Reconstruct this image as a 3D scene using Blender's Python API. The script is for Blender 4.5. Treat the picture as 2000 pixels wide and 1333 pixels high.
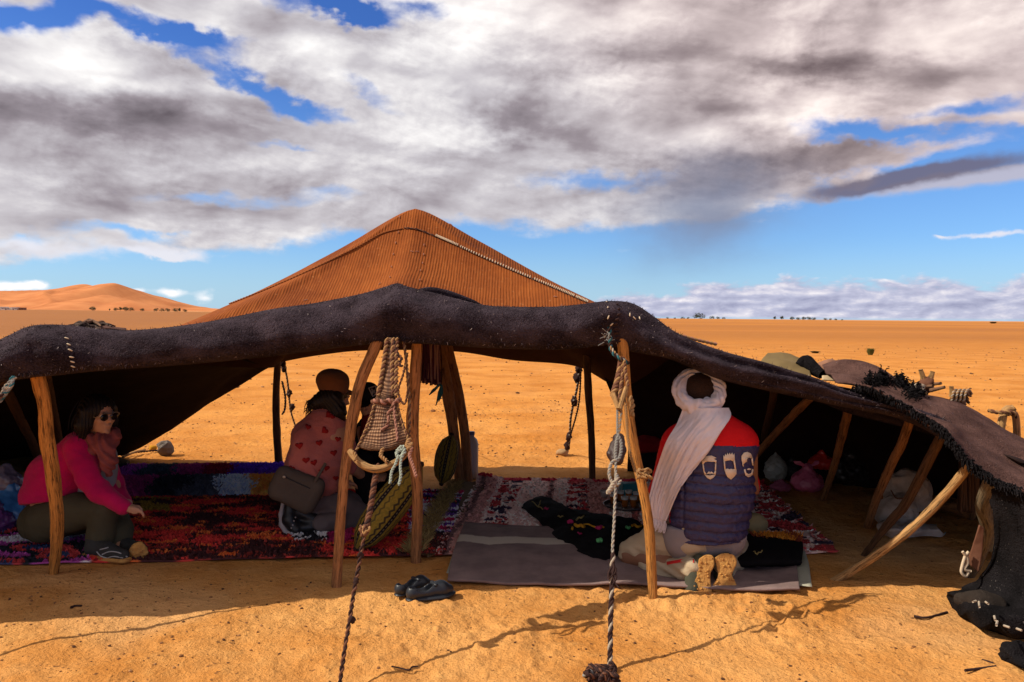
import bpy, bmesh, math, random
import numpy as np
from mathutils import Vector, Matrix, Euler
from mathutils.bvhtree import BVHTree

random.seed(7)
RNG = np.random.default_rng(7)
scene = bpy.context.scene
COL = scene.collection
for _o in list(bpy.data.objects):
    bpy.data.objects.remove(_o)

# ------------------------------------------------------------------ camera
W0, H0, FPX = 2000.0, 1333.0, 1560.0
CAM_H = 1.45
cam_data = bpy.data.cameras.new('camera')
cam_data.sensor_fit = 'HORIZONTAL'
cam_data.sensor_width = 36.0
cam_data.lens = 36.0 * FPX / W0
cam_data.clip_start = 0.05
cam_data.clip_end = 30000.0
cam = bpy.data.objects.new('camera', cam_data)
COL.objects.link(cam)
PITCH = math.atan((666.5 - 619.5) / FPX)
ROLL = math.radians(0.49)
CAM_R = Matrix.Rotation(math.radians(90) - PITCH, 3, 'X') @ Matrix.Rotation(ROLL, 3, 'Z')
cam.matrix_world = Matrix.Translation((0, 0, CAM_H)) @ CAM_R.to_4x4()
scene.camera = cam


def ray(px, py):
    return (CAM_R @ Vector(((px - W0 / 2) / FPX, -(py - H0 / 2) / FPX, -1.0)))


def P(px, py, y):
    """World point seen at photo pixel (px,py) at depth y metres."""
    d = ray(px, py)
    return Vector((0, 0, CAM_H)) + d * (y / d.y)


def G(px, py, z=0.0):
    d = ray(px, py)
    return Vector((0, 0, CAM_H)) + d * ((z - CAM_H) / d.z)


# ------------------------------------------------------------------ node expressions
class E:
    """Small wrapper so that node maths can be written as expressions."""
    nt = None

    def __init__(self, s):
        self.s = s

    @staticmethod
    def op(kind, *a, clamp=False):
        n = E.nt.nodes.new('ShaderNodeMath')
        n.operation = kind
        n.use_clamp = clamp
        for i, v in enumerate(a):
            if isinstance(v, E):
                E.nt.links.new(v.s, n.inputs[i])
            else:
                n.inputs[i].default_value = v
        return E(n.outputs[0])

    def __add__(s, o): return E.op('ADD', s, o)
    def __radd__(s, o): return E.op('ADD', o, s)
    def __sub__(s, o): return E.op('SUBTRACT', s, o)
    def __rsub__(s, o): return E.op('SUBTRACT', o, s)
    def __mul__(s, o): return E.op('MULTIPLY', s, o)
    def __rmul__(s, o): return E.op('MULTIPLY', o, s)
    def __truediv__(s, o): return E.op('DIVIDE', s, o)
    def clamp(s): return E.op('ADD', s, 0.0, clamp=True)


def sstep(x, a, b):
    n = E.nt.nodes.new('ShaderNodeMapRange')
    n.interpolation_type = 'SMOOTHSTEP'
    E.nt.links.new(x.s, n.inputs[0])
    n.inputs[1].default_value = a
    n.inputs[2].default_value = b
    return E(n.outputs[0])


def vec(x, y, z=0.0):
    n = E.nt.nodes.new('ShaderNodeCombineXYZ')
    for i, v in enumerate((x, y, z)):
        if isinstance(v, E):
            E.nt.links.new(v.s, n.inputs[i])
        else:
            n.inputs[i].default_value = v
    return n.outputs[0]


def noise(v, scale=1.0, detail=4.0, rough=0.5, dist=0.0, out=0, lac=2.0):
    n = E.nt.nodes.new('ShaderNodeTexNoise')
    if v is not None:
        E.nt.links.new(v, n.inputs['Vector'])
    n.inputs['Scale'].default_value = scale
    n.inputs['Detail'].default_value = detail
    n.inputs['Roughness'].default_value = rough
    n.inputs['Distortion'].default_value = dist
    n.inputs['Lacunarity'].default_value = lac
    return E(n.outputs[out])


def mixc(f, a, b, blend='MIX'):
    n = E.nt.nodes.new('ShaderNodeMix')
    n.data_type = 'RGBA'
    n.blend_type = blend
    n.clamp_factor = True
    for i, v in ((0, f), (6, a), (7, b)):
        if isinstance(v, E):
            E.nt.links.new(v.s, n.inputs[i])
        elif i == 0:
            n.inputs[i].default_value = v
        else:
            n.inputs[i].default_value = (v[0], v[1], v[2], 1)
    return E(n.outputs[2])


def ramp(f, stops, interp='LINEAR'):
    n = E.nt.nodes.new('ShaderNodeValToRGB')
    n.color_ramp.interpolation = interp
    el = n.color_ramp.elements
    while len(el) < len(stops):
        el.new(0.5)
    for e, (p, c) in zip(el, stops):
        e.position = p
        e.color = (c[0], c[1], c[2], 1)
    E.nt.links.new(f.s, n.inputs[0])
    return E(n.outputs[0])


# ------------------------------------------------------------------ sun and sky
SUN_TRAVEL = Vector((1.05, 0.09, -1.0)).normalized()
sd = bpy.data.lights.new('sun', 'SUN')
sd.energy = 3.9
sd.angle = math.radians(0.53)
sd.color = (1.0, 0.90, 0.74)
sun = bpy.data.objects.new('sun', sd)
sun.rotation_euler = SUN_TRAVEL.to_track_quat('-Z', 'Y').to_euler()
sun.location = (-20, -4, 20)
COL.objects.link(sun)

world = bpy.data.worlds.new('World')
scene.world = world
world.use_nodes = True
E.nt = world.node_tree
world.node_tree.nodes.clear()
SKY_STRENGTH = 0.10


def build_sky():
    nt = E.nt
    sky = nt.nodes.new('ShaderNodeTexSky')
    sky.sky_type = 'NISHITA'
    sky.sun_disc = False
    S = -SUN_TRAVEL
    sky.sun_elevation = math.asin(S.z)
    sky.sun_rotation = math.atan2(S.x, S.y)
    sky.altitude = 700
    sky.air_density = 1.0
    sky.dust_density = 0.6
    sky.ozone_density = 2.2
    tc = nt.nodes.new('ShaderNodeTexCoord')
    sp = nt.nodes.new('ShaderNodeSeparateXYZ')
    nt.links.new(tc.outputs['Generated'], sp.inputs[0])
    x, y, z = (E(sp.outputs[i]) for i in range(3))
    K = 1560.0 / 100.0       # units: hundreds of photo pixels near the view axis
    u0 = E.op('ARCTAN2', x, y) * K
    v0 = E.op('ARCSINE', z) * K

    def uv(px, py):
        d = ray(px, py).normalized()
        return math.atan2(d.x, d.y) * K, math.asin(d.z) * K

    # domain warp gives every edge a torn, billowing outline
    w1 = noise(vec(u0 * 0.7, v0 * 1.25, 3.1), 1.0, 4, 0.55) - 0.5
    w2 = noise(vec(u0 * 0.7, v0 * 1.25, 9.7), 1.0, 4, 0.55) - 0.5
    w3 = noise(vec(u0 * 2.6, v0 * 3.6, 5.2), 1.0, 4, 0.6) - 0.5
    u = u0 + w1 * 1.5 + w3 * 0.35
    v = v0 + w2 * 0.85 + w3 * 0.25

    def blob(px, py, sx, sy, rot=0.0, uu=None, vv=None):
        cu, cv = uv(px, py)
        uu = u if uu is None else uu
        vv = v if vv is None else vv
        a = math.radians(rot)
        c, s = math.cos(a), math.sin(a)
        du, dv = uu - cu, vv - cv
        p = (du * (c * 100 / sx)) + (dv * (s * 100 / sx))
        q = (dv * (c * 100 / sy)) - (du * (s * 100 / sy))
        return E.op('EXPONENT', (p * p + q * q) * -1.0)

    def total(lst, **k):
        t = None
        for b in lst:
            w = b[0]
            g = blob(*b[1:], **k) * w
            t = g if t is None else t + g
        return t

    # fbm fields
    n_big = noise(vec(u0 * 0.26, v0 * 0.62, 1.7), 1.0, 7, 0.56, 0.5)
    n_mid = noise(vec(u0 * 0.42 + v0 * 0.10, v0 * 0.95, 6.4), 1.0, 7, 0.50, 0.25)
    n_mid_s = noise(vec(u0 * 0.42 + v0 * 0.10 - 0.12, v0 * 0.95 + 0.20, 6.4), 1.0, 7, 0.50, 0.25)
    n_fine = noise(vec(u0 * 1.7, v0 * 2.7, 2.2), 1.0, 6, 0.58, 0.2)
    n_fine_s = noise(vec(u0 * 1.7 - 0.10, v0 * 2.7 + 0.20, 2.2), 1.0, 6, 0.58, 0.2)

    # main deck: everything above a slanting, ragged lower edge
    cu, cv = uv(1000, 400)
    edge = (v - cv) - (u - cu) * 0.085 + 0.40 + (n_big - 0.5) * 0.8 + (n_mid - 0.5) * 0.6
    deck = sstep(edge, -0.40, 0.42)
    # blue windows in the deck
    gaps = total([
        (1.15, 300, 62, 150, 24, -12), (0.9, 400, 76, 70, 16, 4), (0.8, 60, 20, 90, 22, 8), (1.2, 640, 10, 150, 22, -3), (0.9, 835, 8, 55, 22, 0),
        (0.95, 460, 160, 110, 20, -18), (1.1, 590, 205, 90, 22, -10), (0.8, 690, 30, 60, 16, 0), (0.8, 725, 182, 90, 22, -24), (0.8, 565, 275, 110, 9, 0),
        (0.9, 40, 30, 90, 26, 10), (0.9, 400, 382, 120, 18, 0), (0.7, 640, 380, 110, 20, 3),
        (1.0, 1165, 348, 170, 26, 0), (1.1, 1650, 248, 85, 22, -8), (1.15, 1915, 205, 110, 20, 0),
        (1.0, 1800, 266, 210, 15, -2), (0.9, 230, 452, 100, 12, 0), (1.2, 1960, 300, 200, 34, 8),
        (1.1, 1880, 400, 420, 34, 6), (0.7, 60, 470, 40, 10, 0)])
    far_gap = sstep(n_big, 0.40, 0.24)          # elsewhere: noise opens windows too
    inview = blob(1000, 350, 1500, 640, 0, uu=u0, vv=v0)
    dens = deck - gaps * (0.30 + n_mid * 0.75) - far_gap * 0.8 * (1.0 - inview)
    a_deck = sstep(dens + (n_fine - 0.5) * 0.50 + (n_mid - 0.5) * 0.5, 0.16, 0.74)

    # light and dark masses of the deck
    dark = total([
        (0.36, 170, 225, 330, 44, -2), (0.28, 60, 225, 150, 36, 0), (0.22, 420, 250, 200, 30, -4), (0.20, 80, 310, 130, 22, -6),
        (0.18, 300, 150, 160, 20, 0), (0.22, 590, 365, 60, 14, 0), (0.16, 330, 400, 260, 40, 0),
        (0.42, 1080, 265, 150, 46, -14), (0.36, 1000, 200, 60, 60, -30), (0.30, 1430, 125, 330, 30, -6), (0.34, 1620, 130, 140, 26, 0),
        (0.30, 1850, 135, 230, 26, 0), (0.40, 1420, 355, 190, 34, 8), (0.22, 1280, 330, 230, 30, 0),
        (0.30, 1410, 215, 120, 30, -30), (0.20, 1560, 300, 200, 24, 6), (0.18, 1150, 110, 130, 30, 10), (0.16, 700, 40, 140, 26, 0)])
    bright = total([
        (0.32, 90, 70, 120, 40, -10), (0.28, 40, 165, 120, 40, 0), (0.22, 190, 120, 80, 30, 0), (0.30, 630, 110, 60, 50, 30), (0.30, 880, 90, 130, 110, 20),
        (0.18, 860, 270, 160, 50, 0), (0.18, 560, 300, 130, 26, 0), (0.24, 1230, 165, 160, 28, 4), (0.28, 1560, 190, 100, 30, 10),
        (0.24, 1600, 235, 36, 26, -20), (0.34, 1790, 85, 70, 34, 14), (0.20, 1960, 60, 120, 70, 0), (0.20, 1060, 40, 200, 60, 0),
        (0.2, 1080, 300, 100, 16, -8), (0.2, 250, 175, 160, 18, 0), (0.14, 120, 400, 160, 24, 0), (0.16, 420, 175, 40, 14, 0)])
    emb = (n_mid - n_mid_s) * 1.25 + (n_fine - n_fine_s) * 0.50 * sstep(n_mid, 0.36, 0.58) + (n_big - 0.5) * 0.30
    b = 0.565 + emb + bright * 0.95 - dark * 0.70
    thin = 1.0 - sstep(dens, 0.3, 1.0)
    b = b + thin * 0.10
    warm = sstep(u0 * 0.1 + (v0 - 3.0) * 0.12, 0.0, 0.75)
    c_cool = ramp(b, [(0.0, (0.105, 0.088, 0.102)), (0.32, (0.25, 0.220, 0.245)), (0.60, (0.45, 0.428, 0.455)), (0.98, (0.78, 0.76, 0.75))])
    c_warm = ramp(b, [(0.0, (0.110, 0.080, 0.086)), (0.32, (0.265, 0.210, 0.214)), (0.60, (0.50, 0.415, 0.41)), (0.98, (0.84, 0.735, 0.69))])
    c_deck = mixc(warm, c_cool, c_warm)

    # rain veil under the deck, small stray clouds, the long dark roll cloud
    veil = (blob(1390, 400, 130, 75, 0) * 0.75 + blob(1340, 470, 120, 60, 20) * 0.28)
    stray = total([(1.0, 300, 484, 110, 13, -8), (1.1, 70, 482, 120, 20, -2), (1.0, 330, 500, 60, 9, -14), (1.1, 873, 412, 34, 11, 0),
                   (0.9, 1930, 457, 80, 5, 4), (0.7, 1840, 462, 14, 3, 0), (0.4, 1495, 432, 50, 5, 0), (0.8, 1140, 388, 90, 16, 0), (0.7, 960, 392, 80, 16, 0)],
                  uu=u0 + w1 * 0.5 + w3 * 0.25, vv=v0 + w2 * 0.25 + w3 * 0.2)
    a_stray = sstep(stray + (n_fine - 0.5) * 1.2, 0.25, 1.05)
    uq, vq = u0 + w1 * 0.3, v0 + w2 * 0.22 + w3 * 0.12
    roll_d = sstep(total([(1.0, 1830, 338, 170, 17, 7), (0.8, 1700, 360, 120, 13, 8)], uu=uq, vv=vq) + (n_fine - 0.5) * 0.6, 0.15, 0.95)
    roll_l = sstep(total([(1.0, 1960, 345, 110, 15, 8), (1.0, 1820, 358, 160, 11, 6)], uu=uq, vv=vq) + (n_fine - 0.5) * 0.6, 0.2, 0.95)

    # cumulus bank along the horizon
    n_c = noise(vec(u0 * 1.25, v0 * 3.4, 8.8), 1.0, 6, 0.56, 0.15)
    n_cs = noise(vec(u0 * 1.25 - 0.10, v0 * 3.4 + 0.22, 8.8), 1.0, 6, 0.56, 0.15)
    n_top = noise(vec(u0 * 0.55, 0.0, 4.4), 1.0, 4, 0.55)
    side = sstep(u0, -0.6, 4.4)
    top = 0.06 + side * 0.64 + sstep(u0, 1.0, 2.5) * 0.06 + (n_top - 0.5) * 0.35
    a_bank = sstep(top + (n_c - 0.5) * 0.9 - v0, -0.02, 0.16) * sstep(v0, -0.02, 0.06)
    lowb = sstep(u0, -0.6, 0.6)
    puff = total([(1.0, 15, 561, 36, 9, 0), (1.0, 68, 559, 24, 9, 0), (1.0, 335, 572, 26, 9, 0), (1.0, 400, 582, 20, 14, 0), (0.8, 270, 570, 16, 6, 0)],
                 uu=u0 + w3 * 0.3, vv=v0 + w3 * 0.15)
    a_puff = sstep(puff + (n_c - 0.5) * 1.6, 0.25, 1.1)
    bb = 0.40 + (n_c - n_cs) * 2.0 + sstep(v0, 0.25, 0.95) * 0.16 + (noise(vec(u0 * 0.5, v0 * 5.0, 2.8), 1.0, 4, 0.5) - 0.5) * 0.35
    c_bank = ramp(bb, [(0.0, (0.25, 0.26, 0.38)), (0.45, (0.40, 0.41, 0.53)), (0.75, (0.60, 0.58, 0.64)), (1.0, (0.88, 0.84, 0.83))])

    # clear sky: the Nishita model, pushed towards the deep blue of the photograph
    clear = mixc(1.0, E(sky.outputs[0]), (SKY_STRENGTH,) * 3, 'MULTIPLY')
    clear = mixc(1.0, clear, (0.50, 0.74, 1.08), 'MULTIPLY')
    clear = mixc(sstep(v0, 2.2, 5.5), clear, mixc(1.0, clear, (0.55, 0.66, 0.86), 'MULTIPLY'))
    clear = mixc(sstep(v0, 1.6, -0.2) * 0.75, clear, (0.34, 0.50, 0.63))
    col = clear
    col = mixc(a_stray * 0.85, col, (0.66, 0.63, 0.66))
    col = mixc(a_puff, col, (0.78, 0.77, 0.78))
    col = mixc(a_bank * (0.10 + 0.90 * lowb), col, c_bank)
    col = mixc(a_deck, col, c_deck)
    col = mixc(veil, col, (0.17, 0.20, 0.29))
    col = mixc(roll_l * 0.8, col, (0.42, 0.38, 0.42))
    col = mixc(roll_d * 0.9, col, (0.12, 0.105, 0.15))
    # ground colour below the horizon (seen by nothing but far bounces)
    col = mixc(sstep(v0, -0.02, -0.4), col, (0.40, 0.24, 0.11))
    bg = nt.nodes.new('ShaderNodeBackground')
    bg.inputs['Strength'].default_value = SKY_STRENGTH
    fin = mixc(1.0, col, (1 / SKY_STRENGTH,) * 3, 'MULTIPLY')
    nt.links.new(fin.s, bg.inputs['Color'])
    out = nt.nodes.new('ShaderNodeOutputWorld')
    nt.links.new(bg.outputs[0], out.inputs[0])


build_sky()
world.cycles.sampling_method = 'MANUAL'
world.cycles.sample_map_resolution = 512
vs = scene.view_settings
vs.view_transform = 'Standard'
vs.look = 'None'
vs.gamma = 1.0
vs.use_curve_mapping = False
vs.exposure = 0.45
scene.cycles.max_bounces = 8
scene.cycles.diffuse_bounces = 6
scene.cycles.use_denoising = True
# ------------------------------------------------------------------ numpy helpers
def _hash(ix, iy, iz, seed):
    h = (ix.astype(np.int64) * 374761393 + iy.astype(np.int64) * 668265263 + iz.astype(np.int64) * 2147483647 + seed * 974711) & 0x7fffffff
    h = ((h ^ (h >> 13)) * 1274126177) & 0x7fffffff
    return ((h ^ (h >> 16)) & 0xffff) / 65535.0


def vnoise(x, y, z=None, seed=0):
    """value noise in -1..1"""
    x = np.asarray(x, float); y = np.asarray(y, float)
    z = np.zeros_like(x) if z is None else np.asarray(z, float)
    x, y, z = np.broadcast_arrays(x, y, z)
    xi, yi, zi = np.floor(x), np.floor(y), np.floor(z)
    fx, fy, fz = x - xi, y - yi, z - zi
    fx = fx * fx * (3 - 2 * fx); fy = fy * fy * (3 - 2 * fy); fz = fz * fz * (3 - 2 * fz)
    r = 0
    for dx in (0, 1):
        for dy in (0, 1):
            for dz in (0, 1):
                w = (fx if dx else 1 - fx) * (fy if dy else 1 - fy) * (fz if dz else 1 - fz)
                r = r + w * _hash(xi + dx, yi + dy, zi + dz, seed)
    return r * 2 - 1


def fbm(x, y, z=None, oct=4, seed=0, gain=0.5):
    r, a = 0, 1.0
    for k in range(oct):
        r = r + a * vnoise(x * 2 ** k, y * 2 ** k, None if z is None else z * 2 ** k, seed + k * 17)
        a *= gain
    return r


def catmull(pts, n):
    """resample a polyline of vectors (any dimension) smoothly to n points"""
    p = np.array([list(q) for q in pts], float)
    if len(p) == 2:
        t = np.linspace(0, 1, n)[:, None]
        return p[0] * (1 - t) + p[1] * t
    p = np.vstack([2 * p[0] - p[1], p, 2 * p[-1] - p[-2]])
    m = len(p) - 3
    t = np.linspace(0, m - 1e-9, n)
    i = t.astype(int)
    f = (t - i)[:, None]
    a, b, c, d = p[i], p[i + 1], p[i + 2], p[i + 3]
    return 0.5 * (2 * b + (c - a) * f + (2 * a - 5 * b + 4 * c - d) * f * f + (3 * b - a - 3 * c + d) * f ** 3)


# ------------------------------------------------------------------ object helpers
def link(name, me, mat=None, parent=None):
    o = bpy.data.objects.new(name, me)
    COL.objects.link(o)
    if parent is not None:
        o.parent = parent
        o.matrix_parent_inverse = Matrix.Translation(-parent.location)
    if mat is not None and me is not None and len(me.materials) == 0:
        for m in (mat if isinstance(mat, (list, tuple)) else [mat]):
            me.materials.append(m)
    return o


def smooth(me, on=True):
    me.polygons.foreach_set('use_smooth', np.full(len(me.polygons), on))


def mesh_np(name, V, F, mat=None, parent=None, sm=True, uv=None, mi=None, col=None):
    """V (n,3); F (m,3|4) array or list. uv per vertex. col per vertex (linear rgb attribute 'tint')"""
    me = bpy.data.meshes.new(name)
    V = np.asarray(V, np.float32)
    if isinstance(F, np.ndarray) and F.ndim == 2:
        nf, k = F.shape
        me.vertices.add(len(V)); me.vertices.foreach_set('co', V.ravel())
        me.loops.add(nf * k); me.loops.foreach_set('vertex_index', F.astype(np.int32).ravel())
        me.polygons.add(nf)
        me.polygons.foreach_set('loop_start', np.arange(0, nf * k, k, dtype=np.int32))
        me.polygons.foreach_set('loop_total', np.full(nf, k, np.int32))
        me.update(calc_edges=True)
    else:
        me.from_pydata([tuple(v) for v in V], [], [tuple(int(i) for i in f) for f in F])
    if uv is not None:
        li = np.zeros(len(me.loops), np.int32); me.loops.foreach_get('vertex_index', li)
        ul = me.uv_layers.new(name='UVMap')
        ul.data.foreach_set('uv', np.asarray(uv, np.float32)[li].ravel())
    if col is not None:
        at = me.color_attributes.new('tint', 'FLOAT_COLOR', 'POINT')
        c = np.ones((len(V), 4), np.float32); c[:, :3] = col
        at.data.foreach_set('color', c.ravel())
    smooth(me, sm)
    o = link(name, me, mat, parent)
    if mi is not None:
        me.polygons.foreach_set('material_index', np.asarray(mi, np.int32))
    me.validate()
    return o


def grid_faces(nu, nv, wrap_u=False, wrap_v=False):
    """vertex index i*nv+j, i<nu, j<nv"""
    i = np.arange(nu if wrap_u else nu - 1)
    j = np.arange(nv if wrap_v else nv - 1)
    I, J = np.meshgrid(i, j, indexing='ij')
    I2, J2 = (I + 1) % nu, (J + 1) % nv
    return np.stack([I * nv + J, I2 * nv + J, I2 * nv + J2, I * nv + J2], -1).reshape(-1, 4)


def merge(parts):
    """parts: list of (V,F[,col]) with quads/tris arrays of equal width"""
    Vs, Fs, Cs, o = [], [], [], 0
    for p in parts:
        Vs.append(p[0]); Fs.append(np.asarray(p[1]) + o); o += len(p[0])
        if len(p) > 2:
            Cs.append(np.broadcast_to(np.asarray(p[2], float), (len(p[0]), 3)).copy())
    return np.vstack(Vs), np.vstack(Fs), (np.vstack(Cs) if Cs else None)


def tube_np(pts, rad, seg=10, n=None, cap=True, jitter=0.0, seed=0, squash=None):
    """tube along a smooth path; rad scalar / list. returns V, F (quads), uv"""
    pts = [list(p) for p in pts]
    n = n or max(2, (len(pts) - 1) * 6 + 1)
    C = catmull(pts, n)
    if np.isscalar(rad):
        R = np.full(n, float(rad))
    else:
        R = np.interp(np.linspace(0, 1, n), np.linspace(0, 1, len(rad)), rad)
    T = np.gradient(C, axis=0)
    T /= np.linalg.norm(T, axis=1)[:, None] + 1e-12
    ref = np.array([0, 0, 1.0]) if abs(T[0][2]) < 0.9 else np.array([0, 1.0, 0])
    N = np.zeros_like(C); B = np.zeros_like(C)
    nn = np.cross(T[0], np.cross(ref, T[0])); nn /= np.linalg.norm(nn)
    for i in range(n):
        nn = nn - T[i] * np.dot(nn, T[i]); nn /= np.linalg.norm(nn) + 1e-12
        N[i] = nn; B[i] = np.cross(T[i], nn)
    a = np.linspace(0, 2 * np.pi, seg, endpoint=False)
    L = np.concatenate([[0], np.cumsum(np.linalg.norm(np.diff(C, axis=0), axis=1))])
    RR = np.repeat(R[:, None], seg, 1)
    if jitter:
        ca, sa = np.cos(a)[None, :], np.sin(a)[None, :]
        RR = RR * (1 + jitter * fbm(ca * 1.3 + seed * 7.1, sa * 1.3 + 0 * RR, (L / (np.mean(R) * 3.2))[:, None] + seed, oct=3, seed=seed))
    ex = np.cos(a)[None, :, None] * N[:, None, :]
    ey = np.sin(a)[None, :, None] * B[:, None, :] * (squash or 1.0)
    V = C[:, None, :] + RR[:, :, None] * (ex + ey)
    V = V.reshape(-1, 3)
    F = grid_faces(n, seg, wrap_v=True)
    F = F[:, ::-1]
    uv = np.stack([np.tile(a / (2 * np.pi), n), np.repeat(L, seg)], 1)
    if cap:
        V = np.vstack([V, C[0], C[-1]])
        k = n * seg
        j = np.arange(seg); j2 = (j + 1) % seg
        c0 = np.stack([np.full(seg, k), j, j2, np.full(seg, k)], 1)
        c1 = np.stack([np.full(seg, k + 1), (n - 1) * seg + j2, (n - 1) * seg + j, np.full(seg, k + 1)], 1)
        # degenerate quads become triangles
        F = np.vstack([F, c0, c1])
        uv = np.vstack([uv, [0.5, 0], [0.5, L[-1]]])
    return V, F, uv


def fix_quads(F):
    return [tuple(dict.fromkeys(int(i) for i in f)) for f in F]


def tube(name, pts, rad, mat, parent=None, **k):
    V, F, uv = tube_np(pts, rad, **k)
    return mesh_np(name, V, fix_quads(F), mat, parent, uv=uv)


def rope_np(pts, r, pitch=None, strands=2, seg=6, slack=0.0, seed=0):
    """twisted rope: strands wound about a path, as real tubes"""
    pts = np.array([list(p) for p in pts])
    C = catmull(pts, max(8, len(pts) * 8))
    L = np.concatenate([[0], np.cumsum(np.linalg.norm(np.diff(C, axis=0), axis=1))])
    pitch = pitch or r * 7
    n = int(max(8, L[-1] / pitch * 8))
    t = np.linspace(0, L[-1], n)
    C = np.stack([np.interp(t, L, C[:, k]) for k in range(3)], 1)
    T = np.gradient(C, axis=0); T /= np.linalg.norm(T, axis=1)[:, None] + 1e-12
    ref = np.array([0.31, 0.9, 0.3]); ref /= np.linalg.norm(ref)
    N = np.cross(T, ref); N /= np.linalg.norm(N, axis=1)[:, None] + 1e-12
    B = np.cross(T, N)
    out = []
    for s in range(strands):
        ph = 2 * np.pi * (t / pitch + s / strands)
        w = r * 0.55 * (1 + slack * vnoise(t / pitch * 0.6, t * 0 + s, seed=seed + s))
        Q = C + (np.cos(ph) * w)[:, None] * N + (np.sin(ph) * w)[:, None] * B
        V, F, uv = tube_np(Q, r * 0.62, seg=seg, n=n, cap=False)
        out.append((V, F))
    return out


def rope(name, pts, r, mats, parent=None, **k):
    parts = rope_np(pts, r, **k)
    V, F, _ = merge(parts)
    mi = np.concatenate([np.full(len(p[1]), i % len(mats)) for i, p in enumerate(parts)])
    return mesh_np(name, V, F, mats, parent, mi=mi)


def ell_np(c, r, seg=10, rings=7, rot=None, rough=0.0, seed=0):
    a = np.linspace(0, 2 * np.pi, seg, endpoint=False)
    b = np.linspace(-np.pi / 2, np.pi / 2, rings)
    A, Bb = np.meshgrid(a, b)
    D = np.stack([np.cos(Bb) * np.cos(A), np.cos(Bb) * np.sin(A), np.sin(Bb)], -1).reshape(-1, 3)
    k = 1 + (rough * fbm(D[:, 0] * 1.7 + seed, D[:, 1] * 1.7, D[:, 2] * 1.7, oct=3, seed=seed) if rough else 0)
    V = D * np.array(r) * (k[:, None] if rough else 1)
    if rot is not None:
        V = V @ np.array(Euler(rot).to_matrix()).T
    return V + np.array(list(c)), grid_faces(rings, seg, wrap_v=True)


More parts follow.
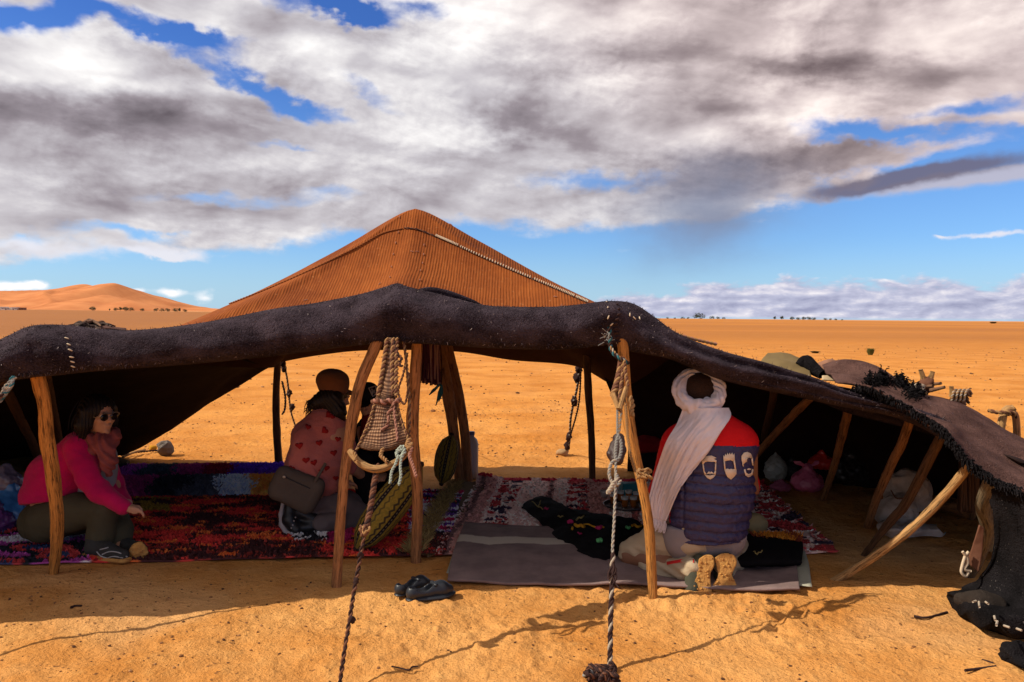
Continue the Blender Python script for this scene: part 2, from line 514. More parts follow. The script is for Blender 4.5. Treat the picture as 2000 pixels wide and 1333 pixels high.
# ------------------------------------------------------------------ distance-field modelling (bodies, clothes, bags)
class SDF:
    def __init__(self, lo, hi, cell):
        self.lo = np.array(lo, float); self.cell = cell
        self.n = np.ceil((np.array(hi) - self.lo) / cell).astype(int) + 1
        self.f = np.full(self.n, 0.5, np.float32)

    def _sl(self, lo, hi):
        a = np.clip(np.floor((np.array(lo) - self.lo) / self.cell).astype(int), 0, self.n)
        b = np.clip(np.ceil((np.array(hi) - self.lo) / self.cell).astype(int) + 1, 0, self.n)
        return tuple(slice(i, j) for i, j in zip(a, b))

    def _pts(self, sl):
        g = [self.lo[i] + self.cell * np.arange(sl[i].start, sl[i].stop) for i in range(3)]
        return np.meshgrid(*g, indexing='ij')

    def _mix(self, sl, d, k, sub=False):
        a = self.f[sl]
        if sub:
            h = np.clip(0.5 - 0.5 * (a + d) / k, 0, 1)
            self.f[sl] = a * (1 - h) - d * h + k * h * (1 - h)
        else:
            h = np.clip(0.5 + 0.5 * (a - d) / k, 0, 1)
            self.f[sl] = a * (1 - h) + d * h - k * h * (1 - h)

    def cone(self, a, b, ra, rb, k=0.02, axis=None, flat=1.0, sub=False):
        """tapered capsule from a to b; squeezed by 'flat' along 'axis'"""
        a = np.array(list(a)); b = np.array(list(b))
        m = max(ra, rb) * max(1, 1 / 1) + 3 * k + 2 * self.cell
        if flat > 1: m *= flat
        sl = self._sl(np.minimum(a, b) - m, np.maximum(a, b) + m)
        X, Y, Z = self._pts(sl)
        if X.size == 0: return self
        ab = b - a; L2 = ab.dot(ab) + 1e-12
        px, py, pz = X - a[0], Y - a[1], Z - a[2]
        t = np.clip((px * ab[0] + py * ab[1] + pz * ab[2]) / L2, 0, 1)
        qx, qy, qz = px - ab[0] * t, py - ab[1] * t, pz - ab[2] * t
        r = ra + (rb - ra) * t
        if axis is not None and flat != 1.0:
            ax = np.array(list(axis), float); ax /= np.linalg.norm(ax)
            w = qx * ax[0] + qy * ax[1] + qz * ax[2]
            s = (1 / flat - 1) * w
            qx, qy, qz = qx + ax[0] * s, qy + ax[1] * s, qz + ax[2] * s
            d = (np.sqrt(qx * qx + qy * qy + qz * qz) - r) * min(1.0, flat)
        else:
            d = np.sqrt(qx * qx + qy * qy + qz * qz) - r
        self._mix(sl, d, k, sub)
        return self

    def chain(self, pts, rs, k=0.02, **kw):
        for i in range(len(pts) - 1):
            self.cone(pts[i], pts[i + 1], rs[i], rs[i + 1], k, **kw)
        return self

    def ell(self, c, r, rot=None, k=0.02, sub=False):
        c = np.array(list(c)); r = np.array(r, float)
        m = r.max() + 3 * k + 2 * self.cell
        sl = self._sl(c - m, c + m)
        X, Y, Z = self._pts(sl)
        if X.size == 0: return self
        q = np.stack([X - c[0], Y - c[1], Z - c[2]], -1)
        if rot is not None:
            q = q @ np.array(rot if isinstance(rot, Matrix) else Euler(rot).to_matrix())
        k0 = np.linalg.norm(q / r, axis=-1); k1 = np.linalg.norm(q / (r * r), axis=-1) + 1e-9
        self._mix(sl, k0 * (k0 - 1) / k1, k, sub)
        return self

    def torus(self, c, R, r, rot=None, k=0.01, sx=1.0, sy=1.0):
        c = np.array(list(c)); m = R * max(sx, sy) + r + 3 * k + 2 * self.cell
        sl = self._sl(c - m, c + m)
        X, Y, Z = self._pts(sl)
        q = np.stack([X - c[0], Y - c[1], Z - c[2]], -1)
        if rot is not None:
            q = q @ np.array(Euler(rot).to_matrix())
        d = np.sqrt((np.sqrt((q[..., 0] / sx) ** 2 + (q[..., 1] / sy) ** 2) - R) ** 2 + q[..., 2] ** 2) - r
        self._mix(sl, d, k)
        return self

    def cut(self, pt, nrm):
        """keep the half-space behind the plane (nrm points to what is removed)"""
        sl = tuple(slice(0, n) for n in self.n)
        X, Y, Z = self._pts(sl)
        nrm = np.array(list(nrm), float); nrm /= np.linalg.norm(nrm); pt = np.array(list(pt))
        d = (X - pt[0]) * nrm[0] + (Y - pt[1]) * nrm[1] + (Z - pt[2]) * nrm[2]
        self.f = np.maximum(self.f, d)
        return self

    def bump(self, fn):
        sl = tuple(slice(0, n) for n in self.n)
        X, Y, Z = self._pts(sl)
        self.f = self.f + fn(X, Y, Z)
        return self

    def mesh(self):
        f = self.f.astype(np.float64).copy()
        # keep the surface closed at the grid border
        for ax in range(3):
            s = [slice(None)] * 3
            for e in (0, -1):
                s[ax] = e
                f[tuple(s)] = np.maximum(f[tuple(s)], 1e-4)
        n = f.shape
        ins = f < 0
        c = np.zeros(np.array(n) - 1, np.int8)
        for dx in (0, 1):
            for dy in (0, 1):
                for dz in (0, 1):
                    c += ins[dx:n[0] - 1 + dx, dy:n[1] - 1 + dy, dz:n[2] - 1 + dz]
        act = (c > 0) & (c < 8)
        idx = -np.ones(act.shape, np.int64)
        cells = np.argwhere(act)
        idx[act] = np.arange(len(cells))
        acc = np.zeros((len(cells), 3)); cnt = np.zeros(len(cells))
        I = cells
        offs = [(0, 0, 0), (1, 0, 0), (0, 1, 0), (1, 1, 0), (0, 0, 1), (1, 0, 1), (0, 1, 1), (1, 1, 1)]
        val = [f[I[:, 0] + o[0], I[:, 1] + o[1], I[:, 2] + o[2]] for o in offs]
        for e in range(8):
            for g in range(e + 1, 8):
                o1, o2 = np.array(offs[e]), np.array(offs[g])
                if np.abs(o1 - o2).sum() != 1: continue
                m = (val[e] < 0) != (val[g] < 0)
                t = val[e] / (val[e] - val[g] + (val[e] == val[g]))
                acc[m] += o1 + t[m, None] * (o2 - o1); cnt[m] += 1
        V = self.lo + self.cell * (I + acc / cnt[:, None])
        F = []
        for ax in range(3):
            s0 = [slice(1, -1)] * 3; s1 = [slice(1, -1)] * 3
            s0[ax] = slice(0, n[ax] - 1); s1[ax] = slice(1, n[ax])
            a, b = ins[tuple(s0)], ins[tuple(s1)]
            E_ = np.argwhere(a != b)
            if not len(E_): continue
            fl = a[tuple(E_.T)]
            base = E_ + 1; base[:, ax] -= 1
            u, w = (ax + 1) % 3, (ax + 2) % 3
            eu = np.zeros(3, int); eu[u] = 1
            ew = np.zeros(3, int); ew[w] = 1
            q = [base - eu - ew, base - ew, base, base - eu]
            q = np.stack([idx[tuple(x.T)] for x in q], 1)
            q[~fl] = q[~fl][:, ::-1]
            F.append(q)
        return V, np.vstack(F)


def sdf_obj(name, s, mat, parent=None, relax=1, disp=None, matfn=None, col=None):
    V, F = s.mesh()
    if relax:
        for _ in range(relax):
            A = np.zeros_like(V); C = np.zeros(len(V))
            for k in range(4):
                a, b = F[:, k], F[:, (k + 1) % 4]
                np.add.at(A, a, V[b]); np.add.at(C, a, 1)
                np.add.at(A, b, V[a]); np.add.at(C, b, 1)
            V = 0.5 * V + 0.5 * A / np.maximum(C, 1)[:, None]
    if disp is not None:
        N = np.zeros_like(V)
        fn = np.cross(V[F[:, 2]] - V[F[:, 0]], V[F[:, 3]] - V[F[:, 1]])
        for k in range(4):
            np.add.at(N, F[:, k], fn)
        N /= np.linalg.norm(N, axis=1)[:, None] + 1e-12
        V = V + N * disp(V, N)[:, None]
    mi = None
    if matfn is not None:
        mi = matfn(V[F].mean(1))
    c = col(V) if col is not None else None
    return mesh_np(name, V, F, mat, parent, mi=mi, col=c)


def bvh_of(*objs):
    V, F, o = [], [], 0
    for ob in objs:
        V += [ob.matrix_world @ v.co for v in ob.data.vertices]
        F += [tuple(i + o for i in p.vertices) for p in ob.data.polygons]
        o = len(V)
    return BVHTree.FromPolygons(V, F)


# ------------------------------------------------------------------ things
def tag(o, label=None, cat=None, group=None, kind=None):
    if label: o['label'] = label
    if cat: o['category'] = cat
    if group: o['group'] = group
    if kind: o['kind'] = kind
    return o


def thing(name, loc, label, cat, group=None):
    o = bpy.data.objects.new(name, None)
    o.empty_display_size = 0.1
    o.location = loc
    COL.objects.link(o)
    return tag(o, label, cat, group)


# ------------------------------------------------------------------ materials
def material(name, build):
    m = bpy.data.materials.new(name)
    m.use_nodes = True
    nt = m.node_tree
    nt.nodes.clear()
    E.nt = nt
    out = nt.nodes.new('ShaderNodeOutputMaterial')
    b = nt.nodes.new('ShaderNodeBsdfPrincipled')
    b.inputs['Specular IOR Level'].default_value = 0.25
    nt.links.new(b.outputs[0], out.inputs[0])
    build(nt, b)
    return m


def setin(nt, b, key, v):
    if isinstance(v, E):
        nt.links.new(v.s, b.inputs[key])
    elif isinstance(v, tuple):
        b.inputs[key].default_value = (v[0], v[1], v[2], 1)
    else:
        b.inputs[key].default_value = v


def coord(kind='Object'):
    n = E.nt.nodes.new('ShaderNodeTexCoord')
    return n.outputs[kind]


def xyz(sock):
    n = E.nt.nodes.new('ShaderNodeSeparateXYZ')
    E.nt.links.new(sock, n.inputs[0])
    return [E(n.outputs[i]) for i in range(3)]


def bump(nt, b, h, dist=0.01, strength=1.0):
    n = nt.nodes.new('ShaderNodeBump')
    n.inputs['Distance'].default_value = dist
    n.inputs['Strength'].default_value = strength
    nt.links.new(h.s, n.inputs['Height'])
    nt.links.new(n.outputs[0], b.inputs['Normal'])


def attr(name='tint'):
    n = E.nt.nodes.new('ShaderNodeAttribute')
    n.attribute_name = name
    return E(n.outputs['Color'])


def cloth(name, c1, c2=None, scale=60, rough=0.9, sheen=0.0, fine=400, bd=0.0015, stain=0.25, trans=0.0, specks=0.0, contrast=0.5):
    def f(nt, b):
        o = coord()
        c2_ = c2 or tuple(x * 0.72 for x in c1)
        n1 = noise(o, scale * 0.1, 5, 0.6)
        n2 = noise(o, fine, 3, 0.6)
        c = mixc(sstep(n1, 0.3, 0.7) * 0.8 + (n2 - 0.5) * contrast, c1, c2_)
        if specks:
            s = sstep(noise(o, 110, 2, 0.5), 0.70, 0.76) * sstep(noise(o, 9, 2), 0.38, 0.6)
            c = mixc(s * specks, c, (0.42, 0.36, 0.33))
        setin(nt, b, 'Base Color', c)
        setin(nt, b, 'Roughness', rough)
        b.inputs['Specular IOR Level'].default_value = 0.06
        if sheen:
            b.inputs['Sheen Weight'].default_value = sheen
            b.inputs['Sheen Roughness'].default_value = 0.5
        bump(nt, b, n2 * 0.6 + noise(o, scale, 4, 0.6), bd)
    return material(name, f)


def plain(name, c, rough=0.6, spec=0.3, n=0.25, scale=20, bd=0.001, metal=0.0):
    def f(nt, b):
        o = coord()
        n1 = noise(o, scale, 5, 0.6)
        setin(nt, b, 'Base Color', mixc((n1 - 0.5) * 2.0 * n + 0.5 * n, c, tuple(x * 0.45 for x in c)))
        setin(nt, b, 'Roughness', rough)
        b.inputs['Specular IOR Level'].default_value = spec
        b.inputs['Metallic'].default_value = metal
        bump(nt, b, n1, bd)
    return material(name, f)


def wood(name, c1, c2, crack=(0.05, 0.025, 0.012), grain=1.0):
    def f(nt, b):
        u, v, _ = xyz(coord('UV'))
        g = noise(vec(E.op('SINE', u * 6.2832) * 1.6, E.op('COSINE', u * 6.2832) * 1.6, v * 5), 6.0, 5, 0.65)
        g2 = noise(vec(E.op('SINE', u * 6.2832), E.op('COSINE', u * 6.2832), v * 1.8), 2.2, 4, 0.6)
        k = noise(vec(E.op('SINE', u * 6.2832) * 1.2, E.op('COSINE', u * 6.2832) * 1.2, v * 1.6), 3.4, 4, 0.6)
        cr = sstep(E.op('ABSOLUTE', k - 0.5), 0.035, 0.0) * sstep(g2, 0.42, 0.6)
        c = mixc(sstep(g, 0.3, 0.72), c1, c2)
        c = mixc(sstep(g2, 0.35, 0.75) * 0.5, c, tuple(x * 0.55 for x in c1))
        c = mixc(cr, c, crack)
        setin(nt, b, 'Base Color', c)
        setin(nt, b, 'Roughness', 0.75)
        bump(nt, b, g * 0.5 - cr * 1.5, 0.006 * grain)
    return material(name, f)


M = {}
M['felt'] = cloth('dark_felt', (0.060, 0.044, 0.056), (0.010, 0.006, 0.009), 60, 0.95, 0.0, 120, 0.014, specks=0.55, contrast=1.6)
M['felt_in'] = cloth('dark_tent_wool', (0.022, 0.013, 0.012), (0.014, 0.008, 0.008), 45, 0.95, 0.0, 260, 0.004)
M['felt_brown'] = cloth('brown_felt', (0.135, 0.072, 0.060), (0.045, 0.022, 0.019), 60, 0.95, 0.0, 120, 0.012, specks=0.7, contrast=1.5)
M['felt_black'] = cloth('black_felt', (0.016, 0.014, 0.016), (0.003, 0.0026, 0.003), 60, 0.95, 0.0, 120, 0.014, contrast=1.5, specks=0.7)
M['wood_gold'] = wood('golden_stripped_wood', (0.60, 0.270, 0.060), (0.40, 0.155, 0.032))
M['wood_mid'] = wood('weathered_wood', (0.46, 0.215, 0.085), (0.28, 0.120, 0.045))
M['wood_pale'] = wood('pale_split_wood', (0.56, 0.33, 0.13), (0.34, 0.17, 0.06))
M['wood_dark'] = wood('dark_wood', (0.15, 0.075, 0.034), (0.085, 0.04, 0.02))
M['wood_grey'] = wood('grey_bark', (0.20, 0.15, 0.085), (0.09, 0.065, 0.04))
M['rope_brown'] = plain('brown_rope', (0.17, 0.075, 0.045), 0.9, 0.1, 0.5, 300, 0.002)
M['rope_dark'] = plain('dark_goat_hair_rope', (0.045, 0.024, 0.022), 0.9, 0.1, 0.5, 300, 0.002)
M['rope_white'] = plain('white_rope', (0.42, 0.35, 0.27), 0.9, 0.1, 0.5, 300, 0.002)
M['rope_tan'] = plain('tan_rope', (0.36, 0.20, 0.085), 0.9, 0.1, 0.4, 300, 0.002)
M['rope_grey'] = plain('grey_rope', (0.26, 0.25, 0.23), 0.9, 0.1, 0.4, 300, 0.002)
M['rope_mint'] = plain('pale_mint_rope', (0.36, 0.41, 0.34), 0.9, 0.1, 0.3, 300, 0.002)
M['rope_pink'] = plain('faded_pink_rag', (0.36, 0.17, 0.12), 0.9, 0.1, 0.3, 300, 0.002)
M['rope_teal'] = plain('teal_yarn', (0.03, 0.13, 0.16), 0.9, 0.1, 0.3, 300, 0.002)
M['stitch'] = plain('cream_stitch', (0.62, 0.50, 0.36), 0.9, 0.1, 0.3, 300, 0.002)
M['skin'] = plain('skin', (0.46, 0.24, 0.145), 0.5, 0.35, 0.12, 40, 0.0006)
M['skin_dark'] = plain('tanned_skin', (0.22, 0.10, 0.055), 0.5, 0.35, 0.12, 40, 0.0006)
M['hair'] = plain('dark_hair', (0.010, 0.006, 0.005), 0.5, 0.3, 0.5, 120, 0.004)
M['tint'] = material('dyed_yarn', lambda nt, b: (setin(nt, b, 'Base Color', attr()), setin(nt, b, 'Roughness', 0.95)))
# ------------------------------------------------------------------ ground
def ground_mat(nt, b):
    o = coord()
    x, y, z = xyz(o)
    big = noise(o, 0.012, 4, 0.5)
    mid = noise(o, 0.8, 7, 0.66)
    fine = noise(o, 9, 6, 0.65)
    grit = noise(o, 85, 4, 0.7)
    c = mixc(sstep(mid, 0.36, 0.66), (0.74, 0.370, 0.118), (0.58, 0.235, 0.052))
    c = mixc(sstep(fine, 0.50, 0.78) * 0.45, c, (0.78, 0.44, 0.15))
    c = mixc(sstep(grit, 0.60, 0.82) * 0.35, c, (0.30, 0.13, 0.035))
    c = mixc(sstep(noise(o, 0.45, 4, 0.6), 0.54, 0.66) * 0.55, c, (0.42, 0.150, 0.024))
    c = mixc(sstep(noise(o, 0.62, 3, 0.5), 0.52, 0.66) * 0.40, c, (0.82, 0.52, 0.25))
    # scattered dark gravel flecks: read from a few metres to a few hundred
    v1 = noise(o, 26, 2, 0.5)
    c = mixc(sstep(v1, 0.655, 0.72) * sstep(mid, 0.36, 0.56) * 0.8, c, (0.15, 0.065, 0.028))
    v3 = noise(o, 60, 2, 0.5)
    c = mixc(sstep(v3, 0.66, 0.72) * sstep(fine, 0.42, 0.6) * 0.7, c, (0.20, 0.085, 0.03))
    v2 = noise(o, 2.1, 5, 0.7)
    c = mixc(sstep(v2, 0.60, 0.72) * 0.35, c, (0.36, 0.165, 0.055))
    c = mixc(sstep(y, 6.5, 9.5) * 0.75, c, mixc(sstep(mid, 0.36, 0.66), (0.64, 0.265, 0.050), (0.50, 0.185, 0.030)))
    c = mixc(sstep(noise(o, 7.0, 3, 0.6), 0.64, 0.70) * sstep(y, 7, 9) * 0.7, c, (0.22, 0.085, 0.025))
    # the plain far off: gravel flats of a duller brown in long bands
    streak = noise(vec(x * 0.0016, y * 0.011), 1.0, 5, 0.6)
    far = sstep(y, 12, 60)
    c = mixc(far * 0.8, c, mixc(sstep(streak, 0.36, 0.64), (0.46, 0.180, 0.034), (0.29, 0.108, 0.030)))
    cloud_shade = sstep(x + y * 0.28, 8, -26) * sstep(y, 14, 60)  # cloud shadow over the left plain, painted into the sand colour
    c = mixc(cloud_shade * 0.9, c, (0.30, 0.125, 0.045))
    c = mixc(sstep(y, 900, 1800) * 0.7, c, (0.55, 0.27, 0.115))
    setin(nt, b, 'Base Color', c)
    setin(nt, b, 'Roughness', 0.95)
    b.inputs['Specular IOR Level'].default_value = 0.1
    bump(nt, b, fine * 0.5 + grit * 0.22 + v1 * 0.30, 0.06, 1.0)


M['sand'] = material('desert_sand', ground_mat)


def ground_h(X, Y):
    """small relief of the trodden sand: footprints, crumbs, soft swells"""
    d = np.hypot(X, Y)
    near = np.clip(1.4 - d / 16.0, 0, 1)
    inside = np.exp(-(((X + 0.2) / 2.9) ** 4 + ((Y - 5.9) / 1.7) ** 4))     # swept floor of the tent
    k = 1 - 0.85 * inside
    h = 0.010 * fbm(X * 1.7, Y * 1.7, oct=3, seed=3) * (1 - 0.9 * inside)
    pit = fbm(X * 6.0, Y * 6.0, oct=3, seed=11)
    h = h + 0.011 * pit * k * near
    fp = vnoise(X * 3.1 + 0.5 * vnoise(X * 5, Y * 5, seed=71), Y * 3.1, seed=73)
    h = h - 0.016 * np.clip(fp - 0.25, 0, 1) * k * near
    rough = np.clip(0.55 + 1.1 * fbm(X * 0.75, Y * 0.75, oct=3, seed=77), 0.12, 1.5)
    crumb = vnoise(X * 21, Y * 21, seed=5) * rough
    crumb2 = vnoise(X * 43, Y * 43, seed=8) * rough
    m = np.clip(0.5 + fbm(X * 1.1, Y * 1.1, oct=2, seed=21), 0, 1)
    h = h + (0.013 * np.maximum(crumb, 0) ** 2 + 0.0068 * crumb2 * m - 0.012 * np.maximum(-crumb - 0.25, 0)) * k * near
    swell = np.clip((d - 14) / 60, 0, 1)
    h = h + swell * 0.05 * fbm(X * 0.11, Y * 0.11, oct=3, seed=31)
    # long low swells far off
    far = np.clip((d - 120) / 500, 0, 1)
    h = h + far * 0.7 * fbm(X * 0.006, Y * 0.006, oct=3, seed=41)
    left = np.clip((-X / np.maximum(Y, 1) - 0.12) / 0.30, 0, 1) * (Y > 0)
    h = h + left * np.clip(d - 150, 0, 2000) * 0.0046
    h = h - 0.006
    return h


def build_ground():
    fr = np.radians(np.arange(-46, 46.001, 0.14))
    side = np.radians(np.arange(49, 311, 3.0))
    ang = np.concatenate([fr, side])
    r = [0.4, 1.2, 2.0, 2.6]
    while r[-1] < 13: r.append(r[-1] * 1.0056)
    while r[-1] < 60: r.append(r[-1] * 1.018)
    while r[-1] < 12000: r.append(r[-1] * 1.06)
    r = np.array(r)
    A, R = np.meshgrid(ang, r, indexing='ij')
    X, Y = np.sin(A) * R, np.cos(A) * R
    Zz = ground_h(X, Y)
    V = np.stack([X, Y, Zz], -1).reshape(-1, 3)
    F = grid_faces(len(ang), len(r), wrap_u=True)[:, ::-1]
    V = np.vstack([V, [[0, 0, 0]]])
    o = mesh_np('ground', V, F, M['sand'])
    tag(o, 'orange desert sand with scattered grit running to the horizon', kind='structure')
    return o


build_ground()


def stones():
    parts = []
    base = ell_np((0, 0, 0), (1, 1, 1), 6, 4)
    for lo, hi, num, smin, smax in ((2.9, 6.0, 6000, 0.002, 0.010), (7.6, 14, 9000, 0.005, 0.017), (12, 45, 6500, 0.010, 0.045)):
        y = lo + (hi - lo) * RNG.random(num) ** 0.8
        x = (RNG.random(num) * 2 - 1) * y * 0.72
        ok = (vnoise(x * 1.3, y * 1.3, seed=4) + 0.6 * vnoise(x * 4, y * 4, seed=6) + RNG.random(num) * 0.7 > 0.35) & ~((np.abs(x) < 2.9) & (y > 4.5) & (y < 7.3))
        x, y = x[ok], y[ok]
        n = len(x)
        s = smin + (smax - smin) * RNG.random(n) ** 4
        z = ground_h(x, y) + s * 0.15
        an = RNG.random(n) * 6.28
        sy, sz = RNG.uniform(0.6, 1, n), RNG.uniform(0.45, 0.8, n)
        B = base[0]
        V = B[None] * (1 + 0.35 * (RNG.random((n, len(B), 1)) - 0.5))
        V = V * np.stack([s, s * sy, s * sz], -1)[:, None, :]
        c, si = np.cos(an)[:, None], np.sin(an)[:, None]
        V = np.stack([V[..., 0] * c - V[..., 1] * si + x[:, None], V[..., 0] * si + V[..., 1] * c + y[:, None], V[..., 2] + z[:, None]], -1)
        F = base[1][None] + (np.arange(n) * len(B))[:, None, None]
        g = RNG.random(n)
        C = np.where(g[:, None] < 0.45, [[0.10, 0.045, 0.022]], np.where(g[:, None] < 0.8, [[0.22, 0.10, 0.04]], [[0.42, 0.22, 0.09]]))
        parts.append((V.reshape(-1, 3), F.reshape(-1, 4), np.repeat(C, len(B), 0)))
    V, F, C = merge(parts)
    o = mesh_np('pebbles', V, F, M['tint'], sm=False, col=C)
    tag(o, 'dark and tan pebbles strewn over the sand', 'pebbles', kind='stuff')


stones()
# ------------------------------------------------------------------ tent
M['roof'] = None


def roof_mat(nt, b):
    o = coord()
    x, y, z = xyz(o)
    wob = noise(o, 3.0, 3, 0.5)
    rib = E.op('SINE', (x + wob * 0.02) * (2 * math.pi / 0.0185))
    n1 = noise(o, 2.2, 5, 0.6)
    n2 = noise(vec(x * 60, y * 9, z * 9), 1.0, 4, 0.6)
    strip = noise(vec(x * 1.9, 0.0, 0.0), 1.0, 2, 0.5)
    c = mixc(sstep(n1, 0.3, 0.7) * 0.7 + sstep(strip, 0.4, 0.6) * 0.4, (0.285, 0.078, 0.016), (0.165, 0.040, 0.009))
    c = mixc(sstep(noise(o, 42, 3, 0.6), 0.62, 0.75) * 0.55, c, (0.40, 0.17, 0.07))
    c = mixc(sstep(n2, 0.45, 0.8) * 0.5, c, (0.36, 0.115, 0.028))
    c = mixc(sstep(rib, -0.1, -0.9) * (0.10 + 0.26 * sstep(n1, 0.4, 0.65)), c, (0.10, 0.030, 0.012))
    setin(nt, b, 'Base Color', c)
    setin(nt, b, 'Roughness', 0.95)
    b.inputs['Specular IOR Level'].default_value = 0.1
    bump(nt, b, rib * 0.28 + n2 * 1.0, 0.0045)
    tr = nt.nodes.new('ShaderNodeBsdfTranslucent'); tr.inputs[0].default_value = (0.42, 0.13, 0.05, 1)
    mx = nt.nodes.new('ShaderNodeMixShader'); mx.inputs[0].default_value = 0.02
    nt.links.new(b.outputs[0], mx.inputs[1]); nt.links.new(tr.outputs[0], mx.inputs[2])
    nt.links.new(mx.outputs[0], [n for n in nt.nodes if n.type == 'OUTPUT_MATERIAL'][0].inputs[0])


M['roof'] = material('ribbed_brown_tent_wool', roof_mat)


def solid(o, t, off=0.0):
    m = o.modifiers.new('thickness', 'SOLIDIFY')
    m.thickness = t
    m.offset = off
    return o


def cloth_np(rows, nu, nv, amp=0.0, fr=3.0, seed=0, nz=(0, 0, 1)):
    """rows[i][j] control points -> (nu*nv,3) smooth surface; i along rows, j across"""
    A = [catmull(r, nv) for r in rows]
    A = np.array(A)                                    # (rows, nv, 3)
    out = np.stack([catmull(A[:, j], nu) for j in range(nv)], 1)   # (nu,nv,3)
    if amp:
        gu = np.gradient(out, axis=0); gv = np.gradient(out, axis=1)
        N = np.cross(gu, gv); N /= np.linalg.norm(N, axis=-1)[..., None] + 1e-9
        d = fbm(out[..., 0] * fr, out[..., 1] * fr, out[..., 2] * fr, oct=4, seed=seed)
        out = out + N * (d * amp)[..., None]
    return out


def cloth_grid(name, rows, nu, nv, mat, parent=None, amp=0.0, fr=3.0, seed=0, thick=0.008, flip=False, mod=None):
    S = cloth_np(rows, nu, nv, amp, fr, seed)
    if mod is not None:
        S = mod(S)
    uu, vv = np.meshgrid(np.linspace(0, 1, nu), np.linspace(0, 1, nv), indexing='ij')
    F = grid_faces(nu, nv)
    if flip: F = F[:, ::-1]
    o = mesh_np(name, S.reshape(-1, 3), F, mat, parent, uv=np.stack([uu, vv], -1).reshape(-1, 2))
    if thick: solid(o, thick)
    return o


tent = thing('nomad_tent', (0, 5.5, 0), 'low nomad tent with a peaked brown wool roof and a dark felt front edge', 'tent')

# front edge: px, crest y, lower edge y, depth of lower edge
EDGE = [(-620, 770, 850, 3.40), (-300, 722, 790, 3.55), (-120, 695, 757, 3.66), (-30, 676, 742, 3.75), (20, 656, 735, 3.79), (50, 641, 731, 3.80), (80, 636, 729, 3.82), (140, 638, 722, 3.86), (200, 644, 717, 3.90),
        (290, 645, 711, 3.93), (400, 631, 702, 3.97), (520, 608, 690, 4.00), (620, 592, 677, 4.03), (700, 577, 668, 4.05), (752, 561, 665, 4.06),
        (776, 554, 664, 4.06), (800, 562, 665, 4.06), (860, 577, 668, 4.05), (940, 597, 673, 4.04), (1000, 602, 676, 4.03), (1080, 602, 677, 4.03),
        (1140, 597, 674, 4.04), (1195, 590, 669, 4.05), (1235, 596, 680, 4.06), (1270, 617, 687, 4.08), (1310, 645, 694, 4.10), (1345, 662, 706, 4.11),
        (1420, 688, 737, 4.13), (1510, 714, 759, 4.14), (1590, 741, 776, 4.14), (1660, 768, 791, 4.13), (1750, 791, 808, 4.10), (1820, 811, 832, 4.06), (1858, 828, 852, 4.02)]
ee = np.array(EDGE, float)
ee[:, 3] += 0.15 + 0.06 * np.clip((ee[:, 0] - 880) / 160, 0, 1) * np.clip((1300 - ee[:, 0]) / 60, 0, 1)
NE = 420
ts = np.linspace(0, 1, NE)
es = catmull(ee, NE)


def build_flap():
    rows = []
    # (fraction from lower edge up to crest, depth offset)
    for px, ty, by, zb in es:
        k = 1.0 if px < 1270 else max(0.45, 1 - (px - 1270) / 500)
        hgt = by - ty
        B = P(px, by, zb)
        rows.append([
            B + Vector((0, 0.16, -0.02)),
            B + Vector((0, 0.07, -0.015)),
            B + Vector((0, 0.012, 0.004)),
            P(px, by - 0.10 * hgt, zb - 0.018),
            P(px, by - 0.34 * hgt, zb - 0.030 * k),
            P(px, by - 0.60 * hgt, zb + 0.005 * k),
            P(px, by - 0.80 * hgt, zb + 0.050 * k),
            P(px, by - 0.94 * hgt, zb + 0.115 * k),
            P(px, ty, zb + 0.21 * k),
            P(px, ty + 4, zb + 0.33 * k),
            P(px, ty + 24, zb + 0.68),
            P(px, ty + 40, zb + 0.78)])
    R = np.array([[list(v) for v in r] for r in rows])
    nv = 46
    S = np.stack([catmull(R[i], nv) for i in range(NE)], 0)
    X, Z = S[..., 0], S[..., 2]
    vv = np.linspace(0, 1, nv)[None, :]
    face = np.exp(-((vv - 0.42) / 0.30) ** 2)
    px = es[:, 0][:, None]
    # slack swags between the poles and tension folds that run from the pole heads
    d = 0.026 * fbm(X * 1.7, Z * 3.5, oct=3, seed=51) + 0.012 * fbm(X * 5 + Z * 5, Z * 9, oct=4, seed=53)
    d = d + 0.016 * np.sin(Z * 26 + X * 3.0 + 2.2 * vnoise(X * 1.4, Z * 2, seed=57)) * np.clip(0.5 + vnoise(X * 0.9, Z, seed=58), 0, 1)
    for p0, wdt in ((778, 120), (1200, 90), (60, 90)):
        q = (px - p0) / wdt
        d = d + 0.030 * np.exp(-q * q) * np.sin(vv * 16 + np.abs(q) * 2.6)
    # two long rolls on the descending right part
    r = np.clip((px - 1290) / 120, 0, 1) * np.clip((1870 - px) / 120, 0, 1)
    d = d + r * 0.026 * np.sin((vv - 0.30 - (px - 1290) / 5200) * 26)
    S[..., 1] -= d * face
    S[..., 2] += 0.35 * d * face
    return mesh_np('front_flap', S.reshape(-1, 3), grid_faces(NE, nv)[:, ::-1], [M['felt']], tent, uv=np.stack(np.meshgrid(ts, np.linspace(0, 1, nv), indexing='ij'), -1).reshape(-1, 2))


flap = build_flap()
solid(flap, 0.007)


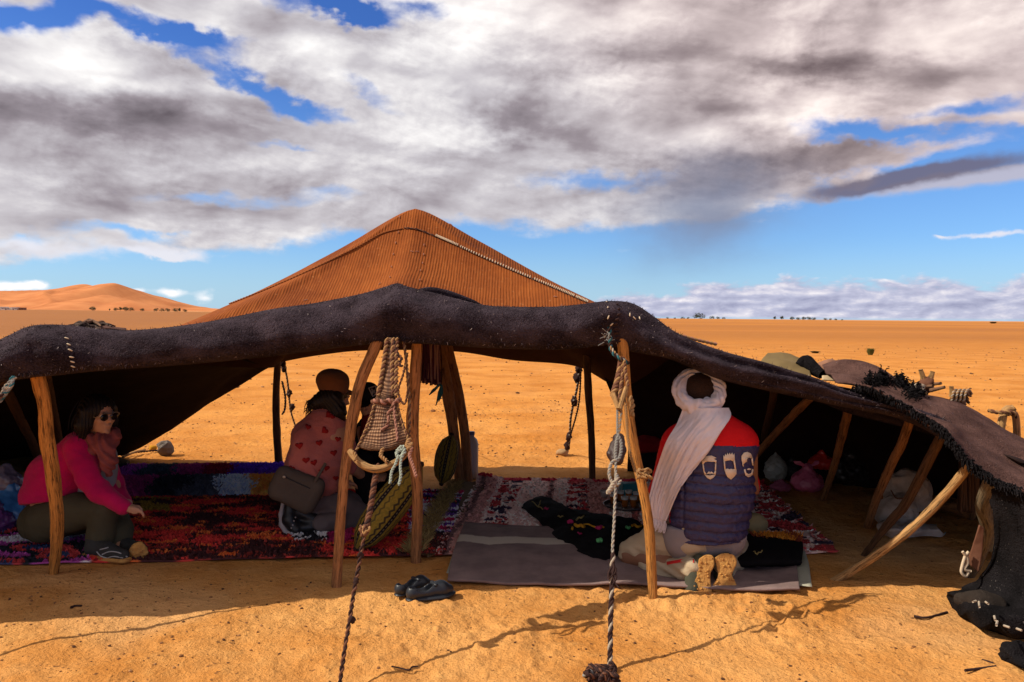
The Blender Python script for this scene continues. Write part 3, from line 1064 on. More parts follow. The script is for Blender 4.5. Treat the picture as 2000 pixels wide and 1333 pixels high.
def flap_fuzz():
    """loose goat hair standing off the felt, thicker along the lower hem and the crest"""
    me = flap.data
    V = np.zeros(len(me.vertices) * 3, np.float32); me.vertices.foreach_get('co', V); V = V.reshape(NE, 46, 3)
    N = np.zeros(len(me.vertices) * 3, np.float32); me.vertices.foreach_get('normal', N); N = N.reshape(NE, 46, 3)
    g = np.random.default_rng(5)
    n = 9000
    i = g.integers(0, NE - 1, n)
    row = np.where(g.random(n) < 0.35, g.integers(7, 13, n), np.where(g.random(n) < 0.35, g.integers(30, 37, n), g.integers(12, 32, n)))
    fi = g.random(n)[:, None]
    p = V[i, row] * (1 - fi) + V[i + 1, row] * fi
    nn = N[i, row] * np.where((N[i, row] * (np.array([0, 0, CAM_H]) - p)).sum(1) > 0, 1, -1)[:, None]
    L = g.uniform(0.006, 0.020, n)[:, None]
    d = nn * 0.6 + g.normal(0, 0.6, (n, 3)); d[:, 2] -= 0.25
    d /= np.linalg.norm(d, axis=1)[:, None]
    s = np.cross(d, g.normal(size=(n, 3))); s /= np.linalg.norm(s, axis=1)[:, None]
    w = 0.0013
    a = p + nn * 0.003; m = a + d * L * 0.55 + s * L * 0.1; t = a + d * L + s * L * 0.35
    Q = np.stack([a - s * w, a + s * w, m + s * w, m - s * w, t], 1).reshape(-1, 3)
    k = np.arange(n) * 5
    F = np.concatenate([np.stack([k, k + 1, k + 2, k + 3], 1), np.stack([k + 3, k + 2, k + 4, k + 4], 1)])
    pal = np.array([[0.05, 0.035, 0.045], [0.02, 0.014, 0.018], [0.16, 0.12, 0.12], [0.34, 0.28, 0.26]])
    C = pal[g.choice(4, n, p=[0.46, 0.40, 0.12, 0.02])]
    o = mesh_np('loose_hairs', Q, fix_quads(F), M['tint'], tent, sm=False, col=np.repeat(C, 5, 0))
    o['kind'] = 'stuff'


flap_fuzz()

PEAK = P(811, 408, 5.9)


def edge_at(px, dy, dz):
    ty = float(np.interp(px, es[:, 0], es[:, 1])); zb = float(np.interp(px, es[:, 0], es[:, 3]))
    return P(px, ty + dy, zb + dz)


RIM_FRONT = [edge_at(p, 21, 0.62) for p in (300, 400, 500, 600, 690, 776, 860, 940, 1040, 1120, 1205)]
RIM_RIGHT = [Vector((0.95, 5.15, 1.37)), Vector((1.30, 5.7, 1.26)), Vector((1.30, 6.4, 1.16)), P(1215, 752, 7.35)]
RIM_REAR = [P(1125, 713, 7.5), P(1000, 701, 7.6), P(885, 684, 7.65), P(720, 682, 7.65), P(620, 692, 7.6), P(545, 706, 7.5)]
RIM_LEFT = [P(520, 716, 7.0), Vector((-2.75, 6.3, 1.08)), Vector((-2.70, 5.5, 1.18)), Vector((-2.35, 4.95, 1.26))]
SAG = [0.10] * len(RIM_FRONT) + [0.10, 0.07, 0.05, 0.05] + [0.06] * 6 + [0.06, 0.08, 0.08, 0.10]


def build_roof():
    rim = RIM_FRONT + RIM_RIGHT + RIM_REAR + RIM_LEFT
    R = np.array([list(v) + [s] for v, s in zip(rim, SAG)])
    n = 260
    Q = np.vstack([R[-2:], R, R[:3]])
    C = catmull(Q, (len(Q) - 1) * 20 + 1)[40:40 + len(R) * 20]
    n = len(C)
    m = 70
    t = np.linspace(0, 1, m) ** 0.85
    e = 0.070
    drop = (np.sqrt(t * t + e * e) - e) / (math.sqrt(1 + e * e) - e)
    pk = np.array(list(PEAK))
    X = pk[0] + (C[:, None, 0] - pk[0]) * t
    Y = pk[1] + (C[:, None, 1] - pk[1]) * t
    Z = pk[2] + (C[:, None, 2] - pk[2]) * drop - C[:, None, 3] * np.sin(np.pi * t ** 0.9)
    Z = Z + 0.012 * fbm(X * 1.4, Y * 1.4, oct=3, seed=61) * np.minimum(1, t * 4) * (1 - t)
    V = np.stack([X, Y, Z], -1)
    F = grid_faces(n, m, wrap_u=True)
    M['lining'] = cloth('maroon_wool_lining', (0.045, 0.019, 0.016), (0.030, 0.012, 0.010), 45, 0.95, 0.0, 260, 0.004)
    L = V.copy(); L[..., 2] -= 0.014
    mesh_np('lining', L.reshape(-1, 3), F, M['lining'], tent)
    return mesh_np('roof', V.reshape(-1, 3), F, M['roof'], tent)


roof = build_roof()
bpy.context.view_layer.update()
PT = [[edge_at(806, 14, 0.42), edge_at(850, 10, 0.42), edge_at(900, 8, 0.42), edge_at(955, 10, 0.42)],
      [P(804, 571, 4.62), P(846, 563, 4.62), P(898, 575, 4.62), P(957, 605, 4.62)],
      [P(804, 590, 4.80), P(846, 582, 4.80), P(898, 592, 4.80), P(957, 615, 4.80)]]
cloth_grid('felt_patch', PT, 18, 50, M['felt'], tent, 0.006, 6, 77, 0.01)
bpy.context.view_layer.update()
ROOF_BVH = bvh_of(roof)
FLAP_BVH = bvh_of(flap)


def hit(bvh, px, py, off=0.0):
    o = Vector((0, 0, CAM_H)); d = ray(px, py).normalized()
    loc, nrm, i, dist = bvh.ray_cast(o, d)
    if loc is None:
        return None
    if nrm.dot(d) > 0: nrm = -nrm
    return loc + nrm * off


# right wing: from the front edge back over the store corner and down to the sand
RW = [[edge_at(1090, 26, 0.66), (0.75, 5.7, 1.36), (0.80, 7.2, 1.03), (1.13, 7.56, 0.30), (1.13, 7.58, -0.02)],
      [edge_at(1215, 26, 0.60), (1.25, 5.7, 1.24), (1.22, 7.25, 1.0), (1.20, 7.52, 0.35), (1.20, 7.55, -0.02)],
      [edge_at(1330, 18, 0.58), (1.85, 5.9, 1.03), (2.0, 7.0, 0.82), (2.08, 7.3, 0.35), (2.1, 7.35, -0.02)],
      [edge_at(1500, 18, 0.52), (2.45, 5.8, 0.93), (2.8, 6.7, 0.70), (2.93, 7.0, 0.3), (2.95, 7.05, -0.02)],
      [edge_at(1680, 18, 0.50), (2.9, 5.5, 0.86), (3.45, 6.2, 0.56), (3.65, 6.45, 0.25), (3.7, 6.5, -0.02)],
      [edge_at(1840, 16, 0.42), (3.05, 4.9, 0.74), (3.7, 5.4, 0.48), (4.0, 5.65, 0.2), (4.1, 5.7, -0.02)],
      [P(1990, 905, 4.0), (3.1, 4.1, 0.60), (3.8, 4.4, 0.40), (4.1, 4.45, 0.2), (4.2, 4.5, -0.02)]]
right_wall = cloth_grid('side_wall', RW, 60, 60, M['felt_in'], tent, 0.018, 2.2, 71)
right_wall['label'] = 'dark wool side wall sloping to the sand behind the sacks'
LW = [[P(-400, 760, 4.0), (-4.6, 4.2, 0.75), (-5.4, 4.4, -0.10)],
      [edge_at(-120, 16, 0.60), (-4.4, 5.1, 0.80), (-5.5, 5.5, -0.10)],
      [edge_at(120, 22, 0.66), (-4.0, 5.8, 0.85), (-5.4, 6.9, -0.10)],
      [Vector((-1.95, 4.95, 1.32)), (-3.6, 6.6, 0.80), (-5.0, 8.2, -0.10)],
      [Vector((-2.30, 5.6, 1.27)), (-3.3, 7.0, 0.72), P(236, 888, 8.06)],
      [Vector((-2.35, 6.3, 1.17)), P(420, 742, 7.3), P(318, 848, 7.9)],
      [P(520, 714, 7.0), P(470, 727, 7.4), P(412, 786, 7.75)],
      [P(545, 704, 7.5), P(543, 706, 7.52), P(541, 710, 7.55)]]
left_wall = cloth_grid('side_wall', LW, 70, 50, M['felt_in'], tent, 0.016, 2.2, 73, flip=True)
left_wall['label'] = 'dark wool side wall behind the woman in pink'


# seams of the roof
M['rope_seam'] = plain('rust_seam_cord', (0.34, 0.12, 0.04), 0.9, 0.1, 0.5, 300, 0.002)
def seam(px_pts, name, mat, r, every=0.0, white=None):
    L = catmull(np.array(px_pts, float), 90)
    pts = [hit(ROOF_BVH, a, b, 0.006) for a, b in L]
    pts = [p for p in pts if p is not None]
    rope(name, pts[::2], r, mat, tent, pitch=r * 9)
    return pts


sl = seam([(300, 640), (400, 612), (500, 575), (600, 532), (690, 488), (745, 458), (790, 447)], 'seam_cord', [M['rope_seam'], M['rope_seam']], 0.005)
sr = seam([(790, 447), (815, 450), (850, 463), (900, 484), (1000, 530), (1090, 568), (1150, 594)], 'seam_cord', [M['rope_brown'], M['rope_dark']], 0.007)


def stitches(name, pos, mat, parent, size=(0.018, 0.006, 0.006)):
    parts = []
    for p, d in pos:
        q = Vector(d).to_track_quat('X', 'Z')
        V, F = ell_np((0, 0, 0), size, 7, 5)
        parts.append((V @ np.array(q.to_matrix()).T + np.array(list(p)), F))
    V, F, _ = merge(parts)
    o = mesh_np(name, V, F, mat, parent)
    o['kind'] = 'stuff'
    return o


def seam_stitches():
    pos = []
    pix = catmull(np.array([(852, 463), (900, 484), (1000, 530), (1090, 568), (1150, 594)], float), 84)
    for i in range(len(pix) - 1):
        p = hit(ROOF_BVH, pix[i][0], pix[i][1], 0.014)
        q = hit(ROOF_BVH, pix[i + 1][0], pix[i + 1][1], 0.014)
        if p and q and random.random() < 0.95:
            t_ = (q - p).normalized(); n_ = Vector((0.15, -0.75, 0.65))
            pos.append((p, t_.cross(n_) + t_ * 0.55))
    stitches('seam_stitches', pos, M['stitch'], tent, (0.015, 0.0042, 0.005))
    pos = []
    for a in ([(778, 455), (770, 490), (764, 530), (760, 560)], [(828, 480), (826, 510), (820, 535), (821, 570)]):
        pix = catmull(np.array(a, float), 6)
        for i in range(5):
            p = hit(ROOF_BVH, pix[i][0], pix[i][1], 0.006); q = hit(ROOF_BVH, pix[i][0] - 1, pix[i][1] + 8, 0.006)
            if p and q: pos.append((p, q - p))
    for px, py, dx, dy in ((1085, 581, 8, 1), (905, 452, 10, 7), (880, 440, 9, 6), (780, 425, 1, 4), (597, 588, 8, -2), (815, 493, 9, 1), (805, 493, 9, 3), (742, 556, 5, -4)):
        p = hit(ROOF_BVH, px, py, 0.006); q = hit(ROOF_BVH, px + dx, py + dy, 0.006)
        if p and q: pos.append((p, q - p))
    stitches('mending_threads', pos, M['rope_pink'], tent, (0.017, 0.0032, 0.003))
    # stitches on the felt edge
    pos, pos2 = [], []
    for px, py, dx, dy in ((1188, 604, 3, -6), (1187, 620, 3, -6), (1193, 633, 7, -6), (1190, 650, 4, -5), (1228, 617, 0, 8), (1237, 623, 3, 3), (1247, 624, 2, 6), (1185, 593, 3, -2),
                           (130, 664, 6, 2), (134, 676, 7, 3), (137, 686, 7, 3), (140, 697, 8, 2), (142, 706, 8, 2), (143, 714, 8, 2)):
        p = hit(FLAP_BVH, px, py, 0.010); q = hit(FLAP_BVH, px + dx, py + dy, 0.010)
        if p and q: pos.append((p, q - p))
    for k in range(9):
        px, py = 1205 + 3 * math.sin(k), 598 + k * 8.5
        p = hit(FLAP_BVH, px, py, 0.010); q = hit(FLAP_BVH, px + 7, py - 2, 0.010)
        if p and q: pos2.append((p, q - p))
    stitches('edge_stitches', pos, M['stitch'], tent, (0.013, 0.004, 0.004))
    stitches('corner_stitches', pos2, M['rope_dark'], tent, (0.014, 0.007, 0.006))


seam_stitches()
# rope running along the right shoulder of the tent behind the felt
rp = [P(1300, 646, 5.0), P(1345, 660, 5.0), P(1400, 673, 5.0)]
rope('shoulder_rope', rp, 0.010, [M['rope_tan'], M['rope_pink']], tent, pitch=0.05)


# ------------------------------------------------------------------ tent poles
def pole(pix, zb, zt, rad, mat, label=None, jit=0.10, ground=True, seed=None, tip=None):
    """pix from foot to head"""
    f = G(*pix[0]) if ground else P(*pix[0], zb)
    y0 = f.y if ground else zb
    n = len(pix)
    pts = []
    for i, (a, b) in enumerate(pix):
        t = (pix[0][1] - b) / (pix[0][1] - pix[-1][1] + 1e-9)
        pts.append(P(a, b, y0 + (zt - y0) * t))
    d = (pts[0] - pts[1]).normalized()
    if ground: pts.insert(0, pts[0] + d * 0.05)
    o = tube('pole', pts, rad, mat, tent, seg=14, n=max(26, n * 9), jitter=jit, seed=seed if seed is not None else int(pix[0][0]))
    if label: o['label'] = label
    return o


pole([(104, 1122), (111, 1060), (111, 1000), (103, 930), (92, 860), (87, 790), (73, 730), (70, 715)], 0, 4.10, [0.016, 0.026, 0.034, 0.036, 0.036, 0.034, 0.036, 0.036], M['wood_gold'], 'crooked orange pole with a long split in front of the woman in pink')
pole([(657, 1145), (668, 980), (682, 860), (702, 755), (737, 668), (744, 650)], 0, 4.26, [0.031, 0.027, 0.027, 0.030, 0.031, 0.030], M['wood_mid'], 'bent brown pole left of the hanging woven strap')
pole([(812, 1095), (815, 960), (806, 850), (809, 760), (815, 668), (816, 650)], 0, 4.45, [0.031, 0.031, 0.034, 0.035, 0.032, 0.030], M['wood_mid'], 'straight brown pole right of the hanging woven strap')
pole([(898, 940), (888, 860), (880, 800), (868, 735), (852, 668), (848, 650)], 0, 6.7, [0.050, 0.044, 0.046, 0.056, 0.060, 0.055], M['wood_mid'], 'left pole of the pair that leans by the white canister')
pole([(913, 938), (909, 860), (899, 790), (886, 730), (872, 676), (866, 655)], 0, 6.9, [0.042, 0.044, 0.044, 0.046, 0.050, 0.050], M['wood_mid'], 'right pole of the pair that leans by the white canister')
pole([(546, 922), (541, 850), (539, 780), (543, 700), (544, 685)], 0, 7.4, [0.034, 0.036, 0.034, 0.031, 0.03], M['wood_dark'], 'slim rear pole behind the person in the heart sweater')
pole([(1157, 940), (1155, 850), (1149, 760), (1145, 675), (1144, 655)], 0, 7.05, [0.027, 0.029, 0.033, 0.034, 0.03], M['wood_dark'], 'slim rear pole behind the striped kilim')
pole([(1275, 1168), (1271, 1080), (1265, 1010), (1250, 930), (1234, 855), (1224, 790), (1219, 720), (1216, 668), (1216, 655)], 0, 4.29, [0.024, 0.024, 0.026, 0.026, 0.027, 0.032, 0.032, 0.031, 0.03], M['wood_gold'], 'golden front pole beside the man in the turban')
pole([(1500, 905), (1492, 860), (1503, 810), (1514, 755), (1516, 745)], 0, 5.3, [0.030, 0.030, 0.028, 0.028, 0.028], M['wood_dark'], 'upright dark pole right behind the man in the turban')
pole([(1440, 932), (1492, 872), (1540, 820), (1585, 775), (1590, 765)], 0, 5.2, [0.032, 0.030, 0.028, 0.028, 0.028], M['wood_mid'], 'slanting pole behind the red sleeve of the man')
pole([(1608, 976), (1628, 915), (1645, 850), (1658, 795), (1660, 780)], 0, 5.2, [0.024, 0.026, 0.028, 0.030, 0.030], M['wood_mid'], 'slanting pole right of the pink bags')
pole([(1694, 1030), (1712, 975), (1742, 905), (1760, 870), (1778, 818), (1782, 806)], 0, 4.75, [0.024, 0.026, 0.028, 0.028, 0.028, 0.028], M['wood_mid'], 'slanting pole at the left side of the white sack')
pole([(1688, 1084), (1730, 1030), (1768, 985), (1806, 915), (1842, 845), (1848, 832)], 0, 4.45, [0.010, 0.018, 0.027, 0.028, 0.027, 0.026], M['wood_dark'], 'peeling dark pole slanting in front of the white sack')
pole([(1638, 1131), (1700, 1092), (1780, 1033), (1850, 962), (1898, 902), (1906, 890)], 0, 4.12, [0.024, 0.023, 0.023, 0.023, 0.024, 0.024], M['wood_pale'], 'pale split prop leaning far to the right at the front corner', tip=True)
pole([(82, 915), (66, 872), (38, 815), (14, 765), (8, 752)], 0, 5.2, [0.034, 0.034, 0.034, 0.034, 0.034], M['wood_dark'], 'dark pole slanting behind the blue bags')
pole([(122, 905), (112, 850), (102, 800), (88, 735)], 0, 5.2, [0.040, 0.040, 0.036, 0.036], M['wood_dark'], 'dark pole behind the woman in pink')
pole([(1893, 1120), (1912, 1085), (1928, 1030), (1920, 985), (1940, 935), (1950, 915)], 0, 4.0, [0.030, 0.036, 0.038, 0.036, 0.040, 0.040], M['wood_grey'], 'twisted grey bark post under the right corner')
# ------------------------------------------------------------------ rugs and cloths on the floor
def quad_pt(q, u, v):
    """bilinear in a world-space quad q = [near-left, near-right, far-right, far-left]"""
    a, b, c, d = [np.array(list(p)) for p in q]
    u = np.asarray(u)[..., None]; v = np.asarray(v)[..., None]
    return (a * (1 - u) + b * u) * (1 - v) + (d * (1 - u) + c * u) * v


def slab(name, q, nu, nv, mat, parent=None, z0=0.012, amp=0.006, fr=4.0, seed=0, edge=0.012, colf=None, thick=0.008, hf=None):
    U, Vv = np.meshgrid(np.linspace(0, 1, nu), np.linspace(0, 1, nv), indexing='ij')
    p = quad_pt(q, U, Vv)
    # ragged outline
    ex = edge * fbm(Vv * 9, U * 0 + seed, oct=3, seed=seed) * (np.abs(U - 0.5) * 2) ** 6 * np.sign(U - 0.5)
    ey = edge * fbm(U * 9, Vv * 0 + seed + 5, oct=3, seed=seed) * (np.abs(Vv - 0.5) * 2) ** 6 * np.sign(Vv - 0.5)
    p[..., 0] += ex; p[..., 1] += ey
    p[..., 2] = z0 + amp * (1 + fbm(p[..., 0] * fr, p[..., 1] * fr, oct=4, seed=seed))
    if hf is not None:
        p[..., 2] += hf(U, Vv, p)
    V = p.reshape(-1, 3)
    uv = np.stack([U, Vv], -1).reshape(-1, 2)
    c = colf(V[:, 0], V[:, 1], uv[:, 0], uv[:, 1]) * 2.0 if colf else None
    o = mesh_np(name, V, grid_faces(nu, nv), mat, parent, uv=uv, col=c)
    solid(o, thick, 0.0)
    return o


def tufts(name, q, n, colf, mat, parent, h=(0.015, 0.03), w=0.008, z0=0.018, seed=0, lean=0.6, hf=None):
    """shag: thousands of little bent yarn ends, joined into one pile"""
    g = np.random.default_rng(seed)
    u, v = g.random(n), g.random(n)
    p = quad_pt(q, u, v)
    hh = g.uniform(h[0], h[1], n)
    an = g.random(n) * 2 * np.pi
    ww = w * g.uniform(0.6, 1.3, n)
    dx, dy = np.cos(an), np.sin(an)
    an2 = an + g.normal(0, 0.8, n)
    lx, ly = np.cos(an2) * hh * lean, np.sin(an2) * hh * lean
    z = z0 + (hf(u, v, p) if hf is not None else 0)
    B = np.stack([p[:, 0], p[:, 1], z + 0 * u], 1)
    s = np.stack([-dy * ww, dx * ww, 0 * ww], 1)
    t = np.stack([dx * ww, dy * ww, 0 * ww], 1) * 0.8
    tip = B + np.stack([lx, ly, hh], 1)
    V = np.stack([B + s, B - s, tip - s * 0.45, tip + s * 0.45, B + t, B - t, tip - t * 0.4, tip + t * 0.4], 1).reshape(-1, 3)
    k = np.arange(n) * 8
    F = np.concatenate([np.stack([k, k + 1, k + 2, k + 3], 1), np.stack([k + 4, k + 5, k + 6, k + 7], 1)])
    C = colf(B[:, 0], B[:, 1], u, v) * 2.2
    C = np.clip(C * g.uniform(0.6, 1.35, (n, 1)), 0, 0.85)
    o = mesh_np(name, V, F, mat, parent, sm=False, col=np.repeat(C, 8, 0))
    o['kind'] = 'stuff'
    return o


def pick(cols, idx):
    return np.array(cols)[np.clip(idx, 0, len(cols) - 1)]


# --- the red pile rug
RQ = [G(-160, 1108), G(868, 1088), G(905, 962), G(60, 962)]


def red_col(x, y, u, v):
    n = fbm(x * 4.2, y * 11, oct=4, seed=101)
    n2 = fbm(x * 9, y * 20, oct=3, seed=107)
    c = np.where((n + 0.35 * n2)[:, None] > 0.12, [[0.34, 0.028, 0.022]], [[0.035, 0.011, 0.011]])
    c = np.where(((n + 0.5 * n2) > -0.35)[:, None] & ((n + 0.5 * n2) < -0.12)[:, None], [[0.16, 0.022, 0.016]], c)
    c = np.where((n2 > 0.62)[:, None], [[0.40, 0.085, 0.02]], c)
    px = 1000 + x / y * 1560
    # left end and the near left corner: blue, magenta, white and green blocks
    L = (px < 170) & (v < 0.75)
    k = ((vnoise(x * 4.5, y * 6, seed=111) + 1) * 3.5).astype(int)
    blk = pick([(0.02, 0.03, 0.07), (0.26, 0.03, 0.03), (0.012, 0.012, 0.016), (0.22, 0.04, 0.16), (0.42, 0.36, 0.36), (0.02, 0.07, 0.09), (0.05, 0.12, 0.04)], k)
    c = np.where(L[:, None], blk, c)
    W = (px > 570) & (px < 640) & (v < 0.42) & (v > 0.18)
    wb = np.where((vnoise(x * 16, y * 22, seed=121) > 0.0)[:, None], [[0.5, 0.46, 0.45]], [[0.012, 0.011, 0.014]])
    c = np.where(W[:, None], wb, c)
    Mg = (px > 640) & (px < 690) & (v < 0.42) & (v > 0.15)
    c = np.where(Mg[:, None], [[0.22, 0.012, 0.06]], c)
    R = (px > 800) & (v > 0.25)
    k = ((vnoise(x * 7, y * 9, seed=131) + 1) * 3).astype(int)
    c = np.where(R[:, None], pick([(0.03, 0.012, 0.02), (0.30, 0.02, 0.06), (0.40, 0.36, 0.40), (0.08, 0.03, 0.16), (0.02, 0.02, 0.025), (0.35, 0.04, 0.03)], k), c)
    Y = (px > 255) & (px < 330) & (v > 0.62) & (v < 0.85)
    c = np.where((Y & (n > -0.2))[:, None], [[0.16, 0.10, 0.015]], c)
    return c


rug = thing('pile_rug', G(420, 1040), 'dark red pile rug on the tent floor between the two women', 'rug')
slab('backing', RQ, 120, 60, M['tint'], rug, colf=red_col, seed=1, z0=0.006)
tufts('pile', RQ, 34000, red_col, M['tint'], rug, (0.010, 0.022), 0.010, 0.014, 1)

# --- the shaggy strip behind it, blocks of dyed wool
SQ = [G(150, 978), G(575, 972), G(565, 922), G(235, 926)]


def shag_col(x, y, u, v):
    k = (np.floor(u * 6.3 + 0.8 * (v > 0.5) + 0.25 * fbm(x * 5, y * 5, oct=2, seed=141))).astype(int) + 7 * (v > 0.52)
    return pick([(0.30, 0.02, 0.10), (0.20, 0.025, 0.10), (0.020, 0.018, 0.024), (0.05, 0.05, 0.06), (0.33, 0.38, 0.48), (0.46, 0.20, 0.045), (0.42, 0.17, 0.04),
                 (0.02, 0.016, 0.02), (0.26, 0.05, 0.24), (0.05, 0.06, 0.075), (0.24, 0.03, 0.12), (0.20, 0.012, 0.03), (0.11, 0.035, 0.30), (0.12, 0.04, 0.32), (0.12, 0.04, 0.30)], k)


shag_h = lambda u, v, p=None: 0.045 * np.sin(np.pi * np.clip(v * 2 % 1.0, 0, 1)) ** 0.7 + 0.01
shag = thing('shag_rug', G(400, 950), 'shaggy wool strip in purple, blue and orange blocks behind the red rug', 'rug')
slab('backing', SQ, 80, 30, M['tint'], shag, colf=shag_col, seed=2, z0=0.006, hf=shag_h)
tufts('pile', SQ, 13000, shag_col, M['tint'], shag, (0.025, 0.055), 0.013, 0.016, 2, 0.9, hf=shag_h)

# --- woven straw mat with fringe between rug and kilim
MQ = [G(810, 1088), G(850, 1090), G(945, 948), G(895, 945)]
mat_obj = thing('woven_mat', G(880, 1010), 'narrow brown woven mat with a straw fringe beside the striped kilim', 'mat')


def weave(nt, b):
    u, v, _ = xyz(coord('UV'))
    w1 = E.op('SINE', u * 120.0); w2 = E.op('SINE', v * 420.0)
    n = noise(coord(), 30, 4, 0.6)
    c = mixc(sstep(w1 * w2 + n - 0.5, -0.3, 0.5), (0.085, 0.050, 0.024), (0.21, 0.13, 0.055))
    setin(nt, b, 'Base Color', c); setin(nt, b, 'Roughness', 0.95)
    bump(nt, b, w1 * w2 * 0.4 + n, 0.01)


M['weave'] = material('straw_weave', weave)
slab('weave', MQ, 20, 90, M['weave'], mat_obj, seed=3, z0=0.010, edge=0.03)
tufts('fringe', [G(790, 1088), G(818, 1088), G(900, 948), G(882, 948)], 3500, lambda x, y, u, v: np.broadcast_to(np.array([[0.20, 0.14, 0.055]]), (len(x), 3)), M['tint'], mat_obj, (0.015, 0.05), 0.004, 0.014, 3, 1.6)

# --- striped rag kilim
KQ = [G(845, 1085), G(1640, 1085), G(1490, 945), G(935, 940)]


def kilim_col(x, y, u, v):
    s = u + 0.006 * fbm(x * 3, y * 3, oct=2, seed=151)
    k = (vnoise(s * 46, 0 * s, seed=152) + 1) * 0.5
    base = np.where(k[:, None] > 0.55, [[0.44, 0.31, 0.28]], np.where(k[:, None] > 0.36, [[0.30, 0.16, 0.14]], [[0.11, 0.06, 0.058]]))
    base = np.where((k < 0.22)[:, None], [[0.26, 0.085, 0.075]], base)
    band = vnoise(s * 13 + 4.4, 0 * s, seed=153) > 0.12
    dash = vnoise(s * 30, y * 15, seed=154)
    base = np.where((band & (dash > 0.12))[:, None], [[0.24, 0.030, 0.032]], base)
    base = np.where((band & (dash < -0.42))[:, None], [[0.03, 0.02, 0.035]], base)
    base = np.where((band & (dash > 0.0) & (dash < 0.12))[:, None], [[0.42, 0.34, 0.30]], base)
    base = np.where(((v > 0.955) & (vnoise(x * 9, y, seed=155) > -0.3))[:, None], [[0.28, 0.015, 0.03]], base)
    return base


def kil_h(u, v, p=None):
    return 0.012 * np.exp(-((v - 0.985) / 0.02) ** 2) + 0.05 * np.exp(-((u - 0.015) / 0.05) ** 2 - ((v - 0.97) / 0.05) ** 2)


kil = thing('rag_kilim', G(1080, 985), 'striped rag kilim in faded pink, red and grey behind the grey blanket', 'rug')
slab('weave', KQ, 260, 110, M['tint'], kil, colf=kilim_col, seed=4, z0=0.008, hf=kil_h, edge=0.02)
tufts('rag_loops', KQ, 9000, kilim_col, M['tint'], kil, (0.006, 0.018), 0.013, 0.016, 4, 0.9, hf=kil_h)

# --- pale sheet that peeps out under the blanket, then the grey blanket with its pale stripe
M['pale_sheet'] = cloth('pale_green_sheet', (0.40, 0.39, 0.30), (0.30, 0.29, 0.22), 20, 0.8, bd=0.004)
sh = cloth_grid('ground_sheet', [[G(872, 1120, 0.012), G(1150, 1120, 0.012), G(1400, 1122, 0.012), G(1586, 1148, 0.014)],
                                 [G(890, 1060, 0.012), G(1150, 1070, 0.012), G(1400, 1076, 0.012), G(1578, 1095, 0.03)],
                                 [G(893, 1024, 0.018), G(1150, 1035, 0.014), G(1400, 1040, 0.014), G(1563, 1052, 0.02)]], 30, 80, M['pale_sheet'], None, 0.006, 5, 81, 0.004)
tag(sh, 'pale greenish ground sheet showing at both ends of the grey blanket', 'sheet')


def blanket_mat(nt, b):
    o = coord()
    v, u, _ = xyz(coord('UV'))
    wob = (noise(vec(u * 9, v * 0.0), 1.0, 3, 0.5) - 0.5) * 0.11
    vv = v + wob
    n1 = noise(o, 5, 5, 0.65)
    n2 = noise(o, 240, 3, 0.6)
    base = mixc(sstep(n1, 0.3, 0.72), (0.26, 0.180, 0.165), (0.165, 0.112, 0.105))
    base = mixc(sstep(n2, 0.60, 0.78) * 0.5, base, (0.26, 0.19, 0.16))
    st = sstep(vv, 0.55, 0.57) * sstep(vv, 0.72, 0.70) * sstep(u, 0.52, 0.44)
    base = mixc(st, base, (0.58, 0.50, 0.40))
    thin = sstep(E.op('ABSOLUTE', vv - 0.93), 0.012, 0.004) * sstep(u, 0.5, 0.4)
    base = mixc(thin * 0.5, base, (0.28, 0.21, 0.18))
    setin(nt, b, 'Base Color', base); setin(nt, b, 'Roughness', 0.95)
    bump(nt, b, n2 * 0.4 + n1, 0.006)


M['blanket'] = material('grey_wool_blanket', blanket_mat)
bl = cloth_grid('wool_blanket', [[G(874, 1133, 0.022), G(1010, 1139, 0.022), G(1270, 1143, 0.022), G(1470, 1152, 0.022), G(1562, 1152, 0.03)],
                                 [G(884, 1085, 0.030), G(1010, 1090, 0.028), G(1270, 1092, 0.026), G(1470, 1100, 0.026), G(1556, 1105, 0.035)],
                                 [G(896, 1050, 0.034), G(1010, 1056, 0.030), G(1270, 1060, 0.028), G(1470, 1066, 0.026), G(1548, 1070, 0.03)],
                                 [G(908, 1022, 0.030), G(1010, 1028, 0.030), G(1270, 1036, 0.028), G(1470, 1040, 0.026), G(1540, 1045, 0.02)]], 60, 150, M['blanket'], None, 0.011, 3.4, 83, 0.012)
tag(bl, 'grey wool blanket with one pale stripe under the kneeling man', 'blanket')

# --- black embroidered cloth thrown over kilim and blanket
M['black'] = cloth('black_wool', (0.010, 0.009, 0.010), (0.006, 0.005, 0.006), 40, 0.95, bd=0.004)


def crumple(poly_rows, name, mat, amp, seed, lab, cat, z=0.03, parent=None):
    return


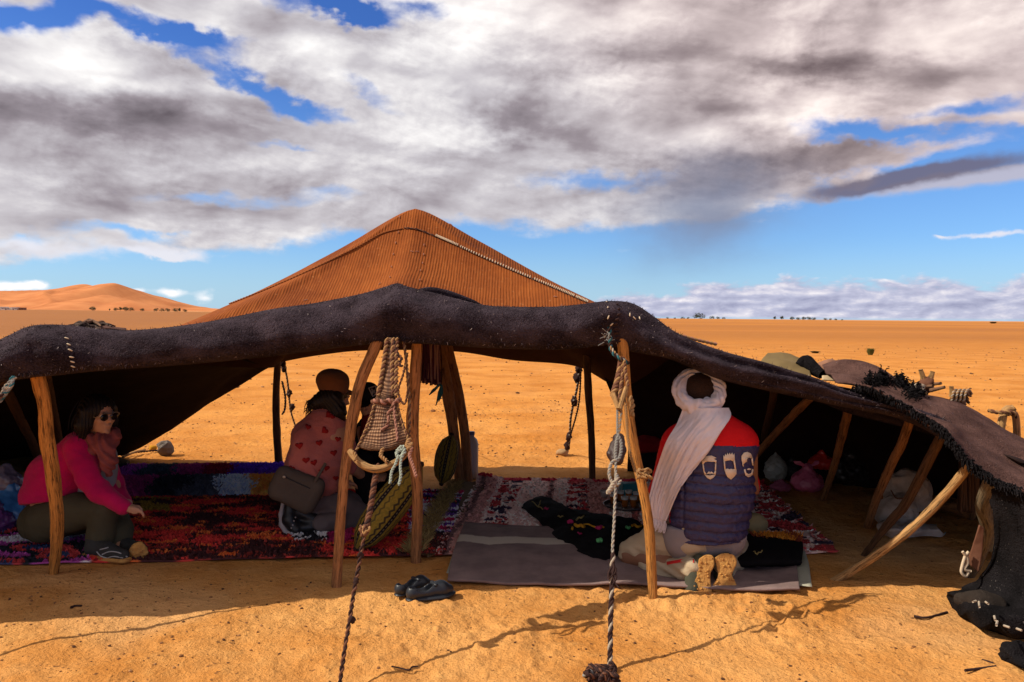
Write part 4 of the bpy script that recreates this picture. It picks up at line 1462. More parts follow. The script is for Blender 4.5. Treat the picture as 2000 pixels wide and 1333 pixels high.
bc = thing('embroidered_cloth', G(1150, 1045), 'crumpled black cloth with bits of bright embroidery spread before the kneeling man', 'cloth')
BC = [[G(1018, 990, 0.03), G(1060, 1026, 0.035), G(1100, 1062, 0.04), G(1150, 1088, 0.04), G(1182, 1098, 0.03)],
      [G(1030, 978, 0.05), G(1082, 1010, 0.07), G(1130, 1040, 0.08), G(1190, 1062, 0.08), G(1215, 1080, 0.05)],
      [G(1050, 968, 0.07), G(1105, 1000, 0.08), G(1165, 1012, 0.10), G(1210, 1030, 0.10), G(1245, 1055, 0.06)],
      [G(1076, 974, 0.05), G(1120, 998, 0.05), G(1185, 1003, 0.05), G(1235, 1016, 0.05), G(1262, 1030, 0.04)]]
bco = cloth_grid('cloth', BC, 50, 90, M['black'], bc, 0.022, 6.0, 85, 0.006)
for kk, c in (('yellow_thread', (0.50, 0.24, 0.02)), ('pink_thread', (0.50, 0.03, 0.13)), ('green_thread', (0.12, 0.42, 0.16)), ('straw_thread', (0.35, 0.27, 0.10))):
    M[kk] = plain(kk, c, 0.9, 0.1, 0.2)
BC_BVH = bvh_of(bco)


def embroider(items, parent, bvh, par_mesh):
    for (x0, y0, x1, y1, w, key) in items:
        pts = []
        for t in np.linspace(0, 1, 9):
            q = hit(bvh, x0 + (x1 - x0) * t, y0 + (y1 - y0) * t + 1.5 * math.sin(t * 9 + x0), 0.010)
            if q is not None: pts.append(q)
        if len(pts) > 2:
            V, F, uv = tube_np(pts, w, seg=6, n=14)
            mesh_np('embroidery', V, fix_quads(F), M[key], par_mesh)


embroider([(1124, 1029, 1142, 1031, 0.011, 'yellow_thread'), (1140, 1027, 1180, 1034, 0.006, 'yellow_thread'), (1166, 1035, 1176, 1033, 0.012, 'pink_thread'), (1112, 1022, 1118, 1021, 0.012, 'pink_thread'),
           (1126, 1017, 1140, 1012, 0.006, 'straw_thread'), (1168, 1059, 1175, 1058, 0.013, 'green_thread'), (1222, 1033, 1230, 1034, 0.008, 'green_thread'), (1234, 1029, 1252, 1032, 0.009, 'yellow_thread'),
           (1040, 983, 1060, 998, 0.004, 'straw_thread'), (1052, 993, 1056, 982, 0.004, 'straw_thread'), (1064, 995, 1072, 997, 0.005, 'pink_thread'), (1090, 1011, 1100, 1012, 0.004, 'straw_thread'), (1128, 1044, 1136, 1046, 0.004, 'pink_thread'), (1117, 1037, 1119, 1033, 0.006, 'yellow_thread')],
          bc, BC_BVH, bco)

# --- folded black textile with orange fringe at the man's right
fb = thing('folded_textile', G(1510, 1080), 'folded black textile with an orange fringe right of the kneeling man', 'textile')
FBQ = [[G(1432, 1106, 0.03), G(1500, 1104, 0.03), G(1560, 1103, 0.03)], [G(1432, 1098, 0.075), G(1500, 1097, 0.08), G(1566, 1095, 0.06)],
       [G(1440, 1062, 0.08), G(1500, 1060, 0.09), G(1568, 1064, 0.06)], [G(1445, 1046, 0.045), G(1500, 1046, 0.045), G(1562, 1052, 0.03)]]
fbo = cloth_grid('folded_cloth', FBQ, 26, 50, M['black'], fb, 0.010, 7, 87, 0.02)
tufts('fringe', [G(1480, 1060, 0.06), G(1565, 1064, 0.05), G(1560, 1048, 0.05), G(1470, 1046, 0.06)], 900, lambda x, y, u, v: np.where((vnoise(x * 20, y, seed=9) > 0)[:, None], [[0.36, 0.13, 0.015]], [[0.14, 0.03, 0.015]]), M['tint'], fb, (0.02, 0.04), 0.006, 0.055, 9, 0.8)
FB_BVH = bvh_of(fbo)
embroider([(1472, 1080, 1478, 1086, 0.004, 'straw_thread'), (1478, 1086, 1488, 1080, 0.004, 'straw_thread')], fb, FB_BVH, fbo)
# ------------------------------------------------------------------ people
def bbox_of(pts, m):
    a = np.array([list(p) for p in pts])
    return a.min(0) - m, a.max(0) + m


def finger_hand(s, wrist, knuck, palm_n, thumb_side, size=1.0, curl=0.7):
    """adds a palm, four bent fingers and a thumb to a distance field"""
    w, kn = Vector(wrist), Vector(knuck)
    d = (kn - w).normalized()
    n = Vector(palm_n); n = (n - d * n.dot(d)).normalized()
    sd_ = d.cross(n) * thumb_side
    L = 0.085 * size
    c = w + d * L
    s.cone(w, w + d * L * 0.8, 0.027 * size, 0.036 * size, 0.01, axis=n, flat=0.55)
    s.cone(w + d * L * 0.55 + sd_ * 0.02 * size, c + sd_ * 0.030 * size, 0.016 * size, 0.013 * size, 0.012)
    for i, (off, ln) in enumerate(((0.030, 0.070), (0.010, 0.078), (-0.010, 0.073), (-0.029, 0.058))):
        b = c + sd_ * off * size - d * 0.012 * size
        dd = d.copy(); p = b
        for k, f in enumerate((0.46, 0.30, 0.24)):
            q = p + dd * ln * f * size
            s.cone(p, q, (0.0098 - 0.0008 * k) * size, (0.009 - 0.0008 * k) * size, 0.003)
            p = q
            dd = (Matrix.Rotation(-curl * (0.9 if k == 0 else 0.75), 3, d.cross(n)) @ dd).normalized()
    b = w + d * L * 0.30 + sd_ * 0.026 * size
    t1 = b + (d * 0.6 + sd_ * 0.7 - n * 0.3).normalized() * 0.036 * size
    t2 = t1 + (d * 0.9 + sd_ * 0.15 - n * 0.45).normalized() * 0.030 * size
    s.chain([b, t1, t2], [0.0135 * size, 0.0115 * size, 0.009 * size], 0.006)


def face_head(s, c, fwd, up, size=1.0):
    """skull, jaw, nose, brow, lips, chin, ears around centre c"""
    f = Vector(fwd).normalized(); u = Vector(up); u = (u - f * u.dot(f)).normalized(); r = f.cross(u)
    R = Matrix((r, f, u)).transposed()
    c = Vector(c)
    z = size
    s.ell(c + u * 0.025 * z - f * 0.010 * z, (0.076 * z, 0.094 * z, 0.090 * z), R, 0.01)
    s.ell(c - u * 0.045 * z + f * 0.028 * z, (0.056 * z, 0.062 * z, 0.070 * z), R, 0.03)
    s.cone(c + u * 0.010 * z + f * 0.086 * z, c - u * 0.022 * z + f * 0.108 * z, 0.008 * z, 0.012 * z, 0.012)      # nose
    s.ell(c - u * 0.022 * z + f * 0.096 * z, (0.017 * z, 0.012 * z, 0.010 * z), R, 0.008)
    s.ell(c + u * 0.024 * z + f * 0.082 * z, (0.050 * z, 0.014 * z, 0.010 * z), R, 0.014)                        # brow
    for e in (-1, 1):
        s.ell(c + u * 0.004 * z + f * 0.088 * z + r * 0.031 * z * e, (0.018 * z, 0.016 * z, 0.012 * z), R, 0.006, sub=True)
        s.ell(c + u * 0.004 * z + f * 0.073 * z + r * 0.031 * z * e, (0.014 * z, 0.012 * z, 0.012 * z), R, 0.003)
        s.ell(c - u * 0.022 * z + f * 0.060 * z + r * 0.040 * z * e, (0.020 * z, 0.022 * z, 0.020 * z), R, 0.02)
        s.ell(c - u * 0.004 * z - f * 0.005 * z + r * 0.078 * z * e, (0.010 * z, 0.020 * z, 0.030 * z), R, 0.006)
    s.ell(c - u * 0.050 * z + f * 0.090 * z, (0.024 * z, 0.009 * z, 0.006 * z), R, 0.006)
    s.ell(c - u * 0.061 * z + f * 0.087 * z, (0.021 * z, 0.010 * z, 0.007 * z), R, 0.005)
    s.ell(c - u * 0.092 * z + f * 0.074 * z, (0.024 * z, 0.020 * z, 0.018 * z), R, 0.015)
    return R


def folds(amp, fx, fy, fz, seed, oct=3):
    return lambda V, N: amp * fbm(V[:, 0] * fx, V[:, 1] * fy, V[:, 2] * fz, oct=oct, seed=seed)


def patch(name, polys, bvh, off, mat, parent):
    """flat print: pixel outlines laid onto a garment"""
    V, F = [], []
    from mathutils.geometry import tessellate_polygon
    for poly in polys:
        pts = [hit(bvh, a, b, off) for a, b in poly]
        if any(p is None for p in pts):
            continue
        tri = tessellate_polygon([[Vector((a, -b, 0)) for a, b in poly]])
        k = len(V)
        V += [list(p) for p in pts]
        F += [[k + i for i in t] for t in tri]
    if not V: return None
    o = mesh_np(name, np.array(V), F, mat, parent)
    solid(o, 0.0025, 0)
    return o


# ====== the kneeling man in vest and turban (seen from behind)
M['vest_navy'] = material('navy_quilted_nylon', lambda nt, b: (
    setin(nt, b, 'Base Color', mixc(noise(coord(), 14, 4, 0.6), (0.020, 0.017, 0.070), (0.030, 0.024, 0.088))), setin(nt, b, 'Roughness', 0.42),
    setin(nt, b, 'Specular IOR Level', 0.45), bump(nt, b, noise(coord(), 32, 4, 0.6, 0.4), 0.012)))
M['vest_red'] = cloth('red_nylon', (0.62, 0.012, 0.016), (0.50, 0.008, 0.012), 30, 0.6, bd=0.004)
M['beige'] = cloth('beige_cotton', (0.50, 0.40, 0.27), (0.42, 0.33, 0.22), 22, 0.85, bd=0.006)
M['grey_shirt'] = cloth('grey_jersey', (0.27, 0.24, 0.25), (0.22, 0.19, 0.20), 22, 0.9, bd=0.004)
M['turban'] = cloth('white_cotton_gauze', (0.80, 0.74, 0.78), (0.66, 0.58, 0.62), 16, 0.9, bd=0.006)
M['boot_up'] = cloth('grey_green_boot_fabric', (0.10, 0.10, 0.065), (0.05, 0.05, 0.04), 30, 0.9, bd=0.006)
M['cream'] = plain('cream_print', (0.70, 0.56, 0.42), 0.7, 0.2, 0.05)


def sole_mat(nt, b):
    o = coord()
    n = noise(o, 34, 4, 0.65); n2 = noise(o, 75, 3, 0.6)
    c = mixc(sstep(n, 0.35, 0.7), (0.52, 0.27, 0.075), (0.40, 0.18, 0.05))
    c = mixc(sstep(n2, 0.62, 0.70) * sstep(n, 0.45, 0.6), c, (0.06, 0.03, 0.018))
    setin(nt, b, 'Base Color', c); setin(nt, b, 'Roughness', 0.95); bump(nt, b, n2 + n * 0.5, 0.006)


M['sole'] = material('sand_caked_sole', sole_mat)

man = thing('person', G(1390, 1150), 'person kneeling with back turned in white turban, red and navy vest, beige trousers', 'person')
man.location.z = 0
MY = 4.45
NECK = P(1376, 815, 4.47)
man_pts = [P(1190, 700, 4.5), P(1520, 1170, 4.2), P(1300, 900, 5.05)]


def man_body():
    lo, hi = bbox_of(man_pts, 0.06)
    s = SDF(lo, hi, 0.0075)
    hc = P(1364, 772, 4.53)
    face_head(s, hc, (0.05, 0.80, -0.60), (0, 0.55, 0.8), 1.0)
    s.cone(P(1372, 790, 4.50), P(1378, 835, 4.47), 0.052, 0.07, 0.03)
    s.cone(P(1382, 1045, 4.42), P(1385, 870, 4.46), 0.14, 0.17, 0.04, axis=(0, 1, 0), flat=0.6)
    s.cone(P(1318, 868, 4.47), P(1455, 868, 4.47), 0.06, 0.06, 0.05)
    for sh, el, wr, sd_ in ((P(1462, 872, 4.47), P(1466, 955, 4.60), P(1420, 962, 4.84), 1), (P(1312, 872, 4.47), P(1290, 958, 4.62), P(1310, 972, 4.86), -1)):
        s.chain([sh, el, wr], [0.05, 0.042, 0.028], 0.03)
        dd = (wr - el).normalized()
        finger_hand(s, wr, wr + dd * 0.09 + Vector((-0.02 * sd_, 0.02, -0.02)), (0, -0.2, 1), -sd_, 1.0, 0.6)
    for hp, kn, an in ((P(1350, 1050, 4.44), P(1232, 1085, 4.62), P(1350, 1112, 4.34)), (P(1412, 1050, 4.46), P(1440, 1074, 4.82), P(1412, 1110, 4.34))):
        s.chain([hp, kn, an], [0.085, 0.06, 0.04], 0.03)
    return sdf_obj('body', s, M['skin_dark'], man, 1)


man_body()


def man_trousers():
    lo, hi = bbox_of([P(1195, 1010, 4.4), P(1500, 1130, 4.3), P(1470, 1080, 4.95)], 0.10)
    s = SDF(lo, hi, 0.008)
    s.cone(P(1350, 1052, 4.42), P(1398, 1054, 4.46), 0.112, 0.108, 0.04, axis=(0, 1, 0), flat=0.82)
    s.chain([P(1350, 1050, 4.44), P(1290, 1056, 4.54), P(1232, 1078, 4.63)], [0.115, 0.100, 0.072], 0.04)
    s.chain([P(1240, 1096, 4.62), P(1300, 1112, 4.46), P(1352, 1112, 4.30)], [0.058, 0.066, 0.058], 0.015)
    s.chain([P(1408, 1050, 4.46), P(1440, 1074, 4.84), P(1428, 1105, 4.55), P(1412, 1112, 4.33)], [0.115, 0.075, 0.060, 0.052], 0.03)

    def disp(V, N):
        w = np.clip((V[:, 2] < 0.26) * 1.0, 0, 1)
        a = 0.006 * fbm(V[:, 0] * 9 + V[:, 2] * 10, V[:, 1] * 9, V[:, 2] * 16, oct=3, seed=201)
        wr = 0.009 * np.sin((V[:, 0] * 0.75 + V[:, 2] * 1.3) * 62 + 3 * vnoise(V[:, 0] * 9, V[:, 2] * 9, seed=5)) * np.clip(1 - (V[:, 2] - 0.03) / 0.16, 0, 1)
        return a + wr * 0.8
    return sdf_obj('trousers', s, M['beige'], man, 1, disp)


mt = man_trousers()
MT_BVH = bvh_of(mt)
patch('trouser_piping', [[(1303, 1098), (1312, 1097), (1330, 1094), (1355, 1094), (1355, 1100), (1330, 1099), (1312, 1102), (1304, 1104)]], MT_BVH, 0.004, plain('red_piping', (0.62, 0.02, 0.02), 0.7), man)

Z_HEM = P(1385, 1066, 4.3).z
Z_YOKE = P(1430, 874, 4.3).z


def vest_field(s, g=0.0):
    s.cone(P(1378, 1078, 4.43), P(1388, 965, 4.45), 0.205 + g, 0.238 + g, 0.03, axis=(0, 1, 0), flat=0.66)
    s.cone(P(1388, 965, 4.45), P(1387, 885, 4.47), 0.238 + g, 0.240 + g, 0.03, axis=(0, 1, 0), flat=0.62)
    s.cone(P(1324, 868, 4.47), P(1448, 866, 4.47), 0.088 + g, 0.088 + g, 0.06)
    s.cone(P(1378, 806, 4.47), P(1382, 850, 4.46), 0.075 + g, 0.13 + g, 0.06, axis=(0, 1, 0), flat=0.8)


def man_vest():
    lo, hi = bbox_of([P(1275, 790, 4.47), P(1500, 1075, 4.47)], 0.05)
    lo[1] = 4.1; hi[1] = 4.8
    s = SDF(lo, hi, 0.007)
    vest_field(s)
    s.cut((0, 0, Z_HEM), (0.0, 0.0, -1))

    def disp(V, N):
        z = V[:, 2] + 0.006 * vnoise(V[:, 0] * 14, V[:, 1] * 14, seed=207) + 0.012 * np.sin(V[:, 0] * 5)
        zz = (Z_YOKE - 0.165 - z)
        ph = zz / 0.052
        fr = ph - np.round(ph)
        puff = -0.013 * np.exp(-(fr / 0.13) ** 2) * (zz > -0.026)
        puff = puff * (0.75 + 0.4 * vnoise(V[:, 0] * 11, ph.round() * 3.3, seed=208))
        sid = -0.008 * np.exp(-((V[:, 0] - P(1337, 1000, 4.3).x) / 0.006) ** 2) * (zz > 0)
        wr = 0.0045 * fbm(V[:, 0] * 22, V[:, 1] * 22, V[:, 2] * 34, oct=3, seed=209) * (zz > -0.03)
        yk = -0.006 * np.exp(-((V[:, 2] - Z_YOKE) / 0.006) ** 2)
        return puff + sid + wr + yk + 0.004 * fbm(V[:, 0] * 8, V[:, 1] * 8, V[:, 2] * 8, oct=2, seed=210)
    line = lambda c: (c[:, 2] > Z_YOKE - 0.05 * (c[:, 0] - P(1430, 874, 4.3).x)).astype(int)
    xl = P(1318, 960, 4.3).x
    mf = lambda c: np.maximum(line(c), (c[:, 0] < xl).astype(int))
    return sdf_obj('vest', s, [M['vest_navy'], M['vest_red']], man, 1, disp, mf)


vest = man_vest()
VEST_BVH = bvh_of(vest)


def man_rest():
    # shirt hem under the vest
    lo, hi = bbox_of([P(1290, 1030, 4.4), P(1470, 1095, 4.4)], 0.04)
    lo[1] = 4.1; hi[1] = 4.75
    s = SDF(lo, hi, 0.008)
    s.cone(P(1345, 1050, 4.44), P(1414, 1046, 4.44), 0.146, 0.128, 0.04, axis=(0, 1, 0), flat=0.80)
    s.cut((0, 0, P(1385, 1040, 4.3).z), (0, 0, 1))
    s.cut((0, 0, P(1385, 1086, 4.28).z), (-0.12, 0, -1))
    sdf_obj('shirt_hem', s, M['grey_shirt'], man, 1, folds(0.004, 6, 6, 12, 211))
    # sleeves
    for sh, el, wr in ((P(1446, 876, 4.54), P(1460, 950, 4.66), P(1424, 962, 4.80)), (P(1316, 872, 4.47), P(1290, 958, 4.62), P(1306, 972, 4.82))):
        lo, hi = bbox_of([sh, el, wr], 0.14)
        s = SDF(lo, hi, 0.009)
        s.chain([sh, el, wr], [0.080, 0.064, 0.045], 0.03)
        sdf_obj('sleeve', s, M['vest_red'], man, 1, folds(0.005, 10, 10, 18, 213))
    # turban ring, tilted because he bows his head
    c = P(1365, 766, 4.475)
    s = SDF(np.array(list(c)) - 0.22, np.array(list(c)) + 0.22, 0.006)
    s.torus(c + Vector((0, 0, 0.006)), 0.109, 0.039, (math.radians(50), math.radians(-6), 0), 0.01, 1.02, 1.0)
    s.torus(c + Vector((0, 0.01, -0.020)), 0.103, 0.034, (math.radians(38), math.radians(4), 0), 0.02)

    def tdisp(V, N):
        d = V - np.array(list(c))
        th = np.arctan2(d[:, 2], d[:, 0])
        r = np.linalg.norm(d, axis=1)
        return (0.004 + 0.003 * vnoise(th * 1.5, r * 9, seed=218)) * np.sin(th * 3.5 + r * 170 + d[:, 1] * 110 + 4.5 * vnoise(th * 2, r * 20, seed=214)) + 0.006 * fbm(V[:, 0] * 25, V[:, 1] * 25, V[:, 2] * 25, oct=2, seed=215)
    sdf_obj('turban', s, M['turban'], man, 1, tdisp)
    # crown of the head under short cropped hair
    s = SDF(np.array(list(c)) - 0.16, np.array(list(c)) + 0.18, 0.006)
    s.ell(P(1365, 762, 4.53), (0.098, 0.100, 0.100), None, 0.01)
    sdf_obj('hair', s, plain('cropped_brown_hair', (0.055, 0.030, 0.021), 0.9, 0.1, 0.9, 140, 0.008), man, 0)
    # wrap round the neck
    s = SDF(np.array(list(NECK)) - 0.22, np.array(list(NECK)) + 0.22, 0.007)
    s.cone(P(1376, 797, 4.48), P(1378, 822, 4.47), 0.076, 0.108, 0.02, axis=(0, 1, 0), flat=0.9)
    sdf_obj('neck_wrap', s, M['turban'], man, 1, lambda V, N: 0.007 * np.sin(V[:, 2] * 160 + V[:, 0] * 60 + 2 * vnoise(V[:, 0] * 10, V[:, 2] * 10, seed=216)))


man_rest()


def man_scarf():
    # left and right borders in the photograph's pixels, laid on the back of the vest
    Lb = [(1334, 797), (1322, 828), (1302, 862), (1286, 905), (1273, 950), (1266, 985), (1274, 1012)]
    Rb = [(1423, 797), (1427, 815), (1406, 846), (1384, 882), (1352, 922), (1326, 958), (1300, 1018)]
    nu, nv = 90, 70
    L = catmull(np.array(Lb, float), nu); R = catmull(np.array(Rb, float), nu)
    S = np.zeros((nu, nv, 3))
    Y = np.zeros((nu, nv))
    t = np.linspace(0, 1, nv)
    for i in range(nu):
        for j in range(nv):
            a = L[i] * (1 - t[j]) + R[i] * t[j]
            h_ = hit(VEST_BVH, a[0], a[1], 0)
            Y[i, j] = h_.y if h_ is not None else np.nan
    base = np.where(np.isnan(Y), 4.47, Y)
    # cloth bridges hollows: smooth the depth and stay outside the vest
    sm = base.copy()
    for _ in range(60):
        q = np.pad(sm, 1, mode='edge')
        sm = np.minimum((q[:-2, 1:-1] + q[2:, 1:-1] + q[1:-1, :-2] + q[1:-1, 2:]) / 4, base)
    for i in range(nu):
        u = i / (nu - 1)
        for j in range(nv):
            a = L[i] * (1 - t[j]) + R[i] * t[j]
            # long folds that fan from the right shoulder to the hanging end
            q = (t[j] * (1.0 - 0.35 * u)) * 38 + 7.0 * vnoise(np.array([u * 2.2]), np.array([t[j] * 3]), seed=221)[0] + u * 13
            am = 0.55 + 0.6 * vnoise(np.array([u * 4.0 + 9]), np.array([t[j] * 5]), seed=223)[0]
            fo = am * (0.0065 * math.sin(q) + 0.004 * math.sin(q * 2.3 + 1)) + 0.004 * vnoise(np.array([u * 16]), np.array([t[j] * 16 + u * 9]), seed=225)[0]
            fo *= min(1, u * 6 + 0.25)
            S[i, j] = list(P(a[0], a[1], sm[i, j] - 0.034 - 0.016 * math.sin(math.pi * t[j]) + fo))
    uu, vv = np.meshgrid(np.linspace(0, 1, nu), t, indexing='ij')
    o = mesh_np('scarf', S.reshape(-1, 3), grid_faces(nu, nv), M['turban'], man, uv=np.stack([uu, vv], -1).reshape(-1, 2))
    solid(o, 0.006, 0)
    # frayed ends
    parts = []
    for j in range(0, nv, 2):
        p = S[-1, j]
        q = [p, p + np.array([random.uniform(-.01, .01), random.uniform(-.01, .0), -0.025]), p + np.array([random.uniform(-.02, .02), random.uniform(-.01, 0), -0.05 - 0.02 * random.random()])]
        V, F, uv = tube_np(q, 0.0028, seg=5, n=6, cap=False)
        parts.append((V, F))
    V, F, _ = merge(parts)
    f = mesh_np('scarf_fringe', V, F, M['turban'], man)
    f['kind'] = 'stuff'


man_scarf()


def emblem():
    c = lambda L: [(1150 + x / 2.666, 680 + y / 2.666) for x, y in L]
    H1 = [[(588, 588), (594, 572), (612, 562), (640, 560), (664, 572), (650, 577), (664, 584), (662, 600), (654, 592), (640, 592), (620, 590), (604, 594), (598, 604), (590, 604)],
          [(590, 604), (598, 604), (603, 640), (597, 640)], [(656, 600), (663, 600), (660, 640), (654, 640)],
          [(597, 640), (603, 640), (612, 652), (604, 660)], [(654, 640), (661, 640), (657, 660), (648, 652)],
          [(604, 660), (612, 656), (632, 664), (650, 656), (657, 660), (648, 676), (632, 686), (614, 676)],
          [(612, 652), (626, 643), (631, 647), (637, 643), (650, 652), (637, 652), (631, 655), (624, 652)]]
    H2 = [[(699, 580), (698, 558), (704, 566), (708, 550), (714, 560), (719, 545), (725, 557), (731, 544), (736, 556), (744, 544), (748, 558), (755, 548), (757, 580), (750, 590), (736, 584), (718, 586), (706, 590)],
          [(699, 580), (706, 590), (710, 630), (704, 634)], [(757, 580), (764, 634), (757, 630), (750, 590)],
          [(704, 634), (710, 630), (722, 628), (728, 632), (738, 629), (748, 632), (757, 629), (766, 634), (766, 656), (754, 678), (738, 686), (722, 678), (712, 656)]]
    H3 = [[(792, 585), (792, 562), (804, 545), (822, 540), (840, 548), (849, 570), (842, 574), (832, 568), (820, 576), (818, 592), (806, 600), (800, 606)],
          [(793, 585), (800, 606), (804, 618), (798, 614)], [(849, 570), (852, 614), (847, 610), (842, 580)],
          [(805, 636), (811, 630), (815, 650), (829, 655), (842, 650), (846, 630), (852, 634), (848, 658), (838, 672), (826, 674), (812, 662)],
          [(818, 632), (830, 626), (842, 632), (836, 636), (824, 636)]]
    k = 0
    for H in (H1, H2, H3):
        patch('emblem', [c(p) for p in H], VEST_BVH, 0.006, M['cream'], man)


emblem()


def boot(outline, zt, zh, name_label, up_pts, up_r):
    """sole seen from below: outline in pixels, tilted from toe (zt) to heel (zh)"""
    mx_ = sum(a for a, b in outline) / len(outline)
    outline = [(mx_ + (a - mx_) * 1.16, b) for a, b in outline]
    ys = [b for a, b in outline]
    y0, y1 = max(ys), min(ys)
    n = 60
    C = catmull(np.array(outline + [outline[0]], float), n + 1)[:-1]
    fr, bk = [], []
    for a, b in C:
        t = (y0 - b) / (y0 - y1)
        fr.append(P(a, b, zt + (zh - zt) * t)); bk.append(P(a, b, zt + (zh - zt) * t + 0.030))
    V = [list(p) for p in fr + bk]
    F = [list(range(n))[::-1], list(range(n, 2 * n))] + [[i, (i + 1) % n, n + (i + 1) % n, n + i] for i in range(n)]
    b_ = thing_part = None
    lo, hi = bbox_of(up_pts, 0.12)
    s = SDF(lo, hi, 0.007)
    s.chain(up_pts, up_r, 0.025)
    o = sdf_obj('boot', s, M['boot_up'], man, 1, folds(0.004, 14, 14, 14, 231))
    so = mesh_np('sole', np.array(V), F, M['sole'], o, sm=False)
    bv = so.modifiers.new('edge', 'BEVEL'); bv.width = 0.008; bv.segments = 2
    bv.limit_method = 'ANGLE'
    # tread lugs
    parts = []
    ctr = C.mean(0)
    for _ in range(14):
        a = ctr + (C[random.randrange(n)] - ctr) * math.sqrt(random.random()) * 0.86
        t = (y0 - a[1]) / (y0 - y1)
        parts.append(ell_np(P(a[0], a[1], zt + (zh - zt) * t - 0.002), (0.008, 0.004, 0.007), 6, 4, (0, 0, 0), 0.3, random.randrange(99)))
    V, F, _ = merge(parts)
    l = mesh_np('tread', V, F, M['sole'], o)
    l['kind'] = 'stuff'


boot([(1366, 1092), (1378, 1084), (1390, 1087), (1392, 1105), (1386, 1120), (1386, 1140), (1388, 1155), (1380, 1163), (1362, 1166), (1350, 1163), (1352, 1150), (1360, 1130), (1364, 1110)], 4.19, 4.27,
     '', [P(1352, 1153, 4.235), P(1357, 1125, 4.28), P(1368, 1100, 4.31), P(1366, 1098, 4.42)], [0.042, 0.048, 0.044, 0.050])
boot([(1398, 1090), (1412, 1081), (1430, 1084), (1436, 1098), (1432, 1112), (1428, 1124), (1434, 1138), (1436, 1150), (1426, 1157), (1408, 1158), (1394, 1153), (1396, 1142), (1404, 1126), (1402, 1108)], 4.21, 4.29,
     '', [P(1412, 1146, 4.27), P(1412, 1122, 4.33), P(1416, 1096, 4.36), P(1412, 1098, 4.44)], [0.040, 0.046, 0.044, 0.050])

# ====== the woman in the pink jacket (left)
M['pink'] = cloth('pink_fleece', (0.56, 0.010, 0.105), (0.42, 0.006, 0.08), 34, 0.9, 0.1, bd=0.004)
M['olive'] = cloth('olive_trousers', (0.085, 0.075, 0.045), (0.06, 0.052, 0.033), 24, 0.9, bd=0.005)
M['rose_scarf'] = cloth('rose_printed_scarf', (0.34, 0.10, 0.09), (0.22, 0.055, 0.055), 60, 0.9, bd=0.006)
M['grey_tee'] = cloth('grey_tee', (0.25, 0.25, 0.28), (0.20, 0.20, 0.22), 24, 0.9, bd=0.003)
M['sneaker'] = cloth('grey_sneaker_mesh', (0.055, 0.055, 0.052), (0.03, 0.03, 0.03), 40, 0.8, bd=0.004)
M['sneaker_line'] = plain('pale_sneaker_trim', (0.42, 0.42, 0.42), 0.6)
M['glass'] = plain('dark_lens', (0.010, 0.008, 0.009), 0.08, 0.6, 0.1)
M['frame'] = plain('metal_frame', (0.5, 0.4, 0.3), 0.3, 0.5, 0.1, metal=0.7)

wp = thing('person', (*G(170, 1090)[:2], 0), 'person with dark hair and sunglasses sitting on the rug in a bright pink jacket', 'person')
WH = P(193, 812, 4.86)
WF = Vector((0.90, -0.42, -0.06)).normalized()


